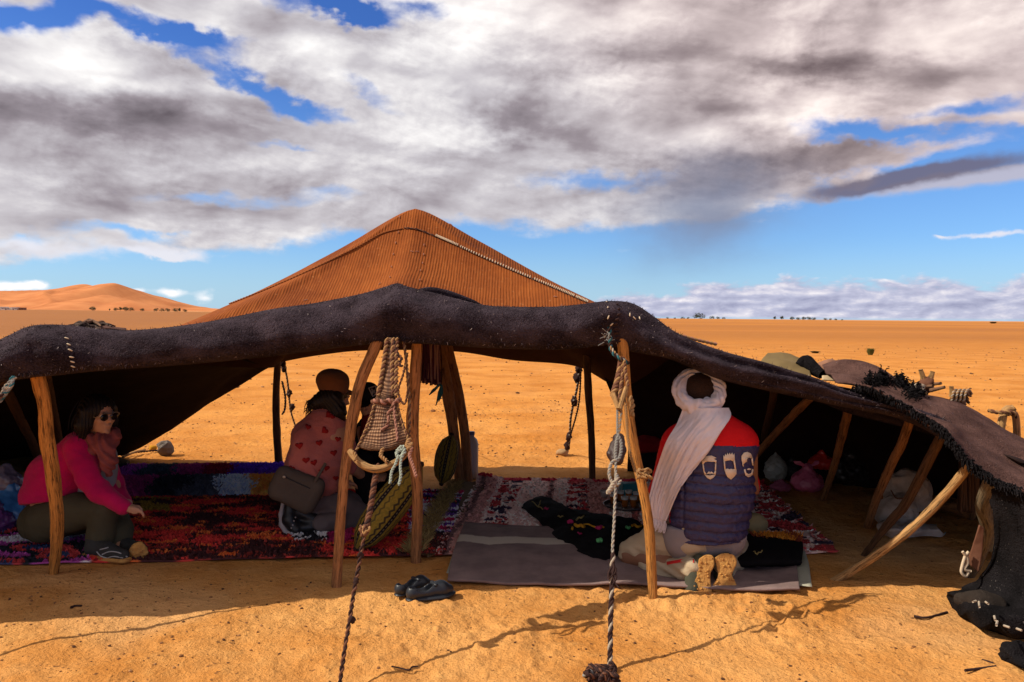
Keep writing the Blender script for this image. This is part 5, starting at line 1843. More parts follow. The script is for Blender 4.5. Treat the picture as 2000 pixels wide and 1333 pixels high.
def woman_pink():
    lo, hi = bbox_of([P(40, 760, 4.9), P(300, 1105, 4.75), P(100, 950, 5.2)], 0.08)
    s = SDF(lo, hi, 0.0065)
    R = face_head(s, WH, WF, (0, 0, 1), 0.98)
    s.cone(WH - Vector((0.02, -0.02, 0.06)), P(172, 870, 4.93), 0.048, 0.06, 0.03)
    s.cone(P(105, 985, 4.98), P(160, 885, 4.95), 0.13, 0.12, 0.04)
    s.chain([P(150, 880, 4.80), P(190, 960, 4.76), P(240, 990, 4.70)], [0.048, 0.038, 0.028], 0.02)
    finger_hand(s, P(244, 990, 4.69), P(264, 1003, 4.66), (0.35, -0.55, 0.75), -1, 0.98, 0.8)
    s.chain([P(205, 890, 5.05), P(225, 950, 5.0), P(250, 985, 4.9)], [0.045, 0.036, 0.027], 0.02)
    s.chain([P(95, 1010, 4.90), P(205, 1000, 4.78), P(190, 1075, 4.72)], [0.09, 0.06, 0.04], 0.03)
    s.chain([P(110, 1010, 5.05), P(225, 1000, 4.98), P(238, 1070, 4.80)], [0.09, 0.06, 0.04], 0.03)
    sdf_obj('body', s, M['skin'], wp, 1)
    # hair: chin-length, dark, framing the face
    lo, hi = bbox_of([WH], 0.22)
    s = SDF(lo, hi, 0.006)
    r, f, u = [Vector(R.col[i]) for i in range(3)]
    s.ell(WH + u * 0.035 - f * 0.022, (0.096, 0.106, 0.096), R, 0.02)
    for e in (-1, 1):
        s.chain([WH + r * 0.080 * e + u * 0.03 - f * 0.01, WH + r * 0.088 * e - u * 0.05 - f * 0.02, WH + r * 0.080 * e - u * 0.125 - f * 0.03], [0.040, 0.044, 0.028], 0.03)
    s.chain([WH - f * 0.08 + u * 0.02, WH - f * 0.09 - u * 0.06, WH - f * 0.075 - u * 0.14], [0.06, 0.07, 0.05], 0.03)
    s.ell(WH + f * 0.085 - u * 0.018, (0.058, 0.060, 0.082), R, 0.008, sub=True)
    sdf_obj('hair', s, M['hair'], wp, 1, lambda V, N: 0.004 * np.sin((V[:, 0] + V[:, 1]) * 240 + 3 * vnoise(V[:, 0] * 20, V[:, 2] * 9, seed=241)))
    parts = []
    for k in range(46):
        e = -1 if k % 2 else 1
        a0 = WH + r * (0.07 * e + random.uniform(-.02, .02)) - f * random.uniform(-.02, .09) + u * random.uniform(0.0, 0.09)
        b0 = a0 + r * 0.03 * e - u * 0.08 + Vector((random.uniform(-.02, .02), random.uniform(-.02, .02), 0))
        c0 = b0 - u * random.uniform(0.05, 0.10) + r * random.uniform(-.01, .03) * e
        V, F, uv = tube_np([a0, b0, c0], [0.003, 0.003, 0.001], seg=4, n=7, cap=False)
        parts.append((V, F))
    V, F, _ = merge(parts)
    o = mesh_np('hair_strands', V, F, M['hair'], wp); o['kind'] = 'stuff'
    # sunglasses
    g0 = WH + u * 0.004 + f * 0.100
    gl = None
    for e in (-1, 1):
        V, F = ell_np((0, 0, 0), (0.028, 0.007, 0.024), 16, 9)
        V = V @ np.array(Matrix((r, f, u)).transposed()).T + np.array(list(g0 + r * 0.033 * e - f * 0.008))
        o = mesh_np('lens', V, F, M['glass'], gl or wp)
    V1 = [g0 + r * 0.066 * e * 1.0 for e in (-1,)]
    fr = [g0 - r * 0.066 - f * 0.090, g0 - r * 0.068 - f * 0.02, g0 - r * 0.060 + u * 0.018, g0 - r * 0.033 + u * 0.025, g0 + u * 0.016, g0 + r * 0.033 + u * 0.025, g0 + r * 0.060 + u * 0.018, g0 + r * 0.068 - f * 0.02, g0 + r * 0.066 - f * 0.090]
    tube('sunglasses_frame', fr, 0.003, M['frame'], wp, seg=6)
    # jacket
    lo, hi = bbox_of([P(45, 840, 4.95), P(255, 1010, 4.72), P(60, 980, 5.2)], 0.10)
    s = SDF(lo, hi, 0.008)
    s.chain([P(95, 968, 4.97), P(120, 930, 4.96), P(160, 880, 4.94)], [0.165, 0.165, 0.125], 0.05)
    s.cone(P(70, 972, 4.95), P(95, 930, 4.97), 0.07, 0.12, 0.05)
    s.cut(P(100, 980, 4.8), (0.10, -0.25, -1))
    s.chain([P(152, 876, 4.82), P(176, 935, 4.76), P(196, 962, 4.73), P(240, 990, 4.70)], [0.088, 0.074, 0.066, 0.046], 0.025)
    s.chain([P(190, 880, 5.06), P(222, 945, 5.02), P(245, 982, 4.92)], [0.075, 0.06, 0.045], 0.03)
    s.ell(P(225, 915, 4.90), (0.060, 0.16, 0.14), None, 0.01, sub=True)

    def jd(V, N):
        return 0.007 * fbm(V[:, 0] * 9 - V[:, 2] * 5, V[:, 1] * 9, V[:, 2] * 13, oct=3, seed=243)
    sdf_obj('jacket', s, M['pink'], wp, 1, jd)
    s = SDF(*bbox_of([P(215, 915, 4.95)], 0.22), 0.008)
    s.cone(P(190, 950, 4.97), P(195, 890, 4.96), 0.115, 0.10, 0.03)
    sdf_obj('shirt', s, M['grey_tee'], wp, 1, folds(0.004, 8, 8, 8, 244))
    # scarf: neck roll with a hanging fold
    s = SDF(*bbox_of([P(200, 850, 4.88), P(212, 925, 4.83)], 0.14), 0.007)
    s.torus(P(192, 852, 4.89), 0.075, 0.038, (0.15, -0.12, 0), 0.02, 1.1, 1.0)
    s.torus(P(196, 866, 4.87), 0.070, 0.036, (0.35, -0.2, 0), 0.02, 1.1, 1.0)
    s.chain([P(205, 868, 4.80), P(212, 900, 4.78), P(211, 928, 4.79)], [0.050, 0.046, 0.020], 0.02, axis=(0.6, -0.8, 0), flat=0.7)
    s.ell(P(227, 851, 4.86), (0.028, 0.03, 0.036), None, 0.015)
    sdf_obj('scarf', s, M['rose_scarf'], wp, 1, lambda V, N: 0.007 * np.sin(V[:, 2] * 90 + V[:, 0] * 110 + 3 * vnoise(V[:, 0] * 14, V[:, 2] * 14, seed=246)))
    # trousers
    lo, hi = bbox_of([P(50, 970, 4.9), P(250, 1085, 4.72), P(120, 1000, 5.25)], 0.11)
    s = SDF(lo, hi, 0.008)
    s.cone(P(85, 1020, 4.98), P(120, 1005, 4.98), 0.145, 0.145, 0.04)
    s.chain([P(92, 1022, 4.88), P(150, 1000, 4.83), P(208, 998, 4.76)], [0.130, 0.112, 0.078], 0.03)
    s.chain([P(204, 1000, 4.76), P(196, 1045, 4.75), P(192, 1082, 4.74)], [0.078, 0.078, 0.070], 0.012)
    s.chain([P(120, 1015, 5.05), P(222, 1003, 4.96)], [0.12, 0.075], 0.03)
    s.chain([P(224, 1004, 4.96), P(236, 1035, 4.88), P(240, 1072, 4.82)], [0.072, 0.068, 0.058], 0.02)
    s.cut((0, 0, 0.055), (0, 0, -1))

    def td(V, N):
        return 0.006 * fbm(V[:, 0] * 7 + V[:, 2] * 6, V[:, 1] * 7, V[:, 2] * 10, oct=3, seed=248)
    sdf_obj('trousers', s, M['olive'], wp, 1, td)
    # sneakers
    s = SDF(*bbox_of([P(165, 1090, 4.72), P(255, 1095, 4.58)], 0.09), 0.006)
    a, b = P(182, 1085, 4.70), P(240, 1090, 4.60)
    a.z, b.z = 0.062, 0.045
    s.chain([a, (a + b) / 2 + Vector((0, 0, 0.006)), b], [0.046, 0.046, 0.036], 0.02)
    s.cone(a, a + Vector((0, 0.01, 0.05)), 0.045, 0.045, 0.02)
    s.cut((0, 0, 0.012), (0, 0, -1))
    sn = sdf_obj('sneaker', s, M['sneaker'], wp, 1, folds(0.002, 30, 30, 30, 249))
    s = SDF(*bbox_of([P(165, 1090, 4.72), P(255, 1095, 4.58)], 0.09), 0.006)
    a2, b2 = a.copy(), b.copy(); a2.z = b2.z = 0.016
    s.chain([a2 + Vector((-0.02, 0.01, 0)), (a2 + b2) / 2, b2 + Vector((0.008, -0.006, 0.006))], [0.050, 0.048, 0.044], 0.02, axis=(0, 0, 1), flat=0.42)
    sdf_obj('sneaker_sole', s, M['sole'], sn, 1)
    bv = bvh_of(sn)
    for i, pl in enumerate(([(200, 1083), (215, 1078), (232, 1080), (248, 1088)], [(205, 1092), (222, 1087), (240, 1090)], [(190, 1078), (198, 1086), (210, 1090)], [(196, 1074), (205, 1072), (212, 1070)])):
        q = [hit(bv, *c, 0.003) for c in pl]
        q = [x for x in q if x is not None]
        if len(q) > 2: tube('sneaker_stripe', q, 0.0035, M['sneaker_line'], sn, seg=5)
    # other shoe, its sandy sole turned to the camera
    s = SDF(*bbox_of([P(268, 1078, 4.70)], 0.14), 0.006)
    c = P(268, 1077, 4.72)
    s.ell(c, (0.050, 0.075, 0.052), (0, 0, 0.25), 0.01)
    s.cone(c, P(243, 1066, 4.82), 0.045, 0.05, 0.02)
    s2 = sdf_obj('sneaker', s, M['sneaker'], wp, 1, folds(0.003, 25, 25, 25, 250))
    s = SDF(*bbox_of([P(270, 1078, 4.66)], 0.10), 0.005)
    s.ell(P(270, 1077, 4.655), (0.052, 0.022, 0.054), (0, 0, 0.3), 0.01)
    sdf_obj('sneaker_sole', s, M['sole'], s2, 0, lambda V, N: 0.007 * fbm(V[:, 0] * 45, V[:, 1] * 45, V[:, 2] * 45, oct=3, seed=251))


woman_pink()

# ====== the person in the heart sweater (centre)
M['sweater'] = cloth('salmon_knit', (0.48, 0.155, 0.135), (0.40, 0.115, 0.10), 40, 0.95, 0.1, bd=0.005)
M['heart'] = plain('red_heart_knit', (0.30, 0.018, 0.018), 0.95, 0.1, 0.2)
M['grey_trousers'] = cloth('grey_trousers', (0.17, 0.135, 0.13), (0.13, 0.10, 0.10), 26, 0.9, bd=0.004)
M['bag'] = cloth('taupe_nylon', (0.105, 0.082, 0.066), (0.08, 0.062, 0.05), 26, 0.75, bd=0.003)
M['beret'] = cloth('brown_wool_cap', (0.155, 0.062, 0.028), (0.12, 0.046, 0.02), 50, 0.95, 0.1, bd=0.004)
M['black_leather'] = plain('black_leather', (0.016, 0.015, 0.016), 0.4, 0.4, 0.2)
M['white_rubber'] = plain('white_rubber', (0.42, 0.36, 0.35), 0.6, 0.3, 0.2)

wh = thing('person', (*G(630, 1046)[:2], 0), 'person kneeling in a pink sweater with red hearts, brown cap and grey trousers', 'person')


def woman_heart():
    Hc = P(655, 775, 5.45)
    fw = Vector((0.72, 0.62, -0.30)).normalized()
    lo, hi = bbox_of([P(540, 715, 5.3), P(770, 1050, 5.3), P(700, 900, 5.9)], 0.06)
    s = SDF(lo, hi, 0.0075)
    R = face_head(s, Hc, fw, (0, 0, 1), 1.0)
    s.cone(Hc - Vector((0.02, 0.0, 0.05)), P(640, 825, 5.38), 0.05, 0.065, 0.03)
    s.cone(P(600, 950, 5.32), P(640, 850, 5.37), 0.14, 0.14, 0.04)
    s.chain([P(600, 850, 5.28), P(590, 930, 5.2), P(660, 940, 5.5)], [0.05, 0.042, 0.03], 0.02)
    finger_hand(s, P(662, 940, 5.5), P(690, 945, 5.55), (0, 0, 1), 1, 1.0, 0.6)
    s.chain([P(668, 850, 5.48), P(690, 915, 5.6), P(720, 940, 5.75)], [0.05, 0.042, 0.03], 0.02)
    s.chain([P(590, 975, 5.34), P(720, 1005, 5.55), P(600, 1022, 5.25)], [0.09, 0.06, 0.04], 0.03)
    s.chain([P(620, 975, 5.45), P(735, 1000, 5.8), P(640, 1010, 5.5)], [0.09, 0.06, 0.04], 0.03)
    sdf_obj('body', s, M['skin'], wh, 1)
    s = SDF(*bbox_of([P(545, 790, 5.3), P(700, 985, 5.4)], 0.16), 0.008)
    s.chain([P(602, 945, 5.34), P(618, 900, 5.35), P(634, 840, 5.38), P(644, 806, 5.40)], [0.175, 0.185, 0.150, 0.085], 0.05)
    s.cone(P(592, 850, 5.33), P(672, 846, 5.46), 0.070, 0.070, 0.07)
    s.chain([P(598, 858, 5.25), P(585, 920, 5.17), P(598, 940, 5.15), P(640, 948, 5.28), P(668, 945, 5.48)], [0.085, 0.080, 0.078, 0.065, 0.05], 0.025)
    s.chain([P(668, 850, 5.50), P(688, 915, 5.62), P(716, 938, 5.74)], [0.08, 0.065, 0.05], 0.03)
    s.cut(P(600, 965, 5.2), (-0.15, -0.2, -1))

    def sd2(V, N):
        return 0.008 * fbm(V[:, 0] * 7 + V[:, 2] * 5, V[:, 1] * 7, V[:, 2] * 9, oct=3, seed=261) + 0.0015 * np.sin(V[:, 2] * 700)
    sw = sdf_obj('sweater', s, M['sweater'], wh, 1, sd2)
    bv = bvh_of(sw)
    hearts = []
    for hx, hy, sc, ro in ((607, 811, 6, 0.1), (642, 811, 7.5, 0.9), (634, 841, 7.5, 0.9), (585, 871, 7.5, -0.15), (623, 866, 7, -0.2), (659, 858, 6, 0.2), (651, 885, 6.5, -0.2), (598, 899, 7, -0.05), (613, 904, 7, -0.3),
                           (637, 914, 6, 0.2), (602, 835, 6, 0.3), (655, 934, 6, 0), (570, 915, 6.5, 0.4), (563, 893, 5, 0.2), (626, 921, 5, 0.4), (649, 815, 5, 0.6)):
        pl = []
        for t in np.linspace(0, 2 * math.pi, 22, endpoint=False):
            x = 16 * math.sin(t) ** 3 / 16 * sc
            y = -(13 * math.cos(t) - 5 * math.cos(2 * t) - 2 * math.cos(3 * t) - math.cos(4 * t)) / 16 * sc * 0.95
            pl.append((hx + x * math.cos(ro) - y * math.sin(ro), hy + x * math.sin(ro) + y * math.cos(ro)))
        patch('heart', [pl], bv, 0.006, M['heart'], sw)
    # collar, hair, cap
    s = SDF(*bbox_of([P(645, 808, 5.41)], 0.16), 0.007)
    s.torus(P(641, 800, 5.41), 0.066, 0.022, (0.1, 0.2, 0), 0.01)
    sdf_obj('collar', s, M['sweater'], wh, 1)
    r, f, u = [Vector(R.col[i]) for i in range(3)]
    s = SDF(*bbox_of([P(600, 740, 5.4), P(690, 850, 5.4)], 0.12), 0.006)
    s.ell(Hc + u * 0.03 - f * 0.02, (0.088, 0.100, 0.096), R, 0.02)
    s.chain([P(640, 775, 5.36), P(622, 785, 5.33), P(603, 800, 5.32)], [0.06, 0.045, 0.012], 0.03)
    s.chain([P(650, 780, 5.35), P(660, 805, 5.35), P(668, 826, 5.37)], [0.07, 0.055, 0.022], 0.03)
    s.chain([P(640, 780, 5.37), P(645, 800, 5.36)], [0.07, 0.05], 0.03)
    sdf_obj('hair', s, M['hair'], wh, 1, lambda V, N: 0.0025 * np.sin((V[:, 0] * 0.8 + V[:, 2] * 0.5) * 300 + 3 * vnoise(V[:, 0] * 20, V[:, 2] * 12, seed=263)))
    parts = []
    for k in range(26):
        a = P(625 + random.random() * 20, 770 + random.random() * 12, 5.34)
        b = P(600 + random.random() * 14, 782 + random.random() * 14, 5.32)
        c = P(592 + random.random() * 16, 795 + random.random() * 22, 5.31)
        V, F, uv = tube_np([a, b, c], [0.005, 0.004, 0.001], seg=5, n=8, cap=False)
        parts.append((V, F))
    V, F, _ = merge(parts)
    o = mesh_np('hair_strands', V, F, M['hair'], wh); o['kind'] = 'stuff'
    s = SDF(*bbox_of([P(650, 745, 5.42)], 0.2), 0.007)
    s.ell(P(650, 745, 5.42), (0.116, 0.125, 0.088), (0.05, 0.14, 0), 0.01)
    s.ell(P(652, 762, 5.43), (0.088, 0.098, 0.040), (0.05, 0.14, 0), 0.04)
    s.ell(P(676, 765, 5.52), (0.055, 0.06, 0.018), (0.1, 0.3, 0.7), 0.01)
    sdf_obj('cap', s, M['beret'], wh, 1, folds(0.006, 10, 10, 10, 265))
    # trousers and shoe
    s = SDF(*bbox_of([P(560, 950, 5.3), P(745, 1040, 5.3), P(700, 1000, 5.85)], 0.10), 0.008)
    s.cone(P(598, 972, 5.36), P(625, 968, 5.44), 0.14, 0.14, 0.03)
    s.chain([P(605, 975, 5.34), P(660, 990, 5.40), P(718, 1010, 5.52)], [0.125, 0.105, 0.075], 0.03)
    s.chain([P(722, 1022, 5.50), P(660, 1018, 5.30), P(628, 1020, 5.24)], [0.064, 0.066, 0.058], 0.012)
    s.chain([P(630, 975, 5.46), P(740, 1005, 5.82)], [0.12, 0.075], 0.03)
    sdf_obj('trousers', s, M['grey_trousers'], wh, 1, folds(0.007, 8, 8, 16, 267))
    s = SDF(*bbox_of([P(550, 975, 5.2), P(615, 1050, 5.2)], 0.08), 0.006)
    s.chain([P(568, 985, 5.24), P(566, 1015, 5.22), P(578, 1036, 5.20)], [0.036, 0.046, 0.036], 0.02)
    s.cone(P(575, 995, 5.26), P(615, 1015, 5.27), 0.05, 0.05, 0.02)
    s.cone(P(575, 1030, 5.22), P(605, 1030, 5.25), 0.038, 0.05, 0.02)
    so = sdf_obj('shoe', s, M['black_leather'], wh, 1, folds(0.002, 20, 20, 20, 269))
    s = SDF(*bbox_of([P(545, 975, 5.2), P(590, 1050, 5.2)], 0.06), 0.006)
    s.chain([P(553, 982, 5.25), P(549, 1005, 5.23), P(550, 1025, 5.21), P(558, 1040, 5.19), P(580, 1047, 5.17)], [0.014, 0.016, 0.016, 0.016, 0.012], 0.01)
    s.chain([P(553, 982, 5.28), P(549, 1005, 5.27), P(550, 1025, 5.26), P(558, 1042, 5.25)], [0.014, 0.016, 0.016, 0.014], 0.02)
    sdf_obj('shoe_sole', s, M['white_rubber'], so, 1)
    parts = [ell_np(P(a, b, 5.165), (0.006, 0.005, 0.006), 6, 4) for a, b in ((577, 1011), (574, 1018), (572, 1026), (569, 1032))]
    V, F, _ = merge(parts)
    mesh_np('eyelets', V, F, M['white_rubber'], so)
    # crossbody bag
    b0 = P(578, 957, 5.10)
    bag = thing('waist_bag', b0, 'taupe zip bag hanging at the hip of the kneeling person in the heart sweater', 'bag')
    s = SDF(np.array(list(b0)) - 0.26, np.array(list(b0)) + 0.26, 0.007)
    pl = [P(556, 925, 5.12), P(620, 948, 5.14), P(598, 990, 5.10), P(540, 962, 5.08)]
    for i in range(4):
        s.cone(pl[i], pl[(i + 1) % 4], 0.042, 0.042, 0.02)
    [s.cone(pl[0].lerp(pl[3], t), pl[1].lerp(pl[2], t), 0.050, 0.050, 0.03) for t in (0.1, 0.3, 0.5, 0.7, 0.9)]
    bo = sdf_obj('pouch', s, M['bag'], bag, 1, folds(0.003, 12, 12, 12, 271))
    bvb = bvh_of(bo)
    q = [hit(bvb, 548 + 56 * t + 2, 926 + 26 * t + 3, 0.002) for t in np.linspace(0.1, 1, 8)]
    q = [x for x in q if x is not None]
    if len(q) > 2: tube('zip', q, 0.004, M['black_leather'], bag, seg=6)
    if len(q) > 2:
        V, F = ell_np(q[0] + Vector((0, -0.01, 0)), (0.012, 0.008, 0.010), 8, 6)
        mesh_np('zip_pull', V, F, M['frame'], bag)
    st = [P(606, 942, 5.10), P(630, 908, 5.14), P(634, 899, 5.14)]
    tube('strap', [P(612, 946, 5.09), P(624, 926, 5.095), P(636, 905, 5.13)], 0.010, M['bag'], bag, seg=6, squash=0.4)


woman_heart()

# ====== the person in black behind them
M['black_wear'] = cloth('black_jersey', (0.014, 0.012, 0.014), (0.009, 0.008, 0.009), 30, 0.9, bd=0.004)
wk = thing('person', (*G(760, 985)[:2], 0), 'person in black clothes and a black cap sitting behind the hanging woven strap', 'person')


def person_black():
    Hc = P(720, 785, 6.05)
    fw = Vector((-0.15, -1.0, -0.25)).normalized()
    s = SDF(*bbox_of([P(670, 735, 6.0), P(815, 990, 5.8), P(740, 900, 6.35)], 0.08), 0.009)
    R = face_head(s, Hc, fw, (0, 0, 1), 1.0)
    s.cone(Hc - Vector((0, -0.02, 0.05)), P(724, 830, 6.1), 0.05, 0.065, 0.03)
    s.cone(P(745, 950, 6.15), P(728, 850, 6.12), 0.14, 0.14, 0.04)
    for a in (-1, 1):
        s.chain([P(728 + 40 * a, 848, 6.1), P(735 + 48 * a, 905, 5.98), P(742 + 18 * a, 925, 5.85)], [0.05, 0.042, 0.03], 0.02)
        finger_hand(s, P(742 + 18 * a, 925, 5.85), P(742 + 8 * a, 930, 5.78), (0, 0, 1), a, 1.0, 0.7)
        s.chain([P(745 + 18 * a, 955, 6.1), P(745 + 40 * a, 905, 5.75), P(742 + 24 * a, 985, 5.65)], [0.09, 0.06, 0.045], 0.03)
    sdf_obj('body', s, M['skin'], wk, 1)
    s = SDF(*bbox_of([P(675, 810, 6.1), P(800, 960, 6.0)], 0.16), 0.010)
    s.chain([P(745, 948, 6.15), P(735, 890, 6.13), P(728, 840, 6.12)], [0.18, 0.17, 0.12], 0.04)
    for a in (-1, 1):
        s.chain([P(728 + 38 * a, 850, 6.1), P(735 + 46 * a, 905, 5.98), P(742 + 18 * a, 924, 5.86)], [0.075, 0.06, 0.045], 0.03)
    sdf_obj('hoodie', s, M['black_wear'], wk, 1, folds(0.006, 8, 8, 8, 281))
    s = SDF(*bbox_of([P(690, 880, 5.9), P(800, 990, 5.7)], 0.18), 0.010)
    for a in (-1, 1):
        s.chain([P(745 + 18 * a, 955, 6.1), P(745 + 38 * a, 905, 5.75), P(742 + 24 * a, 985, 5.68)], [0.12, 0.085, 0.065], 0.03)
    s.cone(P(730, 965, 6.1), P(762, 965, 6.1), 0.13, 0.13, 0.03)
    sdf_obj('trousers', s, M['black_wear'], wk, 1, folds(0.006, 8, 8, 8, 283))
    for a in (-1, 1):
        s = SDF(*bbox_of([P(742 + 24 * a, 985, 5.6)], 0.2), 0.008)
        q = P(742 + 24 * a, 985, 5.66); q.z = 0.055
        s.chain([q + Vector((0, 0.03, 0)), q + Vector((0, -0.12, -0.012))], [0.048, 0.038], 0.02)
        sdf_obj('shoe', s, M['black_leather'], wk, 1)
    s = SDF(*bbox_of([P(716, 835, 5.97)], 0.14), 0.008)
    s.cone(P(720, 812, 6.03), P(716, 850, 6.0), 0.05, 0.055, 0.02)
    sdf_obj('red_shirt', s, cloth('dark_red_jersey', (0.16, 0.012, 0.014), None, 30), wk, 1)
    r, f, u = [Vector(R.col[i]) for i in range(3)]
    s = SDF(*bbox_of([Hc], 0.24), 0.008)
    s.ell(Hc + u * 0.055, (0.090, 0.104, 0.098), R, 0.01)
    s.cut(Hc + u * 0.03, (-u))
    s.cone(Hc + u * 0.045 + f * 0.06, Hc + u * 0.030 + f * 0.145, 0.075, 0.06, 0.02, axis=u, flat=0.22)
    cp = sdf_obj('cap', s, M['black_wear'], wk, 1)
    bv = bvh_of(cp)
    e = [(720, 759), (733, 755), (735, 768), (728, 775)]
    for k in range(4):
        a, b = e[k], e[(k + 1) % 4]
        q = [hit(bv, a[0] + (b[0] - a[0]) * t, a[1] + (b[1] - a[1]) * t, 0.004) for t in (0, 0.5, 1)]
        if all(x is not None for x in q): tube('cap_emblem', q, 0.005, M['white_rubber'], cp, seg=5, n=6)
    q = [hit(bv, a, b, 0.004) for a, b in ((726, 760), (727, 770), (730, 762), (732, 769))]
    if all(x is not None for x in q): tube('cap_emblem', q, 0.004, M['white_rubber'], cp, seg=5, n=12)


person_black()
# ------------------------------------------------------------------ small things
def lump(name, c, r, mat, parent=None, rough=0.3, seed=0, seg=14, rings=10, rot=None):
    V, F = ell_np(c, r, seg, rings, rot, rough, seed)
    return mesh_np(name, V, F, mat, parent)


def lathe(name, c, prof, mat, parent=None, seg=20, axis=None):
    """prof: list of (radius, height)"""
    a = np.linspace(0, 2 * np.pi, seg, endpoint=False)
    V = np.array([[r * math.cos(t), r * math.sin(t), z] for r, z in prof for t in a])
    if axis is not None:
        V = V @ np.array(Vector(axis).to_track_quat('Z', 'Y').to_matrix()).T
    V = V + np.array(list(c))
    return mesh_np(name, V, grid_faces(len(prof), seg, wrap_v=True)[:, ::-1], mat, parent)


class Line3:
    """straight 3-D line; at(px,py) gives the point seen at that pixel at the line's own depth for that row"""
    def __init__(s, A, B):
        s.A, s.B = Vector(A), Vector(B)

    def depth(s, py):
        lo, hi = 0.0, 1.0
        inv = CAM_R.inverted()
        for _ in range(30):
            m = (lo + hi) / 2
            q = s.A + (s.B - s.A) * m
            c = inv @ (q - Vector((0, 0, CAM_H)))
            y = H0 / 2 - c.y / c.z * -FPX
            y = H0 / 2 + FPX * c.y / c.z
            if y < py: lo = m
            else: hi = m
        return (s.A + (s.B - s.A) * lo).y

    def at(s, px, py, dz=0.0):
        return P(px, py, s.depth(py) + dz)


# --- pair of slip-on shoes
M['rubber'] = plain('blue_black_rubber', (0.020, 0.024, 0.032), 0.38, 0.4, 0.2)


def slip_on(heel, toe, lab):
    h, t = G(*heel), G(*toe)
    d = (t - h); L = d.length; d.normalize(); sd_ = Vector((-d.y, d.x, 0))
    o = thing('slip_on_shoe', (h + t) / 2, lab, 'shoe', 'pair of dark slip-on shoes on the sand')
    k = L / 0.28
    q = lambda a, z, s=0: h + d * (a * L) + Vector((0, 0, z * k)) + sd_ * s * k
    s = SDF(*bbox_of([q(0, 0), q(1, 0.1)], 0.09), 0.005)
    s.chain([q(0.13, 0.040), q(0.45, 0.038), q(0.74, 0.040), q(0.90, 0.032)], [0.036 * k, 0.036 * k, 0.046 * k, 0.032 * k], 0.02)
    s.cone(q(0.12, 0.05), q(0.14, 0.075), 0.034 * k, 0.030 * k, 0.02)
    s.cone(q(0.55, 0.05), q(0.72, 0.050), 0.036 * k, 0.036 * k, 0.02)
    s.chain([q(0.14, 0.085), q(0.36, 0.068), q(0.54, 0.070)], [0.026 * k, 0.028 * k, 0.022 * k], 0.008, sub=True)
    s.cone(q(0.20, 0.055), q(0.50, 0.055), 0.024 * k, 0.026 * k, 0.008, sub=True)
    s.cut((0, 0, 0.008), (0, 0, -1))
    sdf_obj('upper', s, M['rubber'], o, 1)
    s = SDF(*bbox_of([q(0, 0), q(1, 0.05)], 0.09), 0.005)
    s.chain([q(0.11, 0.012), q(0.45, 0.012), q(0.74, 0.012), q(0.91, 0.014)], [0.040 * k, 0.038 * k, 0.049 * k, 0.036 * k], 0.02, axis=(0, 0, 1), flat=0.28)
    sdf_obj('outsole', s, M['rubber'], o, 1)
    s = SDF(*bbox_of([q(0.5, 0.07), q(0.66, 0.1)], 0.07), 0.005)
    s.cone(q(0.58, 0.080, -0.03), q(0.58, 0.080, 0.03), 0.012 * k, 0.012 * k, 0.01)
    sdf_obj('strap', s, M['rubber'], o, 1)


slip_on((774, 1167), (838, 1146), 'dark rubber slip-on shoe lying behind and left of its partner on the sand')
slip_on((795, 1176), (884, 1161), 'dark rubber slip-on shoe nearer the camera at the edge of the shade')


# --- woven strap, wooden bow and rope at the centre front
def strap_mat(nt, b):
    v, u, _ = xyz(coord('UV'))
    w1 = E.op('SINE', v * 260.0 + noise(coord(), 20, 2) * 3); w2 = E.op('SINE', u * 95.0)
    n = noise(coord(), 26, 4, 0.6)
    c = mixc(sstep(n + w1 * 0.15, 0.35, 0.7), (0.25, 0.120, 0.062), (0.38, 0.21, 0.115))
    c = mixc(sstep(E.op('ABSOLUTE', u - 0.5), 0.13, 0.05) * 0.6, c, (0.13, 0.07, 0.055))
    c = mixc(sstep(w1, -0.2, -0.9) * 0.6, c, (0.06, 0.03, 0.02))
    setin(nt, b, 'Base Color', c); setin(nt, b, 'Roughness', 0.95)
    bump(nt, b, w1 * 0.5 + w2 * 0.15 + n, 0.012)


M['strap'] = material('woven_strap', strap_mat)
LA, LB = P(768, 660, 4.17), G(663, 1342)
ln = Line3(LA, LB)
gy = thing('guy_rope', G(663, 1340), 'guy rope with a woven strap and curved wooden bow at the tent front', 'guy rope')
SR = [[(754, 660), (765, 660), (777, 660)], [(748, 715), (762, 717), (775, 716)], [(741, 766), (757, 770), (772, 771)], [(732, 784), (755, 788), (777, 788)],
      [(720, 830), (752, 830), (788, 826)], [(706, 868), (750, 872), (799, 858)], [(703, 874), (750, 881), (798, 868)]]
rows = [[ln.at(a, b, (-0.02 if j == 1 else 0.0) + 0.012 * math.sin(i * 2 + j)) for j, (a, b) in enumerate(r)] for i, r in enumerate(SR)]
cloth_grid('woven_strap', rows, 70, 26, M['strap'], gy, 0.010, 9, 301, 0.010)
for pts in ([(756, 662), (748, 720), (738, 775)], [(775, 662), (774, 720), (773, 775)], [(768, 662), (766, 720), (768, 772)]):
    rope('strap_cord', [ln.at(a, b, -0.022) for a, b in pts], 0.011, [M['rope_tan'], M['rope_brown']], gy, pitch=0.05)
rope('waist_binding', [ln.at(a, b, -0.03 if 0 < i < 5 else 0.0) for i, (a, b) in enumerate([(728, 786), (737, 783), (748, 787), (760, 783), (772, 786), (781, 781)])], 0.013, [M['rope_brown'], M['rope_pink']], gy, pitch=0.04)
rope('side_cord', [ln.at(a, b, -0.015) for a, b in [(733, 786), (722, 820), (708, 855), (696, 880)]], 0.007, [M['rope_brown'], M['rope_tan']], gy, pitch=0.035)
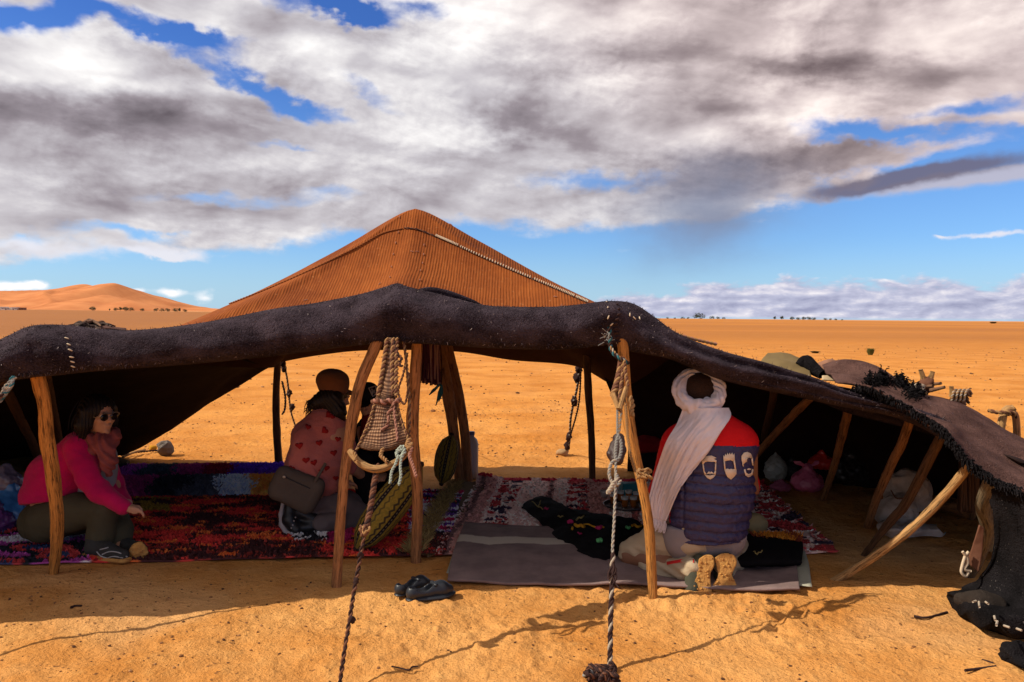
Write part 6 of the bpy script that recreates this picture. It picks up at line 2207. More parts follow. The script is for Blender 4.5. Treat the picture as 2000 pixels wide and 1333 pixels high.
rope('side_cord', [ln.at(a, b, -0.02) for a, b in [(776, 790), (783, 820), (792, 845), (801, 866)]], 0.007, [M['rope_brown'], M['rope_tan']], gy, pitch=0.035)
rope('rag_knot', [ln.at(a, b, -0.04) for a, b in [(772, 783), (764, 800), (757, 812), (760, 822), (752, 836), (744, 842)]], 0.008, [M['rope_pink'], M['rope_brown']], gy, pitch=0.05)
rope('rag_knot', [ln.at(a, b, -0.04) for a, b in [(769, 788), (771, 815), (775, 845), (776, 862)]], 0.006, [M['rope_pink'], M['rope_pink']], gy, pitch=0.05)
rope('upper_knot', [ln.at(a, b, -0.03) for a, b in [(768, 664), (776, 690), (784, 700), (780, 712), (786, 716)]], 0.008, [M['rope_brown'], M['rope_dark']], gy, pitch=0.04)
bow = tube('wooden_bow', [ln.at(a, b, -0.03) for a, b in [(683, 880), (690, 891), (708, 908), (735, 917), (764, 908), (787, 892), (799, 872)]], [0.014, 0.016, 0.017, 0.019, 0.017, 0.016, 0.013], M['wood_pale'], gy, seg=12, n=50, jitter=0.09)
for pts, r, m in (([(775, 882), (786, 872), (790, 884), (779, 894), (775, 884), (788, 880), (784, 896)], 0.008, 'rope_mint'), ([(778, 890), (772, 908), (765, 922), (762, 945)], 0.0065, 'rope_mint'), ([(784, 894), (782, 912), (783, 930), (779, 948)], 0.0065, 'rope_mint'),
                  ([(797, 862), (804, 876), (800, 890), (806, 908), (813, 932)], 0.008, 'rope_pink'), ([(800, 858), (794, 874), (804, 868), (797, 880)], 0.011, 'rope_tan'), ([(748, 876), (744, 890), (752, 898), (757, 904)], 0.009, 'rope_tan'), ([(690, 882), (696, 893), (692, 900)], 0.007, 'rope_tan')):
    rope('bow_tie', [ln.at(a, b, -0.06) for a, b in pts], r, [M[m], M[m]], bow, pitch=0.03)
rope('thick_rope', [ln.at(a, b, -0.01) for a, b in [(737, 908), (731, 945), (724, 990), (714, 1040)]], 0.013, [M['rope_brown'], M['rope_dark'], M['rope_brown']], gy, strands=3, pitch=0.06)
for k in range(4):
    rope('rope_knot', [ln.at(712 + random.uniform(-9, 9), 1036 + random.uniform(-8, 14), -0.03 + random.uniform(-.02, .02)) for _ in range(5)], 0.009, [M['rope_brown'], M['rope_tan']], gy, pitch=0.04)
rope('thin_rope', [ln.at(a, b) for a, b in [(713, 1042), (706, 1075), (700, 1110), (690, 1165), (684, 1205), (674, 1265), (663, 1340)]], 0.0085, [M['rope_dark'], M['rope_brown']], gy, pitch=0.055, slack=0.3)
for a, b in ((695, 1135), (688, 1210), (704, 1085)):
    lump('knot', ln.at(a, b), (0.013, 0.012, 0.015), M['rope_dark'], gy, 0.4, a)
# loose cord right of the strap
rope('hanging_cord', [ln.at(a, b, 0.10) for a, b in [(788, 664), (793, 700), (798, 760), (800, 800), (799, 852)]], 0.008, [M['rope_tan'], M['rope_brown']], gy, pitch=0.05)
rope('hanging_cord', [ln.at(a, b, 0.12) for a, b in [(796, 690), (788, 730), (778, 765), (790, 790), (797, 760), (799, 730)]], 0.006, [M['rope_brown'], M['rope_brown']], gy, pitch=0.05)

# --- the guy rope by the golden pole
rn = Line3(P(1206, 665, 4.15), G(1191, 1312))
gr = thing('guy_rope', G(1191, 1312), 'guy rope with pale toggles and dark pulley block beside the golden front pole', 'guy rope')
rope('tie_cord', [rn.at(a, b, d) for a, b, d in [(1190, 640, -.08), (1192, 664, -.06), (1193, 682, -.04), (1203, 696, -.05), (1216, 703, -.05), (1228, 711, -.03)]], 0.010, [M['rope_dark'], M['rope_teal']], gr, pitch=0.04)
rope('tie_cord', [rn.at(a, b, -0.05) for a, b in [(1192, 678), (1204, 694), (1219, 705)]], 0.008, [M['rope_tan'], M['rope_white']], gr, pitch=0.04)
for k in range(14):
    a = 1185 + random.uniform(-6, 12); b = 655 + random.uniform(-8, 14)
    tube('frayed_yarn', [rn.at(a, b, -0.10), rn.at(a + random.uniform(-12, 8), b + random.uniform(-10, 12), -0.12)], 0.0022, M['rope_grey'], gr, seg=5, n=4)
rope('plaited_strap', [rn.at(a, b, -0.02) for a, b in [(1214, 700), (1211, 722), (1206, 745), (1200, 765), (1197, 774)]], 0.016, [M['rope_brown'], M['rope_tan'], M['rope_brown']], gr, strands=3, pitch=0.07)
rope('plaited_strap', [rn.at(a, b, -0.03) for a, b in [(1216, 700), (1216, 730), (1213, 755), (1209, 790)]], 0.010, [M['rope_brown'], M['rope_tan'], M['rope_brown']], gr, strands=3, pitch=0.05)
rope('plaited_strap', [rn.at(a, b, -0.05) for a, b in [(1219, 705), (1223, 735), (1226, 752), (1224, 762)]], 0.009, [M['rope_tan'], M['rope_brown']], gr, pitch=0.04)
tube('toggle', [rn.at(a, b, -0.07) for a, b in [(1197, 768), (1202, 782), (1208, 798)]], [0.014, 0.013, 0.012], M['wood_pale'], gr, seg=10, jitter=0.05)
tube('toggle', [rn.at(a, b, -0.08) for a, b in [(1224, 757), (1217, 778), (1210, 800)]], [0.013, 0.013, 0.012], M['wood_pale'], gr, seg=10, jitter=0.05)
rope('peg_cord', [rn.at(a, b, -0.03) for a, b in [(1231, 776), (1235, 792), (1233, 806), (1238, 814)]], 0.012, [M['rope_tan'], M['rope_tan']], gr, pitch=0.05)
rope('pair_rope', [rn.at(a, b, -0.05) for a, b in [(1206, 798), (1206, 830), (1206, 850)]], 0.006, [M['rope_grey'], M['rope_grey']], gr, pitch=0.03)
rope('pair_rope', [rn.at(a, b, -0.05) for a, b in [(1214, 798), (1211, 830), (1208, 852)]], 0.006, [M['rope_grey'], M['rope_tan']], gr, pitch=0.03)
M['block'] = plain('dark_red_wood_block', (0.035, 0.014, 0.012), 0.55, 0.4, 0.5, 40, 0.004)
s = SDF(*bbox_of([rn.at(1206, 880)], 0.16), 0.005)
s.chain([rn.at(1208, 856, 0.02), rn.at(1208, 880, 0.02), rn.at(1206, 898, 0.02)], [0.026, 0.034, 0.030], 0.01)
s.chain([rn.at(1198, 868, 0.02), rn.at(1192, 888, 0.02), rn.at(1198, 900, 0.02)], [0.016, 0.018, 0.016], 0.01)
sdf_obj('pulley_block', s, M['block'], gr, 1, folds(0.004, 22, 22, 22, 311))
for pts, r, m in (([(1207, 850), (1213, 866), (1212, 888), (1205, 900), (1202, 888), (1204, 866), (1207, 852)], 0.008, ('rope_grey', 'rope_grey')),
                  ([(1204, 898), (1194, 906), (1190, 925), (1195, 942), (1204, 940), (1205, 926)], 0.008, ('rope_white', 'rope_grey')),
                  ([(1200, 940), (1196, 950), (1191, 958), (1187, 964)], 0.011, ('rope_white', 'rope_white')),
                  ([(1208, 932), (1203, 940), (1207, 948), (1212, 938)], 0.007, ('rope_white', 'rope_grey'))):
    rope('loop', [rn.at(a, b, -0.06) for a, b in pts], r, [M[k] for k in m], gr, pitch=0.03)
rope('white_rope', [rn.at(a, b) for a, b in [(1203, 895), (1202, 950), (1200, 1010), (1197, 1060), (1196, 1090)]], 0.0065, [M['rope_white'], M['rope_grey']], gr, pitch=0.045)
rope('dark_rope', [rn.at(a, b) for a, b in [(1197, 1080), (1196, 1110), (1195, 1150), (1193, 1200), (1192, 1260), (1191, 1310)]], 0.010, [M['rope_dark'], M['rope_dark'], M['rope_white']], gr, strands=3, pitch=0.07, slack=0.4)
for k in range(5):
    tube('loose_end', [rn.at(1196, 1098 + 3 * k), rn.at(1196 + random.uniform(-9, 12), 1110 + 6 * k, -0.01), rn.at(1196 + random.uniform(-9, 14), 1124 + 6 * k, -0.015)], [0.006, 0.005, 0.003], M['rope_dark'], gr, seg=6, n=7)
for k in range(6):
    rope('binding', [rn.at(1257 + random.uniform(-14, 16), 925 + random.uniform(-9, 12), 0.28 + random.uniform(-0.04, 0.0)) for _ in range(5)], 0.007, [M['rope_tan'], M['rope_tan']], gr, pitch=0.04)
rope('down_cord', [rn.at(a, b, 0.10) for a, b in [(1222, 790), (1226, 850), (1232, 890), (1241, 922)]], 0.007, [M['rope_tan'], M['rope_tan']], gr, pitch=0.03)

# --- wad of dark rope at the foot of it
wad = thing('rope_wad', G(1178, 1325), 'tangled wad of dark goat-hair rope tied to the stake at the bottom edge', 'rope')
lump('core', G(1180, 1328, 0.03), (0.055, 0.05, 0.04), M['rope_dark'], wad, 0.5, 5)
for k in range(12):
    c = G(1180, 1328, 0.035)
    pts = [c + Vector((random.uniform(-.07, .05), random.uniform(-.05, .05), random.uniform(-.025, .045))) for _ in range(5)]
    rope('coil', pts, 0.008, [M['rope_dark'], M['rope_dark'], M['rope_brown']], wad, strands=3, pitch=0.05)
rope('stake_loop', [G(1150, 1322, 0.02), G(1142, 1318, 0.05), G(1150, 1312, 0.07), G(1165, 1318, 0.05)], 0.010, [M['rope_grey'], M['rope_dark']], wad, pitch=0.05)
rope('ring', [rn.at(a, b, -0.01) for a, b in [(1194, 1320), (1188, 1308), (1193, 1296), (1200, 1300), (1200, 1316)]], 0.010, [M['rope_dark'], M['rope_dark']], wad, pitch=0.06)


# --- rear guy ropes seen through the tent
def rear_rope(A, B, lab, r=0.012, knots=(0.25, 0.55), col=('rope_dark', 'rope_grey')):
    o = thing('rear_guy_rope', B, lab, 'guy rope')
    pts = [A + (B - A) * t + Vector((0.012 * math.sin(t * 9), 0, -0.03 * math.sin(math.pi * t))) for t in np.linspace(0, 1, 8)]
    rope('rope', pts, r * 0.6, [M[c] for c in col], o, pitch=0.06)
    for t in knots:
        lump('knot', A + (B - A) * t, (r * 1.7, r * 1.5, r * 2.4), M['rope_dark'], o, 0.5, int(t * 100))
    return o


o = rear_rope(P(1132, 706, 7.5), G(1106, 887), 'knotted dark guy rope hanging behind the slim rear pole on the right', 0.020, (0.06, 0.16, 0.40, 0.80, 0.9))
rope('rope', [P(1135, 712, 7.5), P(1130, 790, 7.7), P(1112, 858, 8.0)], 0.009, [M['rope_dark'], M['rope_dark']], o, pitch=0.06)
lump('stone', G(1098, 884, 0.03), (0.07, 0.05, 0.04), plain('buff_stone', (0.42, 0.26, 0.13), 0.9), o, 0.3, 3)
o = rear_rope(P(551, 700, 7.5), G(585, 872), 'knotted grey guy rope hanging beside the slim rear pole on the left', 0.016, (0.05, 0.10, 0.36, 0.52))
rope('rope', [P(551, 745, 7.5), P(557, 775, 7.55), P(556, 800, 7.6), P(551, 810, 7.6)], 0.010, [M['rope_grey'], M['rope_dark']], o, pitch=0.06)
rear_rope(P(868, 735, 6.95), G(890, 872), 'thin dark guy rope running down beside the pair of leaning poles', 0.007, (), ('rope_dark', 'rope_dark'))

# --- tassels hanging from the roof
M['plum'] = plain('plum_wool', (0.085, 0.024, 0.050), 0.9, 0.1, 0.5)
M['plum_pale'] = plain('pale_pink_wool', (0.36, 0.20, 0.18), 0.9, 0.1, 0.4)
ts_ = thing('tassel_fringe', P(838, 690, 6.4), 'plum and pale woollen tassel fringe hanging between the poles', 'tassel')
for mat_, nn, sd0 in ((M['plum'], 60, 1), (M['plum_pale'], 44, 2)):
    parts = []
    for k in range(nn):
        a = 824 + random.random() * 34
        b1 = 735 + random.random() * 14 + (a - 824) * 0.25
        z = 6.4 + random.uniform(-0.05, 0.05)
        V, F, uv = tube_np([P(a, 668, z), P(a + random.uniform(-2, 2), 705, z), P(a + random.uniform(-5, 5), b1, z)], [0.008, 0.009, 0.007], seg=5, n=7, cap=False)
        parts.append((V, F))
    V, F, _ = merge(parts)
    o = mesh_np('wool_strands', V, F, mat_, ts_); o['kind'] = 'stuff'
tt = thing('yarn_tassel', P(858, 760, 6.4), 'teal yarn tassel dangling below the plum fringe', 'tassel')
for pts in ([(862, 752), (858, 768), (852, 792)], [(860, 750), (848, 762), (838, 772)], [(863, 752), (862, 768), (857, 785)]):
    tube('yarn', [P(a, b, 6.35) for a, b in pts], [0.006, 0.014, 0.004], M['rope_teal'], tt, seg=7, jitter=0.2)
tube('cord', [P(860, 672, 6.4), P(863, 715, 6.4), P(862, 754, 6.36)], 0.005, M['rope_dark'], tt, seg=6)

# --- embroidered bolsters
def bolster_mat(nt, b):
    u, v, _ = xyz(coord('UV'))
    o = coord()
    n = noise(o, 60, 3, 0.6)
    s = E.op('FRACT', u * 5.0)
    black = sstep(E.op('ABSOLUTE', s - 0.5), 0.13, 0.09)
    zz = E.op('ABSOLUTE', E.op('FRACT', v * 22.0) - 0.5)
    zig = sstep(E.op('ABSOLUTE', s - (0.16 + zz * 0.22)), 0.07, 0.04)
    zig2 = sstep(E.op('ABSOLUTE', s - (0.86 - zz * 0.18)), 0.05, 0.03)
    dots = sstep(E.op('ABSOLUTE', s - 0.5), 0.04, 0.02) * sstep(E.op('ABSOLUTE', E.op('FRACT', v * 40.0) - 0.5), 0.3, 0.2)
    c = mixc(sstep(n, 0.3, 0.7), (0.30, 0.20, 0.028), (0.20, 0.145, 0.022))
    c = mixc(zig * 0.85, c, (0.012, 0.011, 0.014))
    c = mixc(zig2 * 0.7, c, (0.03, 0.03, 0.02))
    c = mixc(black, c, (0.010, 0.009, 0.013))
    c = mixc(dots * 0.6, c, (0.25, 0.20, 0.10))
    setin(nt, b, 'Base Color', c); setin(nt, b, 'Roughness', 0.9)
    bump(nt, b, n + zig * 0.4 - black * 0.4, 0.006)


M['bolster'] = material('embroidered_bolster', bolster_mat)


def bolster(a, b, r, lab):
    o = thing('bolster', (a + b) / 2, lab, 'bolster', 'embroidered bolsters leaning on the poles')
    tube('cushion', [a + (b - a) * t for t in np.linspace(0, 1, 9)], [r * k for k in (0.15, 0.72, 0.93, 1.0, 1.02, 1.0, 0.93, 0.72, 0.15)], M['bolster'], o, seg=40, n=60, jitter=0.05)
    d = (b - a).normalized()
    for e, s_ in ((a, -1), (b, 1)):
        lump('end_button', e, (0.02, 0.02, 0.02), M['rope_dark'], o, 0.2, 2)
    return o


bolster(P(696, 1072, 4.80), P(822, 908, 4.95), 0.105, 'large yellow and black embroidered bolster leaning on the straight brown pole')
bolster(P(862, 945, 6.5), P(882, 850, 6.6), 0.092, 'olive embroidered bolster standing by the pair of leaning poles')
# --- white canister
M['plastic_white'] = plain('milky_plastic', (0.50, 0.45, 0.42), 0.4, 0.4, 0.1)
cn = thing('canister', G(904, 930), 'milky plastic canister standing behind the pair of leaning poles', 'canister')
c = G(920, 934)
lathe('bottle', c, [(0.0, 0.0), (0.055, 0.0), (0.062, 0.012), (0.064, 0.20), (0.064, 0.31), (0.052, 0.35), (0.028, 0.372), (0.026, 0.395)], M['plastic_white'], cn)
lathe('cap', c + Vector((0, 0, 0.39)), [(0.030, 0.0), (0.031, 0.025), (0.028, 0.03), (0.0, 0.03)], plain('blue_cap', (0.08, 0.10, 0.25), 0.4), cn)


# --- plastic bags and sacks in the store corner
def plastic(name, c, rough=0.28):
    return plain(name, c, rough, 0.5, 0.25, 12, 0.006)


def bag(px, py_base, w, h, mat, lab, depth=None, top=0.25, seed=0, knot=True, lean=0.0, zoff=0.0, name='plastic_bag', cat='bag', group='plastic bags in the store corner', amp=0.035):
    g = G(px, py_base) if depth is None else P(px, py_base, depth)
    if depth is None: g.z = 0
    o = thing(name, g, lab, cat, group)
    s = SDF(*bbox_of([g, g + Vector((0, 0, h))], max(w, h) * 0.75), max(w, h) / 36)
    s.ell(g + Vector((0, 0, h * 0.30)), (w * 0.5, w * 0.42, h * 0.34), None, 0.02)
    s.cone(g + Vector((0, 0, h * 0.40)), g + Vector((lean * h, 0, h * 0.80)), w * 0.36, w * top * 0.5, 0.04)
    s.cut((0, 0, g.z + 0.004), (0, 0, -1))
    k = 3.2 / w

    def d(V, N):
        r = np.abs(fbm(V[:, 0] * k, V[:, 1] * k, V[:, 2] * k, oct=3, seed=seed))
        return -amp * w * 4 * (r ** 0.7) * 0.6 + amp * w * 1.2
    sdf_obj('body', s, mat, o, 1, d)
    if knot:
        t = g + Vector((lean * h, 0, h * 0.82))
        V = []
        for e in (-1, 1):
            cloth_grid('handle', [[t + Vector((-0.02, 0, 0)), t + Vector((0.02, 0, 0))], [t + Vector((e * 0.25 * w - 0.03, 0.01, 0.10 * h)), t + Vector((e * 0.22 * w + 0.03, -0.01, 0.12 * h))], [t + Vector((e * 0.34 * w - 0.02, 0.02, 0.2 * h)), t + Vector((e * 0.30 * w + 0.02, 0, 0.22 * h))]], 8, 6, mat, o, 0.01, 20, seed, 0.002)
    return o


bag(1576, 958, 0.27, 0.24, plastic('pink_film', (0.60, 0.13, 0.24)), 'crumpled pink plastic bag on the sand left of a slanting pole', seed=1)
bag(1524, 958, 0.17, 0.10, plastic('mauve_film', (0.36, 0.09, 0.16)), 'small flat mauve bag lying beside the pink plastic bag', seed=2, knot=False)
bag(1514, 940, 0.20, 0.33, plastic('clear_film', (0.42, 0.46, 0.44)), 'pale translucent bag with a pointed top next to the red sleeve', seed=3, top=0.06, knot=False)
bag(1545, 936, 0.22, 0.22, plastic('grey_film', (0.05, 0.048, 0.05)), 'dark grey bag behind the pink plastic bag', seed=4, knot=False)
bag(1596, 934, 0.30, 0.40, plastic('smoky_film', (0.24, 0.20, 0.19)), 'tall smoky bag behind the pink plastic bag', seed=5, top=0.2, lean=-0.1)
o = bag(1604, 916, 0.22, 0.17, plastic('red_film', (0.62, 0.04, 0.03)), 'bright red plastic bag lying on top of the other bags', depth=6.95, seed=6, knot=False)
bag(1660, 945, 0.34, 0.36, plastic('black_film', (0.020, 0.016, 0.017)), 'large black bag behind the slanting pole', seed=7, top=0.3)
bag(1718, 935, 0.30, 0.26, plastic('black_film_two', (0.028, 0.022, 0.022)), 'low black bag left of the white sack', seed=8, knot=False)

M['sack'] = cloth('woven_white_sack', (0.60, 0.52, 0.45), (0.44, 0.36, 0.30), 30, 0.75, bd=0.008)
g = G(1765, 1035); g.z = 0
sk = thing('sack', g, 'bulging dusty white sack behind two slanting poles', 'sack')
s = SDF(*bbox_of([P(1725, 1040, 5.5), P(1805, 920, 5.8)], 0.16), 0.011)
s.ell(P(1772, 962, 5.75), (0.155, 0.15, 0.165), (0, 0.3, 0), 0.03)
s.ell(P(1752, 1000, 5.60), (0.15, 0.14, 0.12), (0, -0.3, 0), 0.03)
s.cone(P(1745, 940, 5.72), P(1790, 950, 5.76), 0.06, 0.06, 0.04)
s.cut((0, 0, 0.004), (0, 0, -1))
sdf_obj('body', s, M['sack'], sk, 1, lambda V, N: -0.045 * np.abs(fbm(V[:, 0] * 7, V[:, 1] * 7, V[:, 2] * 7, oct=3, seed=321)) + 0.012)
rope('tie', [P(1740, 958, 5.57), P(1752, 974, 5.50), P(1772, 972, 5.52)], 0.005, [M['rope_brown'], M['rope_brown']], sk, pitch=0.03)
tp = cloth_grid('tarpaulin', [[G(1712, 1040, .02), G(1740, 1052, .02), G(1790, 1050, .02), G(1850, 1042, .012)], [G(1712, 1028, .06), G(1745, 1034, .09), G(1800, 1034, .07), G(1832, 1034, .06)],
                              [G(1722, 1015, .06), G(1750, 1020, .10), G(1800, 1024, .06), G(1828, 1028, .03)]], 26, 60, M['sack'], None, 0.022, 8, 323, 0.004)
tag(tp, 'crumpled pale sheet spread on the sand at the foot of the white sack', 'sheet')

# left end: blue bags
bag(18, 1030, 0.33, 0.36, plastic('blue_film', (0.05, 0.20, 0.48)), 'bulky blue plastic bag at the left edge of the tent', seed=11, knot=False, group='bags at the left edge of the tent')
bag(-8, 1040, 0.24, 0.24, plastic('violet_film', (0.16, 0.05, 0.20)), 'violet bag in front of the blue bag at the left edge', seed=12, knot=False, group='bags at the left edge of the tent')
bag(12, 960, 0.20, 0.22, plastic('slate_film', (0.16, 0.14, 0.20)), 'slate grey bag on top of the blue plastic bag', depth=5.4, seed=13, group='bags at the left edge of the tent', knot=False)
rt = thing('rope_tie', P(15, 755, 3.85), 'frayed white and green rope tied under the felt at the left edge', 'rope')
for k in range(7):
    rope('tie', [P(28 + random.uniform(-6, 4), 738 + random.uniform(-3, 4), 3.88), P(16 + random.uniform(-8, 8), 756, 3.86), P(4 + random.uniform(-12, 10), 772 + random.uniform(-4, 14), 3.86)], 0.007, [M['rope_white'] if k % 3 else M['rope_teal'], M['rope_grey']], rt, pitch=0.04)

# --- tea things in front of the man
tr = thing('tea_tray', G(1222, 990, 0.02), 'round dark metal tray on the kilim in front of the kneeling man', 'tray')
c = G(1224, 990, 0.022)
lathe('tray', c, [(0.0, 0.0), (0.155, 0.0), (0.175, 0.022), (0.180, 0.024), (0.160, 0.006), (0.0, 0.006)], plain('dark_tin', (0.10, 0.085, 0.085), 0.3, 0.5, 0.3, metal=0.6), tr, seg=36)
M['tea'] = plain('amber_tea_glass', (0.30, 0.085, 0.015), 0.08, 0.6, 0.1)
M['glass_rim'] = plain('pale_glass', (0.45, 0.42, 0.38), 0.08, 0.6, 0.1)
for i, (a, b) in enumerate(((1198, 984), (1212, 978), (1228, 977), (1243, 980), (1220, 990), (1237, 990))):
    q = G(a, b, 0.030)
    gl = thing('tea_glass', q, ['tea glass at the left end of the round tray', 'tea glass at the back left of the round tray', 'tea glass at the middle of the back row on the round tray', 'tea glass at the right end of the round tray by the golden pole', 'tea glass in front at the middle of the round tray', 'tea glass in front at the right of the round tray'][i], 'glass', 'tea glasses on the tray')
    lathe('glass', q, [(0.0, 0.0), (0.021, 0.0), (0.023, 0.02), (0.026, 0.055)], M['tea'], gl, 14)
    lathe('rim', q + Vector((0, 0, 0.055)), [(0.026, 0.0), (0.0275, 0.022), (0.0265, 0.022), (0.025, 0.002), (0.0, 0.0)], M['glass_rim'], gl, 14)
q = G(1230, 967, 0.02)
tb = thing('tea_box', q, 'teal cardboard box standing behind the round tray', 'box')
bm = bmesh.new(); bmesh.ops.create_cube(bm, size=1.0)
bmesh.ops.scale(bm, vec=(0.15, 0.09, 0.10), verts=bm.verts); bmesh.ops.bevel(bm, geom=bm.edges[:], offset=0.006, segments=2, affect='EDGES')
bmesh.ops.translate(bm, vec=(0, 0, 0.05), verts=bm.verts)
me = bpy.data.meshes.new('box'); bm.to_mesh(me); bm.free()
o = link('box', me, plain('teal_card', (0.012, 0.15, 0.17), 0.5)); o.location = q; o.rotation_euler = (0, 0, 0.2); o.parent = tb; o.matrix_parent_inverse = Matrix.Translation(-q)
tube('clasp', [q + Vector((-0.04, -0.062, 0.022)), q + Vector((-0.03, -0.066, 0.03)), q + Vector((0.02, -0.058, 0.03)), q + Vector((0.03, -0.055, 0.022))], 0.003, M['glass_rim'], tb, seg=6)
q = G(1180, 972, 0.02)
cu = thing('cup', q, 'small white cup left of the tea tray', 'cup')
lathe('cup', q, [(0.0, 0.0), (0.022, 0.0), (0.034, 0.05), (0.036, 0.055), (0.031, 0.05), (0.0, 0.01)], M['plastic_white'], cu, 16)
tube('handle', [q + Vector((0.032, 0, 0.045)), q + Vector((0.05, 0, 0.035)), q + Vector((0.028, 0, 0.015))], 0.004, M['plastic_white'], cu, seg=6)
rb = thing('cloth_bundle', G(1252, 935), 'red cloth bundle half hidden behind the scarf of the kneeling man', 'bundle')
q = G(1262, 935)
s = SDF(*bbox_of([q, q + Vector((0, 0, 0.4))], 0.25), 0.012)
s.ell(q + Vector((0.0, 0, 0.30)), (0.15, 0.10, 0.09), None, 0.02)
sdf_obj('red_cloth', s, cloth('dim_red_cloth', (0.22, 0.012, 0.016), None, 20), rb, 1, folds(0.02, 9, 9, 9, 331))
s = SDF(*bbox_of([q, q + Vector((0, 0, 0.4))], 0.25), 0.012)
s.ell(q + Vector((0.03, 0, 0.13)), (0.14, 0.11, 0.15), None, 0.02)
s.cut((0, 0, 0.012), (0, 0, -1))
sdf_obj('dark_cloth', s, M['black_wear'], rb, 1, folds(0.02, 9, 9, 9, 333))
br = thing('flat_loaf', G(1474, 1020), 'pale round loaf lying on the kilim right of the vest', 'bread')
s = SDF(*bbox_of([G(1474, 1022, 0.07)], 0.2), 0.008)
s.ell(G(1474, 1024, 0.085), (0.085, 0.085, 0.070), (0.3, 0.2, 0), 0.01)
sdf_obj('loaf', s, cloth('pale_crust', (0.42, 0.33, 0.17), (0.34, 0.25, 0.12), 18), br, 1, folds(0.006, 14, 14, 14, 335))
lump('crust', G(1474, 1024, 0.02), (0.075, 0.07, 0.016), plain('browned_crust', (0.22, 0.13, 0.05), 0.8), br, 0.1, 1)

# --- felt cloth thrown over the right corner, with its shaggy hem
OV0 = [(1640, 752, 4.40), (1700, 764, 4.25), (1760, 793, 4.10), (1815, 826, 3.98), (1848, 848, 3.90), (1872, 882, 3.84), (1904, 915, 3.78), (1945, 944, 3.70), (1990, 962, 3.62), (2080, 990, 3.48)]
OV1 = [(1622, 728, 4.75), (1690, 745, 4.65), (1755, 775, 4.50), (1815, 802, 4.35), (1858, 822, 4.25), (1890, 848, 4.18), (1925, 876, 4.10), (1965, 902, 4.02), (2005, 922, 3.95), (2090, 950, 3.80)]
OV2 = [(1604, 722, 5.3), (1640, 706, 5.25), (1690, 713, 5.15), (1742, 738, 5.0), (1800, 768, 4.85), (1855, 780, 4.75), (1905, 806, 4.65), (1955, 838, 4.55), (2000, 862, 4.45), (2090, 895, 4.3)]
OV3 = [(1612, 742, 5.8), (1645, 732, 5.75), (1690, 742, 5.65), (1745, 765, 5.5), (1800, 790, 5.35), (1855, 806, 5.2), (1905, 830, 5.1), (1955, 862, 5.0), (2000, 886, 4.9), (2090, 920, 4.7)]
ov = thing('felt_cloth', (2.4, 4.3, 0.8), 'purplish brown felt cloth with shaggy dark hem over the right tent corner', 'cloth')


def ovmod(S):
    X, Y = S[..., 0], S[..., 1]
    S[..., 2] += 0.018 * fbm(X * 3.5, Y * 3.5, oct=3, seed=341)
    S[..., 2] += 0.020 * np.sin((X * 1.0 + Y * 1.4) * 9) * np.exp(-((X - 2.1) / 0.5) ** 2) * 0.6
    return S


ovo = cloth_grid('cloth', [[P(*q) for q in r] for r in (OV0, OV1, OV2, OV3)], 40, 120, M['felt_brown'], ov, 0, 3, 0, 0.012, mod=ovmod)
parts = []
HL = catmull(np.array([list(P(*q)) for q in OV0]), 620)
for i, p in enumerate(HL):
    if i < 40: continue
    for k in range(3):
        q0 = p + np.array([random.uniform(-.012, .012), random.uniform(0, .05), random.uniform(-.004, .018)])
        dd = np.array([random.uniform(-.018, .012), random.uniform(-.03, .0), random.uniform(-.030, .008)])
        V, F, uv = tube_np([q0, q0 + dd * 0.6 + np.array([0, 0, 0.008]), q0 + dd], [0.005, 0.0045, 0.002], seg=4, n=4, cap=False)
        parts.append((V, F))
OV_BVH = bvh_of(ovo)
for c0, n_, sp in (((1722, 748), 150, 15), ((1765, 750), 190, 22), ((1790, 770), 150, 22), ((1700, 752), 60, 12), ((1577, 716), 1, 1)):
    for k in range(n_ * 7):
        a, b = c0[0] + random.gauss(0, sp * 0.45), c0[1] + random.gauss(0, sp * 0.30)
        q0 = hit(OV_BVH, a, b, 0.0)
        if q0 is None: continue
        hgt = 0.065 * math.exp(-((a - c0[0]) / sp) ** 2) * (0.6 + 0.4 * math.sin(a * 0.6)) + 0.012
        q0 = np.array(list(q0)) + np.array([0, 0, random.random() * hgt])
        dd = np.array([random.uniform(-.013, .013), random.uniform(-.02, .02), random.uniform(-.012, .010)])
        V, F, uv = tube_np([q0, q0 + dd * 0.5, q0 + dd], [0.0035, 0.0035, 0.002], seg=4, n=4, cap=False)
        parts.append((V, F))
V, F, _ = merge(parts)
o = mesh_np('shaggy_hem', V, F, M['felt_black'], ov); o['kind'] = 'stuff'

kh = cloth_grid('khaki_cloth', [[P(1478, 716, 5.0), P(1530, 732, 5.0), P(1585, 745, 5.0)], [P(1490, 700, 5.25), P(1535, 710, 5.2), P(1582, 724, 5.15)], [P(1500, 690, 5.6), P(1538, 694, 5.6), P(1580, 708, 5.5)], [P(1505, 706, 6.0), P(1540, 712, 6.0), P(1585, 725, 5.9)]],
                24, 40, cloth('khaki_canvas', (0.20, 0.145, 0.065), (0.145, 0.10, 0.045), 24, 0.9), None, 0.015, 5, 345, 0.008)
tag(kh, 'khaki canvas sheet lying on the tent behind the felt edge', 'cloth')
df = thing('rolled_blanket', P(1600, 718, 5.3), 'dark rolled blanket end with a buff fold behind the felt edge', 'blanket')
tube('roll', [P(1560, 716, 5.2), P(1574, 708, 5.2), P(1590, 722, 5.15), P(1606, 732, 5.1)], [0.030, 0.045, 0.04, 0.03], M['felt_black'], df, seg=14, jitter=0.15)
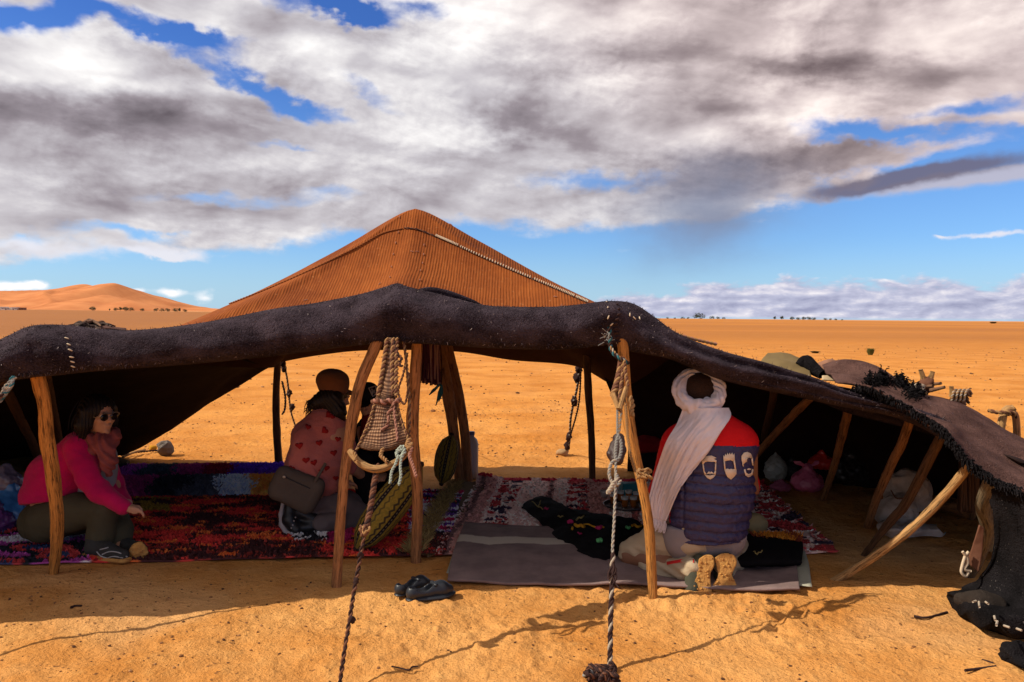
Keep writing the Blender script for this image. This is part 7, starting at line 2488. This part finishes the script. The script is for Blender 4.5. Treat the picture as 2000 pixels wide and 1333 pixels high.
cloth_grid('fold', [[P(1586, 728, 5.15), P(1612, 728, 5.1), P(1640, 742, 5.05)], [P(1590, 716, 5.2), P(1615, 708, 5.2), P(1632, 712, 5.2)], [P(1600, 712, 5.4), P(1622, 703, 5.4), P(1640, 708, 5.4)]], 16, 24, cloth('buff_blanket', (0.26, 0.135, 0.085), (0.19, 0.09, 0.055), 24, 0.9), df, 0.01, 7, 347, 0.01)
cloth_grid('scrap', [[P(1606, 742, 4.85), P(1628, 745, 4.85), P(1642, 748, 4.85)], [P(1606, 733, 4.9), P(1628, 736, 4.9), P(1640, 742, 4.9)]], 8, 14, cloth('cream_scrap', (0.52, 0.40, 0.25), None, 24, 0.9), df, 0.008, 9, 349, 0.006)

# --- bundles of wood and rag behind the right corner
M['twig'] = wood('grey_brown_twig', (0.26, 0.13, 0.07), (0.14, 0.07, 0.04))
wb = thing('wood_bundle', P(1800, 745, 4.98), 'untidy bundle of sticks with two pale pegs behind the felt cloth', 'firewood')
for k in range(14):
    a, b = 1762 + random.random() * 55, 740 + random.random() * 26
    tube('stick', [P(a, b + 10, 4.98 + random.uniform(-.1, .1)), P(a + random.uniform(10, 30), b + random.uniform(-2, 12), 4.98 + random.uniform(-.15, .15))], [0.012, 0.009], M['twig'] if k % 3 else M['wood_pale'], wb, seg=8, n=8, jitter=0.1)
for pts in ([(1806, 752), (1803, 738), (1798, 722)], [(1812, 752), (1818, 738), (1822, 726)]):
    tube('peg', [P(a, b, 4.98) for a, b in pts], [0.014, 0.016, 0.013], M['wood_pale'], wb, seg=9, jitter=0.08)
lump('knot', P(1810, 750, 4.98), (0.045, 0.04, 0.05), M['rope_brown'], wb, 0.4, 3)
lump('rag', P(1788, 760, 4.93), (0.06, 0.05, 0.03), M['rope_white'], wb, 0.6, 6)
cb = thing('tied_coil', P(1872, 775, 4.80), 'coil of fibre tied with white cord standing behind the felt cloth', 'coil')
for k in range(26):
    a, b = 1858 + random.random() * 22, 768 + random.random() * 16
    tube('fibre', [P(a, b + 3, 4.80 + random.uniform(-.08, .08)), P(a + 6, b - 2 + random.uniform(-3, 3), 4.80 + random.uniform(-.08, .08)), P(a + random.uniform(10, 18), b + random.uniform(0, 12), 4.80 + random.uniform(-.08, .08))], [0.014, 0.013, 0.008], M['twig'] if k % 3 else M['wood_dark'], cb, seg=7, n=9, jitter=0.15)
for k in range(4):
    rope('cord', [P(1858 + 8 * k, 784, 4.72), P(1862 + 8 * k, 768, 4.72), P(1868 + 8 * k, 762, 4.78), P(1874 + 8 * k, 770, 4.86)], 0.007, [M['rope_white'], M['rope_tan']], cb, pitch=0.03)
tube('peg', [P(1857, 776, 4.75), P(1859, 766, 4.75), P(1858, 755, 4.75)], 0.013, M['wood_pale'], cb, seg=8)
fp = thing('forked_posts', G(1985, 900), 'two short posts crossing behind the right corner with a rope round them', 'post')
g0 = P(1940, 850, 5.0); 
tube('post', [Vector((3.02, 5.0, 0.0)), P(1956, 828, 5.0), P(1980, 797, 5.0)], [0.028, 0.025, 0.022], M['wood_pale'], fp, seg=10, jitter=0.08)
tube('post', [Vector((3.20, 5.02, 0.0)), P(1986, 840, 5.02), P(1975, 803, 5.02)], [0.024, 0.022, 0.020], M['wood_mid'], fp, seg=10, jitter=0.08)
rope('lashing', [P(1930, 802, 5.0), P(1950, 806, 4.97), P(1972, 805, 4.95), P(1985, 810, 4.97)], 0.012, [M['rope_tan'], M['rope_brown']], fp, pitch=0.05)
rope('lashing', [P(1968, 812, 4.97), P(1978, 806, 4.95), P(1984, 816, 4.97)], 0.010, [M['rope_tan'], M['rope_dark']], fp, pitch=0.05)

# --- reed screen and log in the dark corner
rs = thing('reed_screen', G(1890, 1000), 'upright bundle of brown reeds in the dark right corner', 'reeds')
for k in range(22):
    a = 1872 + k * 1.9
    z = 5.0 + 0.05 * math.sin(k * 2.1)
    f = P(a, 998 + random.uniform(-4, 4), z); f.z = max(f.z, 0.0)
    tube('reed', [f, P(a + random.uniform(-3, 3), 940, z), P(a + random.uniform(-4, 4), 885 + random.uniform(-4, 8), z)], [0.010, 0.009, 0.007], M['wood_dark'], rs, seg=6, n=8, jitter=0.1)
lg = tube('log', [G(1832, 988, 0.05), G(1860, 992, 0.06), G(1902, 1004, 0.05)], [0.035, 0.04, 0.05], M['wood_mid'], None, seg=12, jitter=0.12)
tag(lg, 'short log lying on the sand beyond the leaning prop', 'log')

# --- black felt hanging to the ground at the right edge
BF = [[P(1938, 955, 3.80), P(1965, 955, 3.72), P(2005, 965, 3.62), P(2110, 985, 3.42)],
      [P(1940, 985, 3.82), P(1968, 985, 3.72), P(2010, 990, 3.60), P(2110, 1010, 3.40)],
      [P(1938, 1060, 3.92), P(1972, 1060, 3.80), P(2012, 1065, 3.64), P(2110, 1080, 3.40)],
      [P(1914, 1118, 4.02), P(1955, 1125, 3.88), P(2008, 1135, 3.68), P(2110, 1150, 3.42)],
      [P(1885, 1145, 4.18), P(1935, 1165, 3.88), P(2000, 1185, 3.66), P(2110, 1200, 3.40)],
      [G(1856, 1156, 0.10), G(1912, 1180, 0.13), G(1975, 1205, 0.12), G(2100, 1230, 0.10)],
      [G(1846, 1160, 0.05), G(1892, 1200, 0.07), G(1950, 1222, 0.07), G(2080, 1250, 0.06)],
      [G(1858, 1188, -0.01), G(1888, 1212, -0.01), G(1948, 1236, -0.01), G(2070, 1268, -0.01)]]
bf = thing('hanging_felt', G(1960, 1210), 'heavy black felt hanging from the corner to the sand at the right edge', 'cloth')


def bfmod(S):
    nu, nv = S.shape[:2]
    u = np.linspace(0, 1, nu)[:, None]; v = np.linspace(0, 1, nv)[None, :]
    d = 0.030 * np.sin(v * 17 + 2.5 * u + 1.2 * vnoise(v * 3 + 0 * u, u * 2 + 0 * v, seed=351)) * np.clip(u * 3, 0, 1) * np.clip((0.75 - u) * 4, 0, 1)
    d = d + 0.035 * fbm(S[..., 0] * 4.5, S[..., 2] * 4.5, S[..., 1] * 3, oct=3, seed=353) * (0.4 + 0.8 * (u > 0.6))
    d = d - 0.03 * np.exp(-((u - 0.13) / 0.035) ** 2)
    S[..., 1] -= d
    S[..., 2] += 0.02 * np.sin(v * 23) * np.exp(-((u - 0.86) / 0.09) ** 2)
    return S


cloth_grid('drape', BF, 110, 70, M['felt_black'], bf, 0, 3, 0, 0.016, mod=bfmod)
s = SDF(*bbox_of([G(1885, 1175, 0.08), G(1955, 1190, 0.10)], 0.14), 0.010)
s.chain([G(1880, 1172, 0.10), G(1915, 1178, 0.12), G(1945, 1184, 0.11)], [0.035, 0.055, 0.05], 0.02)
s.ell(G(1962, 1212, 0.10), (0.05, 0.05, 0.035), None, 0.01)
sdf_obj('sewn_pad', s, cloth('brown_rough_pad', (0.060, 0.046, 0.038), (0.03, 0.024, 0.022), 40, 0.95, bd=0.02, specks=0.5), bf, 1, folds(0.008, 14, 14, 14, 355))
for pts in ([(1900, 1176), (1906, 1174)], [(1912, 1176), (1913, 1186)], [(1925, 1176), (1930, 1180)], [(1942, 1204), (1944, 1212)], [(1948, 1214), (1946, 1222)], [(1960, 1222), (1972, 1226)], [(1985, 1228), (1996, 1232)]):
    tube('white_thread', [G(pts[0][0], pts[0][1], 0.19), G(pts[1][0], pts[1][1], 0.19)], 0.005, M['rope_white'], bf, seg=6, n=4)
nb = thing('net_strap', P(1905, 1085, 4.05), 'brown woven strap with a white wire end hanging by the grey bark post', 'strap')
cloth_grid('strap', [[P(1912, 1025, 4.0), P(1920, 1030, 4.0)], [P(1898, 1070, 4.02), P(1918, 1080, 4.0)], [P(1888, 1098, 4.03), P(1912, 1118, 4.0)]], 24, 10, M['rope_brown'], nb, 0.006, 14, 357, 0.012)
for pts in ([(1880, 1078), (1886, 1084), (1892, 1078)], [(1886, 1084), (1880, 1104), (1878, 1118), (1886, 1126), (1892, 1118)], [(1888, 1086), (1890, 1100), (1884, 1112), (1896, 1116)]):
    tube('wire_end', [P(a, b, 4.0) for a, b in pts], 0.008, M['stitch'], nb, seg=7)
sc = lump('felt_scrap', G(1995, 1282, 0.035), (0.07, 0.11, 0.05), M['felt_black'], None, 0.4, 8, 20, 14)
tag(sc, 'black felt scrap on the sand at the bottom right corner', 'scrap')

# --- bundle of brushwood on the tent edge at the left
bw = thing('brushwood_bundle', P(180, 640, 4.6), 'bundle of dark twigs and rags lying on the felt at the left', 'firewood')
M['twig_dark'] = wood('dark_twig', (0.10, 0.058, 0.042), (0.05, 0.03, 0.024))
for k in range(44):
    a = 132 + random.random() * 60
    top = 626 + abs(a - 172) * 0.24
    b = top + random.random() * 14
    z = 4.6 + random.uniform(-0.15, 0.15)
    L = random.uniform(14, 36)
    dy = random.uniform(-7, 9)
    tube('twig', [P(a, b + 3, z), P(a + L * 0.5, b + dy * 0.5 + random.uniform(-4, 2), z + random.uniform(-.1, .1)), P(a + L, b + dy + 4, z + random.uniform(-.1, .1))], [0.011, 0.009, 0.005], M['twig_dark'] if k % 4 else M['twig'], bw, seg=6, n=8, jitter=0.15)
cloth_grid('rag', [[P(176, 648, 4.45), P(210, 648, 4.45), P(246, 648, 4.5)], [P(170, 632, 4.7), P(200, 636, 4.7), P(246, 644, 4.7)], [P(172, 650, 4.9), P(205, 650, 4.9), P(246, 652, 4.9)]], 14, 24, M['felt_brown'], bw, 0.02, 8, 361, 0.006)
lump('heap', P(172, 646, 4.65), (0.13, 0.12, 0.04), M['felt_brown'], bw, 0.5, 4)

# --- stone, sticks and bits on the sand
st = thing('anchor_stone', G(324, 886), 'grey stone holding the tent cord on the bright sand at the back', 'stone')
g = G(324, 888)
V, F = ell_np((0, 0, 0), (0.085, 0.06, 0.085), 9, 6, (0.2, 0.1, 0.4), 0.30, 12)
mesh_np('stone', V + np.array([g.x, g.y, 0.06]), F, plain('grey_stone', (0.16, 0.13, 0.11), 0.9, 0.2, 0.4, 30, 0.01), st, sm=False)
rope('cord', [G(312, 880, 0.01), G(285, 882, 0.015), G(255, 886, 0.02), G(236, 890, 0.02)], 0.009, [M['rope_dark'], M['rope_dark']], st, pitch=0.06)
lump('rag', G(298, 876, 0.03), (0.04, 0.03, 0.03), M['yellow_thread'], st, 0.4, 2)
tube('peg', [G(240, 893, 0.02), G(262, 884, 0.03), G(282, 880, 0.02)], 0.013, M['wood_pale'], st, seg=8)
sb = tube('stick', [G(200, 898, 0.02), G(232, 902, 0.03), G(250, 905, 0.02)], [0.03, 0.035, 0.03], M['wood_grey'], None, seg=10, jitter=0.15)
tag(sb, 'thick pale stick lying on the sand behind the woman in pink', 'stick')
for i, (pts, r, lab) in enumerate((([(765, 1302), (785, 1306), (799, 1309), (805, 1303), (817, 1302)], 0.0035, 'thin dark twig lying across the lit sand at the bottom centre'),
                         ([(1785, 1204), (1805, 1207), (1822, 1204), (1850, 1196)], 0.006, 'dark rope end lying on the sand left of the black felt'),
                         ([(138, 1187), (148, 1184), (160, 1184)], 0.006, 'short grey scrap of cord on the shaded sand at the left'),
                         ([(1885, 1310), (1915, 1306), (1945, 1302)], 0.006, 'dark stick half buried in the sand at the bottom right'),
                         ([(1918, 1290), (1940, 1296)], 0.006, 'short dark chip lying above the half buried stick'))):
    t_ = tube('twig', [G(a, b, r * 0.9) for a, b in pts], r, M['rope_dark'], None, seg=6, jitter=0.2)
    tag(t_, lab, 'twig')

# --- guy rope that leaves the frame at the left; its shadow crosses the sand
lo_ = thing('guy_rope', (-2.9, 2.9, 0), 'guy rope running out of the picture from the tie at the left edge', 'guy rope')
pa, pb = P(6, 770, 3.84), Vector((-2.9, 2.9, 0.0))
rope('rope', [pa + (pb - pa) * t for t in np.linspace(0, 1, 6)], 0.010, [M['rope_dark'], M['rope_brown']], lo_, pitch=0.06, slack=0.3)
# ------------------------------------------------------------------ far things
def dune_mat(nt, b):
    o = coord()
    n = noise(o, 0.010, 5, 0.6); n2 = noise(o, 0.05, 4, 0.6)
    c = mixc(sstep(n, 0.35, 0.68), (0.46, 0.165, 0.058), (0.58, 0.235, 0.088))
    c = mixc(sstep(n2, 0.5, 0.75) * 0.25, c, (0.36, 0.12, 0.045))
    setin(nt, b, 'Base Color', c); setin(nt, b, 'Roughness', 0.95)
    b.inputs['Specular IOR Level'].default_value = 0.1


M['dune'] = material('dune_sand', dune_mat)


def far_z(px, py, y):
    return P(px, py, y)


def dunes():
    Y0 = 1900.0
    prof = np.array([(-520, 596), (-380, 584), (-200, 574), (-90, 568), (0, 567), (40, 568), (75, 566), (110, 560), (130, 557), (150, 555), (166, 557.5), (185, 554.5), (215, 553.5), (232, 559), (262, 575), (285, 585), (310, 592), (335, 600), (370, 602), (420, 606), (520, 611)], float)
    pp = catmull(prof, 260)
    xs = np.array([P(a, b, Y0).x for a, b in pp]); hs = np.array([P(a, b, Y0).z for a, b in pp])
    order = np.argsort(xs); xs, hs = xs[order], hs[order]
    nx, ny = 420, 120
    X = np.linspace(xs[0], xs[-1], nx)[:, None]; Yv = np.linspace(1250, 2900, ny)[None, :]
    X, Yv = np.broadcast_arrays(X, Yv)
    # silhouette crest wanders in depth
    cy = Y0 + 110 * np.sin(X / 170.0) + 60 * np.sin(X / 61.0 + 1)
    H = np.interp(X, xs, hs)
    f = np.where(Yv < cy, np.clip((Yv - (cy - 470)) / 470, 0, 1) ** 1.15, np.clip(1 - (Yv - cy) / 700, 0, 1))
    Z = H * f * (cy / Y0)
    # a lower crest line running down and left from the saddle, with a bright windward face
    a, b = P(118, 566, 1800), P(46, 604, 1480)
    t = np.clip((Yv - b.y) / (a.y - b.y), 0, 1.0)
    lx = b.x + (a.x - b.x) * t + 26 * np.sin(t * 5)
    lh = b.z + (a.z - b.z) * t
    d = X - lx
    ridge = np.where(d < 0, lh + d * 0.30, lh - d * 0.55) * ((Yv > b.y - 60) & (Yv < a.y + 120))
    Z = np.maximum(Z, ridge)
    for (px, py, y, sl) in ((205, 575, 1700, 0.28), (255, 586, 1640, 0.26), (0, 585, 1650, 0.22), (165, 588, 1560, 0.24)):
        q = P(px, py, y)
        r = np.hypot((X - q.x) * 1.0, (Yv - q.y) * 0.55)
        Z = np.maximum(Z, q.z - r * sl - 0.0)
    Z = Z + 1.2 * fbm(X * 0.02, Yv * 0.012, oct=3, seed=401) * np.clip(Z / 25, 0, 1)
    Z = np.maximum(Z, -1.0) - 0.5
    V = np.stack([X, Yv, Z], -1).reshape(-1, 3)
    o = mesh_np('sand_dunes', V, grid_faces(nx, ny), M['dune'])
    tag(o, 'tall orange sand dunes far behind the left end of the tent', kind='structure')


dunes()

M['leaf'] = material('dusty_foliage', lambda nt, b: (setin(nt, b, 'Base Color', mixc(noise(coord(), 1.3, 3, 0.6), (0.030, 0.045, 0.020), (0.070, 0.085, 0.040))), setin(nt, b, 'Roughness', 0.9)))
M['bark'] = plain('far_bark', (0.08, 0.05, 0.035), 0.9)


def crown_np(n, w, h, seed, leaf=0.35, base=0.15):
    g = np.random.default_rng(seed)
    out = []
    lobes = [(g.uniform(-0.32, 0.32) * w, g.uniform(-0.3, 0.3) * w, h * g.uniform(0.22, 0.76), w * g.uniform(0.18, 0.34)) for _ in range(9)]
    V, F = [], []
    for k in range(n):
        lx, ly, lz, lr = lobes[g.integers(len(lobes))]
        d = g.normal(size=3); d /= np.linalg.norm(d)
        p = np.array([lx, ly, lz]) + d * lr * g.uniform(0.55, 1.05) * np.array([1, 1, 0.85])
        p[2] = np.clip(p[2], base * h, h)
        a, b = g.normal(size=3), g.normal(size=3)
        a /= np.linalg.norm(a); b -= a * a.dot(b); b /= np.linalg.norm(b)
        s = leaf * g.uniform(0.5, 1.2)
        i = len(V)
        V += [p + a * s, p + b * s * 0.6, p - a * s, p - b * s * 0.6]
        F.append([i, i + 1, i + 2, i + 3])
    return np.array(V), np.array(F)


def make_tree(seed, w, h):
    t = bpy.data.objects.new('tree', None); COL.objects.link(t)
    V, F = crown_np(460, w, h, seed, 0.38, 0.02)
    mesh_np('crown', V, F, M['leaf'], t, sm=False)
    tube('trunk', [(0, 0, -0.4), (0.05 * w, 0, h * 0.25), (0, 0.03 * w, h * 0.55)], [0.16, 0.12, 0.06], M['bark'], t, seg=7, n=6)
    return t


PROTO = [make_tree(1, 6.5, 5.5), make_tree(2, 4.2, 6.5), make_tree(3, 8.0, 5.0)]
_used = [False] * 3


def plant(kind, px, base_py, y, hpx, lab, group=None):
    """a tree at distance y whose height spans hpx photo pixels"""
    src = PROTO[kind]
    if not _used[kind]:
        t = src; _used[kind] = True
    else:
        t = src.copy(); COL.objects.link(t)
        for ch in src.children:
            c = ch.copy(); COL.objects.link(c); c.parent = t
    q = P(px, base_py, y)
    gz = float(ground_h(np.array([q.x]), np.array([q.y]))[0])
    t.location = (q.x, q.y, gz)
    hh = (5.5, 6.5, 5.0)[kind]
    s = hpx / 1560 * y / hh
    t.scale = (s * random.uniform(0.9, 1.15), s, s)
    t.rotation_euler = (0, 0, random.random() * 6.28)
    tag(t, lab, 'tree', group)


GL = 'trees at the foot of the dunes'
plant(0, 181, 607, 900, 10, 'dark rounded tree standing alone left of the tree row below the dunes', GL)
plant(1, 214, 607, 900, 6, 'small bush-like tree just left of the tree cluster below the dunes', GL)
ORD = ['first', 'second', 'third', 'fourth', 'fifth', 'sixth', 'seventh', 'eighth', 'ninth']
for i, (px, h, k) in enumerate(((226, 8, 0), (235, 10, 1), (245, 10, 0), (255, 8, 2))):
    plant(k, px, 606, 900, h, ORD[i] + ' tree from the left in the dense cluster at the foot of the dunes', GL)
plant(0, 278, 606, 900, 7, 'single small tree between the two tree clusters below the dunes', GL)
for i, (px, h, k) in enumerate(((305, 8, 0), (316, 7, 2), (327, 8, 0), (343, 8, 2), (351, 10, 1), (361, 7, 0))):
    plant(k, px, 607, 900, h, ORD[i] + ' tree from the left in the loose row between the cluster and the roof', GL)
GR = 'trees on the right horizon'
plant(2, 1367, 623, 1300, 13, 'largest dark tree clump on the right horizon', GR)
for i, (px, h, k) in enumerate(((1304, 4, 2), (1318, 4, 0), (1334, 5, 2), (1344, 5, 0), (1390, 7, 2), (1402, 6, 0), (1414, 5, 2))):
    plant(k, px, 623, 1300, h, ORD[i] + ' low tree from the left around the largest clump on the right horizon', GR)
plant(1, 1513, 624, 1300, 9, 'first upright tree of the farther row on the right horizon', GR)
plant(1, 1527, 624, 1300, 10, 'slender pointed tree in the farther row on the right horizon', GR)
for i, (px, h, k) in enumerate(((1547, 8, 0), (1559, 6, 2), (1570, 8, 0), (1580, 8, 0), (1589, 6, 2), (1612, 5, 2), (1622, 5, 0), (1632, 4, 2), (1645, 3, 2))):
    plant(k, px, 624, 1300, h, ORD[i] + ' small tree right of the slender pointed one on the right horizon', GR)

# --- houses at the far left
M['lime'] = plain('limewash', (0.72, 0.66, 0.60), 0.9)
M['mud'] = plain('mud_brick', (0.30, 0.14, 0.08), 0.9)
M['dark_open'] = plain('dark_opening', (0.02, 0.016, 0.014), 0.9)


def house(px, w, h, d, mat, lab, y=900.0):
    q = P(px, 606, y); q.z = float(ground_h(np.array([q.x]), np.array([y]))[0])
    o = thing('far_house', q, lab, 'house', 'houses at the far left')

    def box(name, c, s, m, par):
        bm = bmesh.new(); bmesh.ops.create_cube(bm, size=1.0)
        bmesh.ops.scale(bm, vec=s, verts=bm.verts); bmesh.ops.translate(bm, vec=c, verts=bm.verts)
        me = bpy.data.meshes.new(name); bm.to_mesh(me); bm.free()
        ob = link(name, me, m); ob.location = q; ob.parent = par; ob.matrix_parent_inverse = Matrix.Translation(-q)
        return ob
    box('wall', (0, 0, h / 2 - 0.3), (w, d, h + 0.6), mat, o)
    box('parapet', (0, 0, h + 0.3), (w + 0.3, d + 0.3, 0.5), mat, o)
    box('door', (-w * 0.2, -d / 2 - 0.03, 1.0), (1.0, 0.1, 2.0), M['dark_open'], o)
    for k in (0.15, 0.36):
        box('window', (w * k, -d / 2 - 0.03, h * 0.6), (0.8, 0.1, 0.9), M['dark_open'], o)


house(6, 9, 3.4, 7, M['lime'], 'white flat roofed house at the far left edge below the dunes')
house(17, 6, 2.6, 6, M['lime'], 'low white house right next to the one at the far left edge')
house(31, 6, 3.0, 6, M['lime'], 'small pale house standing between the white houses and the brown one')
house(44, 5.5, 2.6, 6, M['mud'], 'brown mud house at the right end of the far houses')


# --- desert tufts on the plain
def tuft(px, py, w, h, n, seed, lab, col):
    g = G(px, py)
    o = thing('desert_shrub', g, lab, 'shrub')
    r = np.random.default_rng(seed)
    V, F = [], []
    for k in range(n):
        a = r.random() * 6.28; t = r.random() ** 0.5 * w * 0.5
        b = np.array([math.cos(a) * t * 0.5, math.sin(a) * t * 0.5, 0])
        e = np.array([math.cos(a) * t * 1.2, math.sin(a) * t * 1.2, h * r.uniform(0.4, 1.0)])
        s = np.array([-math.sin(a), math.cos(a), 0]) * w * 0.03
        m = (b + e) / 2 + np.array([0, 0, h * 0.15])
        i = len(V)
        V += [b - s, b + s, m + s * 1.6, m - s * 1.6, e]
        F += [[i, i + 1, i + 2, i + 3], [i + 3, i + 2, i + 4, i + 4]]
    V = np.array(V) + np.array([g.x, g.y, float(ground_h(np.array([g.x]), np.array([g.y]))[0])])
    mesh_np('leaves', V, fix_quads(F), plain('shrub_green' + str(seed), col, 0.9), o, sm=False)
    tube('stem', [g + Vector((0, 0, -0.05)), g + Vector((0.02, 0, h * 0.3))], w * 0.03, M['bark'], o, seg=6, n=4)


tuft(1700, 694, 0.34, 0.30, 260, 1, 'bright green desert shrub on the plain right of the tent', (0.12, 0.13, 0.03))
tuft(1592, 690, 0.42, 0.10, 200, 2, 'flat olive shrub on the plain left of the bright green one', (0.12, 0.085, 0.025))
tuft(1940, 632, 4.5, 1.3, 260, 3, 'pale olive scrub near the right horizon', (0.16, 0.115, 0.035))
